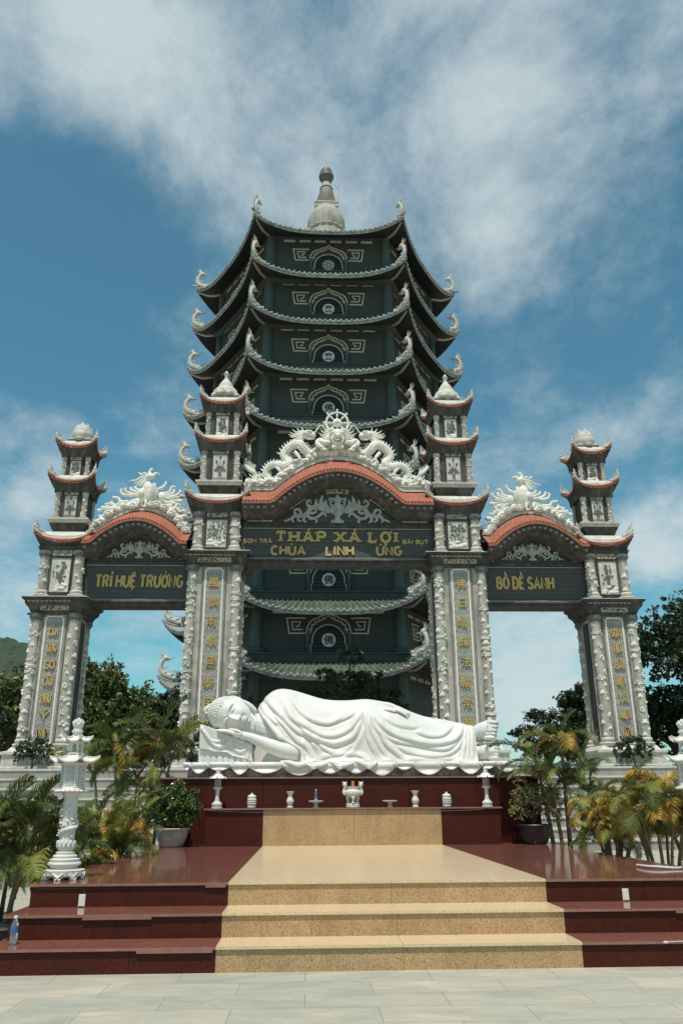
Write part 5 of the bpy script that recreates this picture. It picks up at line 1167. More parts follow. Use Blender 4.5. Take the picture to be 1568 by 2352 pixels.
    a = MB(); a.box(x0, x1, YBD-.13, YBD, sz1+.0, sz1+.07); a.box(x0, x1, YBD-.09, YBD, sz1+.09, sz1+.14)
    a.box(x0, x1, YBD-.11, YBD+.0, sz0-.03, sz0+.012); a.box(x0, x1, YBD-.16, GY+1.2, sz0-.10, sz0-.035); a.box(x0, x1, YBD-.08, GY+1.15, sz0-.20, sz0-.105)
    a.build('beam_moulding', M['black'], bd, sharp=None)
    a = MB(); a.box(x0, x1, YBD-.16, YBD-.12, sz0-.034, sz0-.026); a.build('beam_top_edge', M['relief'], bd, sharp=None)
    # shoulders: panelled frieze left and right of the arch
    wsh = (x1-x0)/2-ra
    for s in (-1, 1):
        xs_ = xc+s*((x1-x0)/2-wsh/2-.05)
        if wsh > .5: cream_plaque(tw, xs_-.3*s*0, YBD-.05, sz1+.32, wsh*.42, .10, seed+s)
        else: cream_plaque(tw, xs_, YBD-.05, sz1+.28, .22, .11, seed+s)
    # mouldings following the arch
    a = MB()
    for (o, w_) in ((.43, .05), (.48, .02)):
        pts = []
        for k in range(61):
            t = .0+k/60; x, z = interp(cc, t); n_ = nrm(t)
            if z > ze+.04: pts.append((x-n_[0]*o, z-n_[1]*o))
        if len(pts) > 3: a.ribbon(pts, w_, YBD-.10+o*.05, YBD)
    a.build('arch_moulding', M['stonedark'], tw, sharp=25)
    return cc, tw, bd, rf
cC, twC, bdC, rfC = bay(GX-3.60, GX+3.60, 11.90, 13.22, 2.45, 9.98, 11.22, 58, None, .80, 5)
cL, twL, bdL, rfL = bay(GX-9.36, GX-5.55, 10.30, 11.18, 1.62, 8.36, 9.72, 36, None, .66, 6)
cR, twR, bdR, rfR = bay(GX+5.55, GX+9.36, 10.30, 11.18, 1.62, 8.36, 9.72, 36, None, .66, 7)
# ---------------- lettering
def text(s, x0, x1, z, h, sw, board, serif=0, gapf=.28, space=.8, slant=0, wmin=.0):
    toks = []
    for wd in s.split('|'): toks += wd.split()+[None]
    toks = toks[:-1]; ws = []
    for t in toks: ws.append(space if t is None else LET[t[0]][0]+gapf)
    tot = sum(ws)-gapf; wf = (x1-x0)/(tot*h); x = x0
    for t, w in zip(toks, ws):
        if t: letter(t, x, z, h, wf, sw, YBD-.024, board, M['goldleaf'], serif, slant)
        x += w*h*wf
    return
text("T H A' P|X A'|L O+. I", GX-2.32, GX+2.26, 10.665, .37, .105, bdC, 1, .50, .55)
text("C H U` A", GX-2.50, GX-1.25, 10.14, .32, .088, bdC, 0, .36)
text("L I N H", GX-.42, GX+.58, 10.14, .32, .088, bdC, 0, .36)
text("U+' N G", GX+1.50, GX+2.42, 10.14, .32, .088, bdC, 0, .36)
text("S O+ N|T R A`", GX-3.56, GX-2.50, 10.60, .14, .045, bdC, 0, .34, .5)
text("B A~ I|B U. T", GX+2.50, GX+3.46, 10.60, .14, .045, bdC, 0, .34, .5)
text("T R I'|H U E^.|T R U+ O+? N G", GX-8.95, GX-5.78, 8.86, .42, .088, bdL, 0, .40, .42, .03)
text("B O^`|D- E^`|S A N H", GX+6.02, GX+8.15, 8.86, .42, .090, bdR, 0, .38, .42)
# ---------------- tracery in the tympana
def tracery(tw, xc, z0, sc, szz, seed):
    Y0, Y1 = YBD-.075, YBD-.001
    def MBr(pts, w, fx, k=0):
        w = w if isinstance(w, list) else [w]*len(pts)
        q_, w_ = crom([Vector((p[0], 0, p[1])) for p in pts], w, 5); mb.ribbon([(p.x*sc*fx, p.z*szz) for p in q_], [q*sc for q in w_], Y0-k*.003, Y1, 1, xc, z0)
    mb = MB()   # central vase and mask (half-unit drawing; total half width 1.0, height .52)
    def pol(pts, k): mb.poly([(xc+a*sc, z0+b*szz) for a, b in pts], Y0-k*.003, Y1)
    pol([(-.13, -.02), (.13, -.02), (.12, .03), (.05, .06), (.05, .13), (-.05, .13), (-.05, .06), (-.12, .03)], 1)
    pol([(-.05, .12), (.05, .12), (.13, .19), (.15, .26), (.10, .31), (-.10, .31), (-.15, .26), (-.13, .19)], 2)
    pol([(-.07, .30), (.07, .30), (.05, .40), (.11, .46), (.05, .49), (0, .56), (-.05, .49), (-.11, .46), (-.05, .40)], 3)
    for s in (-1, 1):
        MBr([(0.06, .33), (.12, .32), (.14, .38), (.09, .41)], [.05, .04, .035, .02], s, 4); MBr([(.06, .44), (.14, .47), (.16, .43), (.13, .42)], [.04, .035, .03, .02], s, 5)
    mb.build('vase_tracery', M['palegrey'], tw, sharp=25)
    for s in (-1, 1):
        mb = MB()
        MBr([(.10, .25), (.20, .22), (.32, .28), (.44, .30), (.54, .25), (.60, .16), (.70, .12), (.82, .12), (.90, .06), (.99, .02), (1.03, .0)], [.10, .09, .11, .09, .085, .08, .075, .07, .05, .03, .015], s, 0)
        MBr([(.18, .24), (.24, .34), (.22, .44)], [.12, .09, .02], s, 1); MBr([(.28, .28), (.32, .40), (.29, .53)], [.12, .08, .015], s, 2); MBr([(.36, .30), (.42, .38), (.40, .46)], [.09, .06, .01], s, 3)
        MBr([(.50, .28), (.58, .33), (.60, .40), (.54, .43), (.52, .37)], [.07, .055, .045, .04, .03], s, 4)
        MBr([(.58, .20), (.50, .17), (.42, .20), (.44, .26), (.50, .24)], [.06, .055, .045, .04, .03], s, 5)
        MBr([(.60, .16), (.54, .08), (.44, .07), (.36, .12), (.30, .17), (.24, .15), (.22, .10)], [.07, .06, .055, .05, .045, .04, .02], s, 6)
        MBr([(.64, .14), (.66, .03), (.60, -.01)], [.07, .055, .02], s, 7); MBr([(.70, .14), (.74, .23), (.82, .24), (.84, .18), (.79, .16)], [.05, .05, .045, .035, .025], s, 8)
        MBr([(.76, .12), (.76, .03), (.70, .0)], [.06, .045, .02], s, 9); MBr([(.86, .10), (.88, .02), (.84, -.01)], [.05, .035, .015], s, 10); MBr([(.46, .07), (.40, .01), (.44, -.02)], [.05, .04, .02], s, 11)
        mb.build('scroll_tracery', M['palegrey'], tw, sharp=25)
tracery(twC, GX, 11.45, 1.98, 2.05, 1); tracery(twL, GX-7.45, 9.98, 1.16, 1.22, 2); tracery(twR, GX+7.45, 9.98, 1.16, 1.22, 3)
def arc_plaque(tw, xc, zc, rx, rz, a0, a1, w, seed):
    random.seed(seed); mb = MB(); mb.ribbon(arcp(xc, zc, rx, a0, a1, 14, rz), w, YBD-.11, YBD-.05); p = mb.build('arc_plaque', M['cream'], tw, sharp=25)
    mb = MB()
    for k in range(22): an = random.uniform(min(a0, a1)+1, max(a0, a1)-1); d = random.uniform(-.3, .3)*w; mb.blob((xc+(rx+d)*math.cos(R(an)), YBD-.115, zc+(rz+d)*math.sin(R(an))), (random.uniform(.02, .06), .012, random.uniform(.015, .035)), 6, 4, Matrix.Rotation(random.uniform(0, 3), 3, 'Y'))
    mb.build('dark_motif', M['black'], p)
for a0, a1 in ((102, 78), (151, 127), (53, 29)): arc_plaque(twC, GX, 11.30, 2.12, 1.40, a0, a1, .17, a0)
for xc in (GX-7.45, GX+7.45):
    for a0, a1 in ((150, 108), (72, 30)): arc_plaque(twL if xc < GX else twR, xc, 9.92, 1.20, .93, a0, a1, .13, a0)
# ---------------- ridge sculptures
def dragon_side(parent, s):
    """one long dragon climbing the middle arch; drawn in a local frame scaled from its real size, s mirrors it"""
    kx, kz = .004864, .00562; Yc = YR+.05
    W = lambda x, z, y=0: (GX+s*(x-785)*kx*-1 if s > 0 else GX+(x-785)*kx, Yc+y, 16.20-(z-60)*kz)
    mb = MB()
    body = [(740, 335), (690, 345), (640, 360), (600, 395), (560, 400), (510, 365), (480, 330), (430, 330), (385, 350), (350, 395), (370, 440), (400, 470), (360, 500), (310, 490), (270, 480), (225, 500), (205, 540), (235, 580), (215, 615), (180, 610), (150, 580), (175, 560), (205, 575)]
    rad = [.10, .15, .17, .17, .175, .18, .18, .175, .17, .165, .15, .15, .15, .14, .14, .13, .115, .105, .09, .08, .07, .055, .04]
    pts = [W(x, z, .10*math.sin(i*.9)) for i, (x, z) in enumerate(body)]
    mb.tube(pts, rad, 12, 6); P, Rr = crom([Vector(p) for p in pts], rad, 6)
    mb.build('dragon_body', M['reliefwhite'], parent); mb = MB()
    for i in range(2, len(P)-1, 2):       # dorsal spines and scale bumps
        t = (P[i+1]-P[i-1]).normalized(); up = Vector((-t.z, 0, t.x)); up = up if up.z > 0 else -up
        if Rr[i] > .09: mb.tube([P[i]+up*Rr[i]*.8, P[i]+up*(Rr[i]+.06)-t*.02, P[i]+up*(Rr[i]+.13)-t*.06], [.045, .03, .006], 5)
        for q in (-.9, -.3, .3): d = (Vector((0, -1, 0))*math.cos(q)+up*math.sin(q)); mb.blob(P[i]+d*Rr[i]*.96, (.045, .03, .04), 5, 4)
    mb.build('scales_and_spines', M['reliefwhite'], parent); mb = MB()
    # tail flames
    for (dx, dz) in ((-60, -70), (-75, -40), (-80, -10), (-78, 20), (-60, 50), (-40, -95)):
        mb.tube([W(150, 590), W(150+dx*.35, 590+dz*.25-6), W(150+dx*.7, 590+dz*.6+8), W(150+dx, 590+dz)], [.05, .04, .032, .01], 6, 3)
    mb.tube([W(120, 540), W(90, 530), W(55, 500), W(45, 480)], [.06, .07, .06, .03], 7, 3)
    for k in range(5): mb.tube([W(60+k*12, 500+k*6), W(52+k*14, 478+k*8), W(62+k*14, 462+k*8)], [.03, .024, .006], 5)
    # legs with claws
    for (x, z, dx) in ((450, 430, 30), (300, 540, 30), (640, 380, -60)):
        mb.tube([W(x-10, z-40, -.1), W(x+dx*.5, z-10, -.18), W(x+dx, z+10, -.2)], [.08, .065, .05], 7, 3)
        for q in (-18, -6, 6, 18): mb.tube([W(x+dx, z+10, -.2), W(x+dx+q*.7, z+22, -.24), W(x+dx+q, z+34, -.2)], [.03, .026, .008], 5)
    # head of the upper dragon and flaming mane
    hx, hz = 545, 255
    mb.blob(W(hx, hz, -.12), (.24, .22, .19), 12, 9); mb.blob(W(hx+38, hz+14, -.2), (.14, .14, .09), 9, 7); mb.blob(W(hx+34, hz+34, -.18), (.12, .11, .05), 9, 6); mb.blob(W(hx+48, hz-4, -.22), (.06, .07, .06), 7, 5)
    for (a, b) in ((6, -22), (26, -18)): mb.blob(W(hx+a, hz+b*.6, -.32), (.05, .05, .045), 7, 5)
    for k in range(7): mb.blob(W(hx-6+k*7, hz+44, -.24), (.028, .03, .04), 5, 4)
    for k, (dx, dz) in enumerate(((-60, -50), (-100, -40), (-120, -22), (-120, 5), (-110, 30), (-80, 48), (-50, 58), (-95, 46), (-130, -8), (-20, -55))):
        x0_, z0_ = hx-30, hz+dz*.25; mb.tube([W(x0_, z0_), W(x0_+dx*.35, z0_+dz*.3-7), W(x0_+dx*.7, z0_+dz*.6+7), W(x0_+dx, z0_+dz)], [.055, .045, .035, .008], 6, 3)
    mb.tube([W(hx+60, hz-10, -.25), W(hx+78, hz-35, -.25), W(hx+95, hz-62, -.22), W(hx+130, hz-60, -.2), W(hx+140, hz-20, -.2)], [.03, .025, .02, .018, .01], 6, 4)
    mb.build('dragon_head', M['reliefwhite'], parent)
def centre_piece():
    kx, kz = .004864, .00562; Yc = YR+.0
    W = lambda x, z, y=0: (GX+(x-785)*kx, Yc+y, 16.20-(z-60)*kz)
    p = part('dragon_crest', gate, (GX, YR, 14.1))
    cl = MB(); random.seed(9)         # scalloped cloud strip standing on the ridge
    for i in range(96):
        t = .01+.98*i/95; x, z = interp(cC, t); z += .80+.27
        for q in range(3): cl.blob((x+random.uniform(-.05, .05), YR-.1+random.uniform(-.05, .25), z+random.uniform(-.03, .13+.12*(q == 2))), (random.uniform(.09, .15), random.uniform(.08, .13), random.uniform(.06, .12)), 7, 5)
    cl.build('cloud_strip', M['reliefwhite'], p)
    for s in (-1, 1):
        d = part('dragon', p, (GX, YR, 14.1)); dragon_side(d, s)
    mb = MB()
    mb.blob(W(785, 275, -.25), (.34, .28, .26), 14, 10); mb.blob(W(785, 300, -.45), (.20, .18, .13), 12, 8); mb.blob(W(785, 345, -.30), (.24, .20, .12), 12, 8)
    for sx in (-1, 1):
        mb.blob(W(785+sx*36, 268, -.48), (.085, .07, .07), 8, 6); mb.blob(W(785+sx*18, 292, -.6), (.045, .05, .04), 7, 5); mb.tube([W(785+sx*20, 250, -.4), W(785+sx*45, 245, -.45), W(785+sx*75, 255, -.35)], [.05, .06, .03], 7, 3)
        mb.tube([W(785+sx*30, 300, -.5), W(785+sx*45, 325, -.48), W(785+sx*30, 350, -.45)], [.06, .06, .04], 7, 3); mb.tube([W(785+sx*22, 318, -.55), W(785+sx*20, 340, -.55)], [.025, .006], 5)
        for k, (dx, dz) in enumerate(((60, -95), (85, -75), (100, -50), (112, -25), (105, 5), (95, 25), (80, 45), (70, -60), (98, -8))):
            x0 = 785+sx*45; z0 = 275+dz*.3; mb.tube([W(x0, z0, -.1), W(x0+sx*dx*.35, z0+dz*.3-8, -.1), W(x0+sx*dx*.65, z0+dz*.55+8, -.1), W(x0+sx*dx, z0+dz, -.1)], [.065, .05, .036, .008], 6, 3)
        mb.tube([W(785+sx*60, 330, -.2), W(785+sx*110, 335, -.3), W(785+sx*150, 320, -.25), W(785+sx*160, 350, -.3), W(785+sx*110, 385, -.4)], [.10, .12, .12, .10, .06], 9, 4)
        for q in (-16, -5, 6, 17): mb.tube([W(785+sx*110, 385, -.4), W(785+sx*(105)+q, 398, -.44), W(785+sx*103+q*1.3, 412, -.4)], [.035, .03, .01], 5)
    for k in range(15): mb.tube([W(745+k*5.7, 358, -.42), W(740+k*6.4, 378+4*math.sin(k), -.44), W(742+k*6.1, 392, -.4)], [.035, .028, .008], 5)
    mb.tube([W(765, 325, -.5), W(785, 332, -.55), W(805, 325, -.5)], [.03, .035, .03], 6, 3)
    mb.build('frontal_dragon_face', M['reliefwhite'], p)
    mb = MB(); c = W(785, 155); r = .44
    ring = [(c[0]+r*math.cos(2*PI*k/32), c[1], c[2]+r*math.sin(2*PI*k/32)*1.05) for k in range(33)]; mb.tube(ring, .045, 8, cap=False)
    mb.blob(c, (.19, .09, .19), 14, 8)
    for k in range(8):
        an = 2*PI*k/8; d = (math.cos(an), math.sin(an)*1.05); mb.tube([(c[0]+d[0]*q, c[1], c[2]+d[1]*q) for q in (.15, .26, .30, .38, .45)], [.022, .03, .05, .026, .022], 8); mb.tube([(c[0]+d[0]*.44, c[1], c[2]+d[1]*.44), (c[0]+d[0]*.50, c[1], c[2]+d[1]*.50)], .03, 7); mb.blob((c[0]+d[0]*.54, c[1], c[2]+d[1]*.54), .052, 8, 6)
    mb.build('dharma_wheel', M['reliefwhite'], p)
    mb = MB(); mb.box(c[0]-.012, c[0]+.012, c[1]-.10, c[1]-.085, c[2]-.10, c[2]+.10); mb.box(c[0]-.10, c[0]+.10, c[1]-.101, c[1]-.086, c[2]-.012, c[2]+.012); mb.build('wheel_hub_cross', M['stone'], p, sharp=None)
centre_piece()
def phoenix(xc, s, cc):
    p = part('phoenix_crest', gate, (xc, YR, 12.0)); kx, kz = .002485*1.01, .00288*1.01; Yc = YR+.05
    W = lambda x, z, y=0: (xc+s*(x-780)*kx, Yc+y, 12.02-(z-745)*kz)
    cl = MB(); random.seed(3)
    for i in range(58):
        t = .05+.93*i/57; x, z = interp(cc if s > 0 else cc, t if s > 0 else 1-t); z += .66+.26
        for q in range(3): cl.blob((x+random.uniform(-.04, .04), YR-.1+random.uniform(-.05, .22), z+random.uniform(-.03, .12)), (random.uniform(.07, .14), random.uniform(.07, .12), random.uniform(.05, .10)), 7, 5)
    for k, (x, z) in enumerate(((1000, 735), (1230, 860), (1340, 950), (1390, 1030), (930, 745), (640, 760), (290, 870), (1120, 780), (1450, 1090))):
        c = W(x, z, -.25); cl.blob(c, (.19, .10, .14), 9, 6); cl.tube([(c[0]+.13*math.cos(q*.5)*(1-q*.06), c[1]-.09, c[2]+.10*math.sin(q*.5)*(1-q*.06)) for q in range(13)], .022, 5)
    cl.build('cloud_base', M['reliefwhite'], p)
    mb = MB()
    mb.tube([W(860, 400, 0), W(810, 450, 0), W(850, 500, -.05), W(885, 560, -.06), W(850, 630, -.05), W(740, 670, 0), W(620, 690, 0), W(520, 720, 0)], [.10, .14, .24, .27, .25, .19, .14, .08], 14, 5)
    P, Rr = crom([Vector(W(*q)) for q in ((800, 450, 0), (850, 500, -.05), (885, 560, -.06), (850, 630, -.05), (740, 670, 0), (620, 690, 0), (520, 720, 0))], [.14, .24, .27, .25, .19, .14, .08], 7)
    for i in range(1, len(P)-1):
        t = (P[i+1]-P[i-1]).normalized(); up = Vector((-t.z, 0, t.x))
        for q in range(7): b = (q-3)*.42+(.21 if i % 2 else 0); d = Vector((0, -1, 0))*math.cos(b)+up*math.sin(b); mb.blob(P[i]+d*Rr[i]*.97, (.048, .028, .042), 6, 4)
    mb.build('bird_body', M['reliefwhite'], p); mb = MB()
    # head, comb, beak
    mb.blob(W(850, 320, -.02), (.17, .14, .15), 10, 8); mb.blob(W(862, 205, 0), (.07, .05, .045), 7, 5); mb.tube([W(840, 280), W(835, 240), W(855, 210)], [.08, .06, .05], 7, 3)
    mb.tube([W(890, 310), W(920, 275), W(955, 268), W(1000, 290)], [.09, .07, .045, .012], 8, 3); mb.tube([W(885, 330), W(915, 325), W(925, 300)], [.06, .045, .015], 7, 3); mb.blob(W(840, 305, -.13), .04, 7, 5)
    for (x0, z0, x1, z1) in ((800, 300, 520, 392), (790, 330, 600, 425), (800, 350, 640, 450), (790, 280, 650, 262), (800, 370, 670, 462), (820, 390, 740, 480)):
        m = lambda f, o: (x0+(x1-x0)*f, z0+(z1-z0)*f+o); mb.tube([W(*m(0, 0)), W(*m(.3, -10)), W(*m(.6, 12)), W(*m(.85, -6)), W(*m(1, 0))], [.055, .045, .036, .026, .008], 6, 3)
    for k in range(5): mb.tube([W(900+k*8, 400), W(905+k*9, 440), W(885+k*9, 470)], [.035, .03, .008], 5)
    mb.build('bird_head', M['reliefwhite'], p)
    for sd in (-1, 1):
        mb = MB()
        L_ = [((770, 570), (600, 600), (470, 590), (430, 530), (460, 510)), ((770, 580), (640, 590), (530, 560), (490, 510), (515, 500)), ((770, 560), (680, 560), (600, 530), (575, 500), (600, 495)), ((775, 545), (710, 535), (660, 510), (640, 480), (665, 475)), ((770, 590), (690, 600), (620, 590), (540, 600))] if sd < 0 else [((1050, 590), (1180, 600), (1290, 570), (1330, 520), (1305, 505)), ((1050, 575), (1150, 575), (1220, 545), (1235, 510), (1210, 500)), ((1050, 560), (1120, 550), (1170, 520), (1190, 460), (1250, 455)), ((1040, 600), (1140, 620), (1230, 610), (1290, 600)), ((960, 500), (1030, 480), (1080, 440), (1105, 390), (1080, 400))]
        for q in L_: mb.tube([W(x, z, -.12 if sd < 0 else .0) for x, z in q], [.075, .07, .06, .05, .03][:len(q)], 7, 4)
        c = W(770 if sd < 0 else 1050, 570 if sd < 0 else 600, -.2 if sd < 0 else 0); mb.blob(c, (.17, .12, .20), 10, 7)
        mb.build('wing', M['reliefwhite'], p)
    mb = MB()
    for q in (((560, 690), (440, 690), (400, 640), (310, 625)), ((540, 710), (400, 750), (300, 720), (210, 730)), ((520, 730), (380, 800), (280, 780), (180, 790), (110, 820)), ((600, 720), (480, 800), (380, 830), (260, 900), (150, 890), (110, 870)), ((420, 830), (300, 860), (230, 930), (150, 880)), ((560, 720), (420, 720), (330, 770), (240, 770)), ((500, 770), (400, 800), (330, 740), (300, 680))):
        mb.tube([W(x, z, -.1) for x, z in q], [.075, .07, .06, .045, .03, .012][:len(q)], 7, 4)
    for (x, z) in ((130, 810), (310, 870), (250, 760), (340, 820), (190, 770)): mb.blob(W(x, z, -.1), (.10, .06, .07), 7, 5)
    # second crest to the right: tail curls and legs
    for q in (((1060, 640), (1150, 680), (1220, 640), (1290, 650), (1370, 640)), ((1100, 720), (1180, 760), (1270, 750), (1330, 800), (1400, 790)), ((1180, 800), (1260, 760), (1300, 700), (1355, 715)), ((1150, 700), (1200, 730), (1190, 660)), ((1280, 850), (1340, 880), (1420, 860), (1450, 880))):
        mb.tube([W(x, z, .02) for x, z in q], [.07, .075, .065, .05, .025][:len(q)], 7, 4)
    for (x, z) in ((1410, 870), (1330, 660), (1230, 690)): mb.blob(W(x, z, 0), (.12, .08, .09), 7, 5)
    for x in (700, 820): mb.tube([W(x, 680, -.25), W(x+20, 730, -.3), W(x+5, 770, -.3)], [.07, .05, .04], 7, 3); [mb.tube([W(x+5, 765, -.3), W(x+5+q, 785, -.36)], [.03, .012], 5) for q in (-30, -10, 10, 30)]
    mb.build('tail_plumes', M['reliefwhite'], p)
phoenix(GX-7.45, 1, cL); phoenix(GX+7.45, -1, cR)
# ============================================================ THE PAGODA
PX_, PY_ = 1.28, 57.35
pag = thing('pagoda', 'tall dark green hexagonal pagoda of stacked curved roofs with dragon finials behind the gate', 'pagoda', (PX_, PY_, 2.35))
EZ = [8.18, 12.10, 16.22, 20.36, 24.52, 28.62, 32.62, 36.50, 40.31]
def side_of(i): return 11.70+(10.84-11.70)*i/8
def wallhalf(i): return 4.50+(4.25-4.50)*i/8
AP = math.cos(PI/6)/math.sin(PI/6)/1.0      # apothem = half side * sqrt(3)
HX = -PI/2
def local(name, mb, m, parent, sharp=35): return mb.build(name, m, parent, sharp=sharp, local=True)
# --- shared window ornament, drawn on the plane y = 0, z from the storey floor
def window_meshes():
    tmp = {}
    a = MB(); W_ = .075
    for s in (-1, 1):
        a.ribbon([(1.42, 2.24), (2.60, 2.24), (2.44, 1.28), (1.36, 1.28)], .085, -.05, 0, s); a.ribbon([(1.62, 1.52), (2.20, 1.52), (2.30, 2.01), (1.74, 2.01), (1.88, 1.72), (2.02, 1.72)], .075, -.048, 0, s)
        og = [(1.36, 1.28), (1.33, 1.62), (1.18, 1.95), (.92, 2.16), (.72, 2.22), (.50, 2.36), (.25, 2.42), (.12, 2.50), (0, 2.66)]
        P, _ = crom([Vector((x, 0, z)) for x, z in og], [1]*len(og), 3); a.ribbon([(p.x, p.z) for p in P], .075, -.055, 0, s)
        og2 = [(1.15, 1.28), (1.08, 1.62), (.92, 1.86), (.66, 2.03), (.40, 2.12), (.18, 2.24), (0, 2.42)]
        P, _ = crom([Vector((x, 0, z)) for x, z in og2], [1]*len(og2), 3); a.ribbon([(p.x, p.z) for p in P], .05, -.052, 0, s)
        a.ribbon([(1.12, .0), (1.12, .55), (1.02, .60)], .05, -.04, 0, s)
        a.ribbon(arcp(0, .80, 1.02, 90, -8, 14, 1.02), .06, -.05, 0, s)
    tmp['trim'] = a
    a = MB()
    for s in (-1, 1):
        for k, (x, z, r) in enumerate(((1.16, 1.50, .1), (1.02, 1.78, .09), (.80, 1.96, .09), (.56, 2.10, .08), (.32, 2.22, .08))):
            a.ribbon([(q[0]*s, q[1]) for q in spiral(x, z, r, .02, 200-k*20, -160-k*20, 12)], .03, -.045, 0); a.ribbon([(s*(x-.02), z), (s*(x-.20), z+.07)], .03, -.043, 0)
    tmp['scroll'] = a
    a = MB()
    for s in (-1, 1):
        a.lathe(s*1.30, -.10, [(.14, 0), (.14, .08), (.09, .12), (.12, .2), (.08, .26), (.13, .36), (.09, .46), (.13, .56), (.08, .66), (.12, .76), (.09, .86), (.12, .96), (.14, 1.02), (.14, 1.2), (.17, 1.26)], 10)
    tmp['post'] = a
    a = MB(); a.poly([(-1.0, .0), (1.0, 0)]+arcp(0, .80, 1.0, 0, 180, 18), -.012, 0); tmp['open'] = a
    a = MB()
    for k in range(7):
        z = .10+k*.24; hw = math.sqrt(max(.0, 1-max(0, z-.8)**2))*.98
        if hw > .1: a.box(-hw, hw, -.045, -.013, z, z+.07)
    tmp['slat'] = a
    a = MB(); a.poly(arcp(0, .86, .43, 0, 354, 28), -.075, -.05); tmp['disc'] = a
    return tmp
WM = window_meshes(); WO = {}
for i in range(9):
    zb = 2.35 if i == 0 else EZ[i-1]+1.70-.058*i; zt = EZ[i]+1.25; h = wallhalf(i); ap = h*math.sqrt(3); zl = zb-2.35
    a = MB(); k6 = 6
    a.loft(0, 0, [(ap, zl-.9), (ap, zt-2.35)], 6, 0)
    w = local('wall_storey', a, M['teal'], pag, 20)
    # frieze band near the top
    a = MB(); a.loft(0, 0, [(ap+.02, zt-2.35-1.05), (ap+.10, zt-2.35-1.0), (ap+.10, zt-2.35-.72), (ap+.22, zt-2.35-.6), (ap+.22, zt-2.35-.4)], 6, 0); f_ = local('frieze', a, M['teal'], w, 20)
    a = MB()
    for f in (-1, 0, 1):
        for q in range(6):
            x0 = -h*.78+q*h*.27; vs = [(x0, -ap-.115, zt-3.36), (x0+h*.20, -ap-.115, zt-3.36), (x0+h*.20, -ap-.115, zt-3.16), (x0, -ap-.115, zt-3.16)]
            c, s = math.cos(f*PI/3), math.sin(f*PI/3); R_ = lambda p: (p[0]*c-p[1]*s, p[0]*s+p[1]*c, p[2]); a.add([R_(p) for p in vs]+[R_((p[0], p[1]+.02, p[2])) for p in vs], [(0, 1, 2, 3), (0, 4, 5, 1), (2, 6, 7, 3), (1, 5, 6, 2), (3, 7, 4, 0)])
    local('frieze_plaques', a, M['trim'], w, None)
    if i:
        a = MB(); a.loft(0, 0, [(ap+.25, zl-.95), (ap+.62, zl-.70), (ap+.72, zl-.55), (ap+.72, zl-.46), (ap+.60, zl-.44), (ap+.60, zl-.12), (ap+.66, zl-.10), (ap+.66, zl-.0), (ap-.05, zl+.004)], 6, 0); local('balcony_ledge', a, M['teal'], w, 20)
    for k in range(6):
        an = PI/3*k-PI/2+PI/6; rr = h*2/1.0*(1.0); cx, cy = rr*math.cos(an), rr*math.sin(an)
        if cy > 3: continue
        a = MB(); a.lathe(0, 0, [(.62, zl), (.62, zl+.08), (.50, zl+.10), (.58, zl+.17), (.60, zl+.24), (.50, zl+.32), (.40, zl+.36), (.36, zl+.42), (.34, zt-2.35-.5), (.44, zt-2.35-.4), (.46, zt-2.35-.3)], 20)
        c_ = local('column', a, M['teallight'], w); c_.location = (cx, cy, 0)
    for f in (-1, 0, 1):
        for key, nm, mm in (('trim', 'window_trim', 'trim'), ('scroll', 'scroll_carving', 'trim'), ('post', 'window_post', 'teallight'), ('open', 'window_opening', 'louvre'), ('slat', 'louvre', 'soffit'), ('disc', 'disc', 'disc')):
            if key not in WO:
                o = local(nm, WM[key], M[mm], w); WO[key] = o
            else:
                o = WO[key].copy(); COL.objects.link(o); o.parent = w; o.name = nm
            c, s = math.cos(f*PI/3), math.sin(f*PI/3); o.location = (ap*s, -ap*c, zl); o.rotation_euler = (0, 0, f*PI/3)
        if i == 8:
            a = MB(); 
            for q in range(8): an = q*PI/4; a.ribbon([(.10*math.cos(an), .86+.10*math.sin(an)), (.38*math.cos(an), .86+.38*math.sin(an))], .05, -.10-.001*q, -.076)
            a.ribbon(arcp(0, .86, .34, 0, 360, 24), .05, -.095, -.076); a.ribbon(arcp(0, .86, .12, 0, 360, 16), .06, -.098, -.076); o = local('wheel_emblem', a, M['redglyph'], w, None)
        else:
            ch = '来' if i in (6, 7) else '佛'; k2 = 'g'+ch
            if k2 not in WO: o = glyph(ch, .62, absloc(w)[0], absloc(w)[1]-.085, absloc(w)[2]+.86, w, M['redglyph'], .02, .02, 'disc_character'); WO[k2] = o
            else: o = WO[k2].copy(); COL.objects.link(o); o.parent = w
        o.location = (ap*s, -ap*c, zl); o.rotation_euler = (0, 0, f*PI/3)
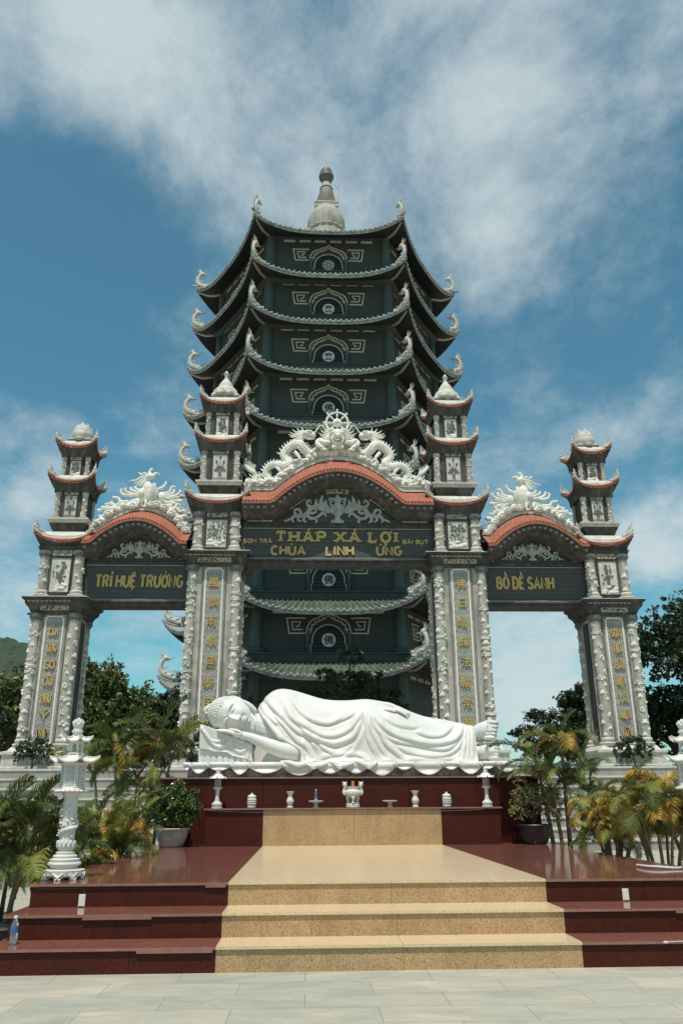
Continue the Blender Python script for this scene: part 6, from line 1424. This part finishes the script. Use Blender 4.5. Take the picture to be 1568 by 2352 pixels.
# --- roofs
def dragon_finial_mesh():
    random.seed(77); mb = MB(); P = lambda o, z, t=0: (o, t, z)
    mb.tube([P(-1.9, -.45), P(-1.45, -.20), P(-1.0, -.02), P(-.6, .10), P(-.30, .16), P(-.02, .38), P(.04, .74), P(-.02, 1.02), P(-.18, 1.20)], [.07, .14, .20, .22, .20, .18, .16, .15, .14], 9, 4)
    for k in range(22): mb.blob(P(random.uniform(-1.5, -.2), random.uniform(-.08, .30), random.uniform(-.22, .22)), (random.uniform(.10, .17), random.uniform(.07, .12), random.uniform(.08, .14)), 7, 5)
    for k in range(7): o = -1.45+k*.2; mb.tube([P(o, .05), P(o+.02, .38), P(o-.06, .52)], [.07, .045, .01], 5)
    for k, (o, z) in enumerate(((.18, .35), (.22, .52), (.22, .70), (.20, .86), (.14, 1.0))): mb.tube([P(o-.08, z), P(o+.06, z+.04), P(o+.14, z+.10)], [.05, .03, .006], 5)
    mb.blob(P(-.24, 1.26), (.26, .18, .17), 9, 7); mb.blob(P(-.48, 1.24), (.17, .13, .08), 8, 6); mb.blob(P(-.44, 1.10), (.13, .10, .045), 8, 5); mb.blob(P(-.56, 1.25), (.04, .05, .04), 6, 4)
    for (o, z) in ((.26, 1.44), (.24, 1.28), (.26, 1.62), (.12, 1.74), (-.02, 1.76), (-.14, 1.68), (.20, 1.14)): mb.tube([P(-.18, 1.28, .04), P((o-.18)*.5, (z+1.3)/2, .08*math.sin(z*9)), P(o, z, .10*math.sin(z*9))], [.06, .04, .006], 5)
    mb.tube([P(-.58, 1.24, .05), P(-.72, 1.20, .08), P(-.82, 1.30, .08), P(-.98, 1.36, .08)], [.018, .015, .012, .006], 5, 3)
    mb.tube([P(-.58, 1.24, -.05), P(-.74, 1.26, -.08), P(-.86, 1.38, -.08)], [.018, .014, .006], 5, 3)
    mb.tube([P(-.12, .55, 0), P(-.30, .68), P(-.42, .62), P(-.36, .52)], [.06, .05, .04, .02], 6, 3)
    return mb
DF = None
for i in range(9):
    s_ = side_of(i); a1 = s_/2*math.sqrt(3); a0 = wallhalf(i)*math.sqrt(3)+.45; zo = EZ[i]-2.35
    if i == 8: a0i, zi = .3, 46.2-2.35
    else: a0i, zi = a0, zo+1.12-.065*i
    S = polyroof(0, 0, 6, -PI/2, a0i, a1, zi, zo, 1.22 if i == 8 else 1.25, .035, 3.2)
    RB = 30; a = MB(); NV_ = 8 if i == 8 else 5
    rise8 = (i == 8)
    def T(f, u, v, dz=0, gr=0): return S(f, u, v, dz, gr)
    faces_ = (0, 1, 2, 4, 5) if not rise8 else (0, 1, 2, 3, 4, 5)
    for f in faces_:
        def fn(u, v):
            q = max(0, math.sin(2*PI*RB*u))**.6 if math.sin(2*PI*RB*u) > 0 else 0; return T(f, u, v, .03+.105*q)
        a.grid(fn, RB*6, NV_)
    r = local('roof_tier', a, M['greentile'], pag, 35)
    a = MB()
    for f in faces_:
        if f in (2, 4) or rise8 and f == 3: continue
        for k in range(RB):
            u = (k+.25)/RB; p = T(f, u, 1, .075, .015); an = -PI/2+2*PI*f/6; q = Matrix.Rotation(an, 3, 'Z'); a.blob(p, (.045, .095, .095), 8, 5, q)
            p = T(f, (k+.75)/RB, 1, .0, .02); a.blob(p, (.03, .10, .07), 7, 4, q)
    local('tile_end_row', a, M['eave'], r)
    a = MB()
    for f in faces_:
        a.grid(lambda u, v: T(f, u, 1, .03-.10*v, .0), 30, 1); a.grid(lambda u, v: T(f, u, 1, -.07, -.0-.06*v), 30, 1); a.grid(lambda u, v: T(f, u, 1, -.07-.16*v, -.06), 30, 1)
    local('eave_edge', a, M['eave'], r, 30)
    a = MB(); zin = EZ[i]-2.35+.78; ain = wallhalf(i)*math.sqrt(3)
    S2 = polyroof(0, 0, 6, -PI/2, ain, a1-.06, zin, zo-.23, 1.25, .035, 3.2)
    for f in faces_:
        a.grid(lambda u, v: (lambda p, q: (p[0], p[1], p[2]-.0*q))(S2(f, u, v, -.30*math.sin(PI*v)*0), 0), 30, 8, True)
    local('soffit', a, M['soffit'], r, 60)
    # bracket ribs below the corners and the painted boards
    a = MB()
    for f in (0, 1, 5):
        for e in (0.0, 1.0):
            p = Vector(S2(f, e, .02, -.02)); q = Vector(S2(f, e, .93, -.05)); m_ = Vector(S2(f, e, .5, -.10)); a.tube([p, m_, q], [.13, .11, .07], 6, 3)
    local('hip_bracket', a, M['trim'], r)
    a = MB()
    for f in faces_:
        pts = [T(f, 1.0, v, .16) for v in (.02, .2, .4, .6, .8, .95, 1.03)]; a.tube(pts, [.13]*6+[.09], 8, 2)
    local('hip_ridge', a, M['eave'], r)
    for f in (0, 5, 1, 4):
        p = S(f, 1.0, 1.0, .14); an = math.atan2(p[1], p[0])
        if DF is None: DF = local('dragon_finial', dragon_finial_mesh(), M['relief'], r); o = DF
        else: o = DF.copy(); COL.objects.link(o); o.parent = r
        d = Vector((p[0], p[1], 0)).normalized(); o.location = (p[0]-d.x*.12, p[1]-d.y*.12, p[2]-.02); o.rotation_euler = (0, R(-8), an) if False else (0, 0, an)
        tilt = Matrix.Rotation(an, 4, 'Z') @ Matrix.Rotation(R(-5), 4, 'Y'); o.rotation_euler = tilt.to_euler(); o.scale = (.92, .85, 1.05)
# --- spire
Zs = 2.35
sp_ = part('spire', pag, (PX_, PY_, 46.0))
ZM = lambda z: float(np.interp(z, [45.2, 47.6, 50.1, 50.76, 52.88, 53.45, 55.06, 56.2, 56.8], [44.6, 47.0, 49.5, 50.0, 52.1, 52.75, 54.3, 55.3, 55.9]))
def zb_(mb): mb.v = [(p[0], p[1], ZM(p[2])) for p in mb.v]; return mb
def sl(prof, nm, m, n=32): a = MB(); a.lathe(PX_, PY_, prof, n); return zb_(a).build(nm, M[m], sp_)
sl([(1.9, 45.2), (1.9, 46.8), (1.7, 47.0), (1.6, 47.6)], 'drum', 'spire')
sl([(1.5, 47.6), (1.60, 47.9), (1.62, 48.3), (1.64, 48.6), (1.62, 49.0), (1.50, 49.5), (1.30, 49.95), (1.0, 50.25)], 'dome', 'spire')
a = MB()
for k in range(18): an = 2*PI*k/18; a.blob((PX_+1.5*math.cos(an), PY_+1.5*math.sin(an), 47.9), (.26, .26, .12), 8, 5)
zb_(a).build('petal_ring', M['relief'], sp_)
a = MB(); a.loft(PX_, PY_, [(.98, 50.1), (.98, 50.62), (1.03, 50.64), (1.03, 50.74), (.8, 50.76)]); zb_(a).build('square_box', M['relief'], sp_, sharp=20)
a = MB()
for s in (-1, 1): a.ribbon([(PX_+s*.35, 50.30), (PX_+s*.55, 50.5), (PX_+s*.75, 50.32), (PX_+s*.95, 50.5)], .06, PY_-1.0, PY_-.981)
zb_(a).build('red_scroll', M['maroonlip'], sp_)
prof = []; 
for k in range(9):
    t = k/8; r = .98-.46*t; z = 50.76+.235*k; prof += [(r, z), (r*1.03, z+.10), (r*.97, z+.13), (r*.93, z+.14)]
    prof += [(r*.90, z+.225)]
sl(prof, 'ringed_cone', 'spire')
sl([(.58, 52.88), (.46, 53.1), (.42, 53.3), (.36, 53.45)], 'collar', 'spire')
sl([(.36, 53.4), (.44, 53.6), (.54, 53.8), (.64, 54.0), (.66, 54.2), (.60, 54.32), (.50, 54.42), (.50, 54.8), (.40, 55.0), (.26, 55.06)], 'crown_ball', 'bronze')
a = MB()
for k in range(8): an = 2*PI*k/8+.2; a.blob((PX_+.50*math.cos(an), PY_+.50*math.sin(an), 54.35), (.12, .12, .40), 7, 6)
zb_(a).build('crown_petals', M['bronze'], sp_)
sl([(.22, 55.05), (.24, 55.15), (.16, 55.4), (.08, 55.8), (.02, 56.2)], 'needle', 'spire', 14)
a = MB(); a.tube([(PX_+1.1, PY_-.2, 50.7), (PX_+1.08, PY_-.2, 53.0), (PX_+1.06, PY_-.2, 56.7)], [.035, .03, .02], 6); a.blob((PX_+1.06, PY_-.2, 56.72), .07, 6, 5)
a.tube([(PX_+.40, PY_-.2, 53.3), (PX_+1.08, PY_-.2, 52.9)], .02, 5); a.tube([(PX_+.45, PY_-.2, 52.6), (PX_+1.08, PY_-.2, 52.9)], .02, 5); zb_(a).build('lightning_rod', M['metal'], sp_)
# ============================================================ VEGETATION
rnd = random.Random(11)
def rv(r=rnd):
    while True:
        v = Vector((r.uniform(-1, 1), r.uniform(-1, 1), r.uniform(-1, 1)))
        if .05 < v.length <= 1: return v.normalized()
def leaf_mesh(blobs, n, size, seed, up=.35, ratio=.5, clump=16, core=True):
    """leaf quads gathered in clumps through lobed volumes; blobs = (x, y, z, rx, ry, rz)"""
    r = random.Random(seed); vs = []; fs = []; tot = sum(b[3]*b[5] for b in blobs)
    for b in blobs:
        m = int(n*b[3]*b[5]/tot/clump)
        for _ in range(m):
            d = rv(r); d.z = abs(d.z)*.9+d.z*.1 if r.random() < .35 else d.z; q = r.uniform(.55, 1.05); c = Vector((b[0]+d.x*b[3]*q, b[1]+d.y*b[4]*q, b[2]+d.z*b[5]*q)); cr = size*r.uniform(1.2, 2.6)
            for _ in range(clump):
                e = rv(r)*cr*r.uniform(.2, 1); p = c+e; nrm = (rv(r)+Vector((0, -.15, up))+d*.5).normalized(); t = nrm.orthogonal().normalized(); t.rotate(Matrix.Rotation(r.uniform(0, 6.28), 3, nrm)); w = nrm.cross(t); s = size*r.uniform(.6, 1.25); s2 = s*ratio
                o = len(vs); vs += [tuple(p-t*s), tuple(p+w*s2), tuple(p+t*s), tuple(p-w*s2)]; fs.append((o, o+1, o+2, o+3))
    mb = MB(); mb.v = vs; mb.f = fs; return mb
def tree(name, lab, x, y, z, blobs, n, size, m, seed, trunk=.2, cat='tree', group=None, up=.35, ratio=.5, ztop=None):
    t = thing(name, lab, cat, (x, y, z), group); r = random.Random(seed); zt = ztop or min(b[2] for b in blobs)
    a = MB(); a.tube([(x, y, z-.05), (x+trunk*.3, y, z+(zt-z)*.4), (x-trunk*.2, y, z+(zt-z)*.8), (x, y, zt)], [trunk*1.25, trunk, trunk*.85, trunk*.6], 9, 3)
    a.build('trunk', M['bark'], t)
    for b in blobs:
        a = MB(); p0 = (x, y, z+(zt-z)*r.uniform(.5, .95)); a.tube([p0, ((x+b[0])/2+r.uniform(-.1, .1), (y+b[1])/2, (p0[2]+b[2])/2+.05), (b[0], b[1], b[2]+b[5]*.3)], [trunk*.5, trunk*.36, trunk*.12], 6, 3); a.build('limb', M['bark'], t)
    leaf_mesh(blobs, n, size, seed, up, ratio).build('crown', m, t, sharp=None, fix=False)
    return t
def crownblobs(x, y, z, r, h, k, seed):
    q = random.Random(seed); out = [(x, y, z, r*.72, r*.72, h*.72)]
    for i in range(k): an = 2*PI*i/k+q.uniform(-.4, .4); e = q.uniform(.45, .72); out.append((x+r*e*math.cos(an), y+r*e*math.sin(an)*.8, z+h*q.uniform(-.45, .62), r*q.uniform(.32, .5), r*.45, h*q.uniform(.28, .42)))
    return out
GB = 'trees beyond the gate'
for i, (x, y, zc, r, h, n, mt, lab) in enumerate(((-13.6, 39, 4.9, 2.5, 2.7, 5200, 'leaf', 'broad green tree left of the leftmost gate pillar'), (-10.5, 39, 5.5, 1.9, 3.0, 4200, 'leaf', 'tall green tree right beside the leftmost gate pillar, under the left arch'),
        (-8.7, 40.5, 4.9, 1.9, 2.7, 4000, 'leaf', 'middle tree with brownish leaves seen through the left arch'), (-6.7, 41, 4.6, 2.2, 2.6, 4000, 'leafdark', 'darker tree beside the second gate pillar, seen through the left arch'),
        (18.3, 34.5, 6.6, 4.3, 3.7, 8200, 'leafdark', 'large dark tree at the right edge beyond the rightmost pillar'), (12.4, 37, 4.8, 1.25, 1.6, 2200, 'leafdark', 'rounded dark tree peeping out left of the rightmost pillar'), (17.0, 38, 4.2, 2.4, 2.4, 4200, 'leafdark', 'lower dark tree in front of the large tree on the right'),
        (-11.9, 43, 4.3, 3.0, 2.6, 4200, 'leafdark', 'dark tree filling the gap behind the leftmost pillar'), (-15.8, 45, 5.0, 3.0, 2.4, 3400, 'leaf', 'pale green tree farther back at the left edge'))):
    tree('broadleaf_tree', lab, x, y, 2.35, crownblobs(x, y, zc, r, h, 10, i), int(n*2.9), .11, M[mt], 100+i, .22, group=GB)
# clipped cloud trees
def pads(lst, y): return [(x, y+dy, z, r, r, r*k) for (x, dy, z, r, k) in lst]
tree('bonsai_tree', 'dark cloud pruned tree in front of the pagoda behind the statue', 1.75, 32.6, 2.35, pads([(1.72, 0, 6.85, .62, .50), (.72, .1, 6.15, .46, .62), (1.6, 0, 5.85, 1.05, .36), (2.35, .1, 5.95, .75, .42), (.15, 0, 5.40, .60, .45), (3.1, 0, 5.30, .75, .42), (1.2, 0, 5.2, 1.1, .36), (2.3, 0, 5.05, 1.1, .36), (.4, 0, 4.8, .8, .4), (3.5, 0, 4.75, .6, .4)], 32.6), 11000, .062, M['leafdark'], 7, .16, ztop=5.6)
tree('cloud_pruned_tree', 'layered dark garden tree on the terrace between statue feet and right palms', 9.6, 33.5, 2.35, pads([(9.6, 0, 4.5, .75, .45), (8.9, 0, 3.9, .7, .4), (10.3, 0, 3.95, .8, .4), (9.3, 0, 3.3, .9, .35), (10.6, 0, 3.2, .9, .35), (11.5, .5, 3.7, .9, .45)], 33.5), 7000, .075, M['leafdark'], 8, .12, ztop=3.9)
tree('cloud_pruned_tree', 'bright green layered garden tree beside the second pillar, behind the left palms', -6.3, 33.5, 2.35, pads([(-6.3, 0, 4.3, .8, .42), (-7.1, 0, 3.8, .8, .4), (-5.7, 0, 3.7, .7, .4), (-6.5, 0, 3.2, 1.1, .35), (-8.0, .3, 3.3, .9, .4)], 33.5), 7000, .075, M['leaf'], 9, .12, ztop=3.6)
tree('clipped_shrub', 'round clipped shrub at the left edge in front of the trees', -12.3, 33, 2.35, pads([(-12.3, 0, 4.1, 1.0, .8), (-12.6, 0, 3.2, 1.1, .8)], 33), 5000, .075, M['leafdark'], 12, .12, 'shrub', ztop=3.2)
for x, lab, sd in ((-9.05, 'dark little bush at the foot of the leftmost gate pillar', 1), (11.1, 'dark little bush at the foot of the rightmost gate pillar', 2)):
    tree('pillar_bush', lab, x, 28.2, 2.35, [(x, 28.2, 3.12, .50, .4, .32), (x-.35, 28.2, 2.9, .36, .3, .28), (x+.38, 28.2, 2.92, .36, .3, .26)], 1500, .055, M['leafdark'], sd, .04, 'bush', ztop=2.8)
for x, y, z, r, lab, sd in ((-3.45, 27.9, 3.25, .40, 'wispy dark bush between the second pillar and the statue headrest', 3), (-2.0, 31.6, 4.6, .75, 'leafy bush showing behind the statue head and shoulder', 4), (4.15, 31.4, 3.9, .6, 'leafy bush behind the statue legs beside the third pillar', 5)):
    tree('garden_bush', lab, x, y, 2.35, [(x, y, z, r, r*.8, r*.85), (x+.1, y, z-r*.8, r*.8, r*.7, r*.6)], 1300, .055, M['leafdark'], sd, .04, 'bush', ztop=z-.3)
# ---- potted shrubs
def pot(parent, x, y, z, r, h, m):
    a = MB(); a.lathe(x, y, [(r*.62, 0), (r*.70, h*.08), (r*.86, h*.45), (r*.94, h*.80), (r*.95, h*.88), (r*1.03, h*.90), (r*1.05, h*.96), (r*1.02, h), (r*.92, h), (r*.90, h*.9), (0.01, h*.86)], 36, z); a.build('pot', M[m], parent)
    a = MB(); a.lathe(x, y, [(r*.90, h*.86), (r*.5, h*.93), (.01, h*.95)], 20, z); a.build('soil', M['soil'], parent)
t = thing('potted_shrub', 'dense glossy green shrub in a chalky white pot left of the altar', 'potted plant', (-2.38, 15.5, .625)); pot(t, -2.38, 15.5, .628, .30, .31, 'potwhite')
for k in range(5): a = MB(); an = k*1.3; a.tube([(-2.38, 15.5, .9), (-2.38+.08*math.cos(an), 15.5+.08*math.sin(an), 1.1), (-2.38+.25*math.cos(an), 15.5+.25*math.sin(an), 1.35)], [.016, .012, .006], 6); a.build('stem', M['bark'], t)
leaf_mesh([(-2.38, 15.5, 1.30, .40, .34, .26), (-2.62, 15.45, 1.12, .24, .24, .17), (-2.12, 15.4, 1.28, .24, .24, .22), (-2.42, 15.4, 1.50, .28, .24, .16), (-2.25, 15.4, 1.05, .26, .2, .12), (-2.72, 15.5, 1.28, .14, .14, .12), (-2.30, 15.4, 1.66, .08, .08, .08), (-2.0, 15.4, 1.50, .09, .09, .08)], 6500, .034, 21, .5, .55, 9).build('foliage', M['leafbush'], t, sharp=None, fix=False)
t = thing('potted_shrub', 'sparse yellowed shrub in a black pot right of the altar', 'potted plant', (4.12, 15.5, .625)); pot(t, 4.12, 15.5, .628, .31, .33, 'potblack')
for k in range(9):
    an = k*.9; L_ = .28+.06*(k % 3); a = MB(); a.tube([(4.12, 15.5, .92), (4.12+.07*math.cos(an), 15.5+.07*math.sin(an), 1.1), (4.15+L_*math.cos(an), 15.5+L_*math.sin(an), 1.30+.12*(k % 4)), (4.15+L_*1.25*math.cos(an), 15.5+L_*1.2*math.sin(an), 1.40+.13*(k % 4))], [.015, .011, .006, .003], 5); a.build('stem', M['bark'], t)
leaf_mesh([(4.12, 15.45, 1.28, .42, .3, .22), (3.95, 15.4, 1.48, .26, .22, .16), (4.42, 15.4, 1.30, .26, .22, .2), (3.82, 15.4, 1.16, .2, .2, .14), (4.30, 15.4, 1.50, .2, .2, .14), (3.90, 15.4, 1.68, .12, .1, .08), (4.45, 15.4, 1.08, .2, .2, .14)], 3000, .024, 22, .5, .6, 6).build('foliage', M['leafsparse'], t, sharp=None, fix=False)
# ---- areca palms
def frond_mesh(L, arch, n, ll, seed, droop=.3):
    """rachis from the origin, rising and arching over towards +x, with two ranks of narrow leaflets; returns (rachis, blade) builders"""
    r = random.Random(seed); pts = []; x = z = 0; ang = R(82)
    for i in range(15): pts.append(Vector((x, 0, z))); ang -= arch/14*(0.5+i/9); x += L/14*math.cos(ang); z += L/14*math.sin(ang)
    ra = MB(); ra.tube(pts, [.014*(1-.8*i/14) for i in range(15)], 5); mb = MB()
    for k in range(n):
        t = .22+.78*k/(n-1); f = t*14; i = min(13, int(f)); p = pts[i].lerp(pts[i+1], f-i); tg = (pts[i+1]-pts[i]).normalized(); up = Vector((-tg.z, 0, tg.x))
        for s in (-1, 1):
            l = ll*(math.sin(PI*(.12+.80*(k/(n-1))))**.7)*r.uniform(.85, 1.1); d = (tg*.75+Vector((0, s, 0))*.85+up*r.uniform(.15, .45)).normalized(); w = .0105; e = tg*w
            m_ = p+d*l*.5+Vector((0, 0, .01)); q = p+d*l+Vector((0, 0, -l*droop*r.uniform(.6, 1.5))); o = len(mb.v)
            mb.v += [tuple(p-e*.5), tuple(p+e*.5), tuple(m_+e), tuple(m_-e), tuple(q)]; mb.f += [(o, o+1, o+2, o+3), (o+3, o+2, o+4)]
    return ra, mb
FR = {}
for k in range(5):
    ra, mb = frond_mesh(1.0, (1.0, 1.3, 1.7, 2.0, .7)[k], 54, .30, k, (.2, .3, .45, .5, .15)[k])
    for nm in ('palm', 'palmlime', 'palmyellow'):
        me = []; 
        allm = MB(); allm.add(ra.v, ra.f); nr = len(ra.f); allm.add(mb.v, mb.f); m_ = bpy.data.meshes.new('frond'); m_.from_pydata(allm.v, [], allm.f); m_.update(); m_.materials.append(M['palmstem'] if nm != 'palmyellow' else M['palmyellow']); m_.materials.append(M[nm])
        m_.polygons.foreach_set('material_index', [0]*nr+[1]*(len(allm.f)-nr)); FR[(k, nm)] = m_
def areca(name, lab, x, y, z, stems, colors, seed, scale, nf, tilt=(10, 62), group='areca palms around the platform', cane='palmstem', sr=.022):
    r = random.Random(seed); t = thing(name, lab, 'palm', (x, y, z), group)
    for (dx, dy, h, lx, ly) in stems:
        a = MB(); top = (dx+lx, dy+ly, h); a.tube([(dx, dy, -.03), (dx+lx*.3, dy+ly*.3, h*.4), (dx+lx*.7, dy+ly*.7, h*.75), top], [sr*1.35, sr, sr*.9, sr*.7], 7, 3)
        for q in range(int(h/.11)): f = (q+.5)/max(1, int(h/.11)); a.lathe(dx+lx*f*.95, dy+ly*f*.95, [(sr*1.12*(1.2-.4*f), h*f), (sr*1.12*(1.2-.4*f), h*f+.012)], 7)
        s_ = a.build('stem', M[cane], t, local=True)
        n = nf+1+r.randint(-1, 1)
        for q in range(n):
            nm = r.choices(('palm', 'palmlime', 'palmyellow'), colors)[0]; k = r.choice((0, 1, 1, 2, 3)) if q else 4
            if nm == 'palmyellow': k = r.choice((2, 3))
            o = bpy.data.objects.new('frond', FR[(k, nm)]); COL.objects.link(o); o.parent = t; an = 2*PI*(q/n)+r.uniform(-.4, .4); tl = R(r.uniform(*tilt)) if q else R(6)
            o.location = (top[0], top[1], top[2]-.04*r.random()); o.rotation_euler = (Matrix.Rotation(an, 4, 'Z') @ Matrix.Rotation(tl-R(8), 4, 'Y') @ Matrix.Rotation(r.uniform(-.4, .4), 4, 'X')).to_euler(); s = scale*r.uniform(.85, 1.2); o.scale = (s, s, s)
    return t
def ring(n, rad, h0, h1, spread, seed):
    r = random.Random(seed); out = []
    for k in range(n): an = 2*PI*k/n+r.uniform(-.3, .3); q = rad*r.uniform(.3, 1); out.append((q*math.cos(an), q*math.sin(an), r.uniform(h0, h1), spread*math.cos(an)*r.uniform(.5, 1), spread*math.sin(an)*r.uniform(.5, 1)))
    return out
areca('areca_palm', 'dark green palm clump at the left edge with orange arching fronds', -3.28, 9.7, .12, ring(9, .12, .55, 1.05, .26, 1), (6, 2, 1.0), 33, .66, 6)
pl_ = thing('low_planter', 'low black planter at the foot of the left edge palm', 'planter', (-3.28, 9.65, 0)); a = MB(); a.lathe(-3.28, 9.65, [(.30, 0), (.42, .02), (.45, .10), (.45, .17), (.40, .19), (.01, .16)], 32, 0); a.build('planter_body', M['potblack'], pl_); a = MB(); a.lathe(-3.28, 9.65, [(.455, .165), (.46, .185), (.44, .195), (.43, .18)], 32, 0); a.build('rim', M['potwhite'], pl_)
areca('areca_palm', 'low bushy palm clump directly behind the left marble lantern', -3.35, 11.6, 0, ring(8, .18, .35, .85, .25, 2), (5, 3, 1.6), 32, .72, 6)
areca('areca_palm', 'yellow tipped palm clump beside the left edge of the platform', -3.12, 13.2, 0, ring(9, .2, .40, .95, .28, 3), (4, 4, 2), 33, .70, 6)
areca('areca_palm', 'palm clump between the yellow tipped clump and the white pot', -3.05, 14.7, 0, ring(7, .15, .55, 1.05, .20, 4), (4, 3, 3), 34, .62, 5)
areca('areca_palm', 'tall pale caned palms under the left arch', -3.55, 17.2, 0, [(-.1, 0, 2.35, -.25, 0), (.25, .1, 2.55, .25, 0), (-.5, .2, 1.9, -.25, .0), (.5, 0, 2.2, .30, 0), (.05, .2, 1.85, .05, .1), (.35, .2, 1.5, .1, .1)], (6, 2, .5), 35, 1.0, 8, (15, 75), cane='palmcane', sr=.032)
areca('areca_palm', 'slim palm with bare canes left of the white potted shrub', -2.98, 16.3, 0, [(0, 0, 1.9, .02, 0), (.1, .1, 1.3, .06, 0), (-.12, .1, 1.5, -.1, 0)], (6, 2, .6), 45, .60, 6, (15, 75), cane='palmstem', sr=.026)
areca('areca_palm', 'tall palm cluster with reddish canes right of the black potted shrub', 4.72, 15.4, .3, [(0, 0, 2.05, .0, 0), (-.25, .1, 1.75, -.22, 0), (.22, .05, 1.65, .18, 0), (.05, .2, 1.35, .0, 0), (-.12, 0, 1.25, -.14, .0)], (6, 2, 1.1), 36, .78, 7, (15, 78), sr=.034)
areca('areca_palm', 'short orange and lime palm clump in the middle right', 4.98, 13.9, .1, ring(9, .15, .45, 1.15, .32, 5), (2, 4, 4), 37, .60, 6)
areca('areca_palm', 'slender yellowing palm behind the right platform edge', 5.45, 15.5, .1, ring(4, .15, 1.1, 1.6, .22, 9), (3, 4, 4), 39, .62, 6)
areca('areca_palm', 'large yellow green palm clump at the right edge beside the cropped lantern', 5.05, 12.2, .1, ring(9, .18, .55, 1.30, .34, 6), (3, 4, 3), 38, .75, 6)
areca('areca_palm', 'far right palm clump partly outside the picture', 5.7, 12.6, .1, ring(6, .15, .6, 1.2, .3, 8), (3, 4, 3), 40, .7, 6)
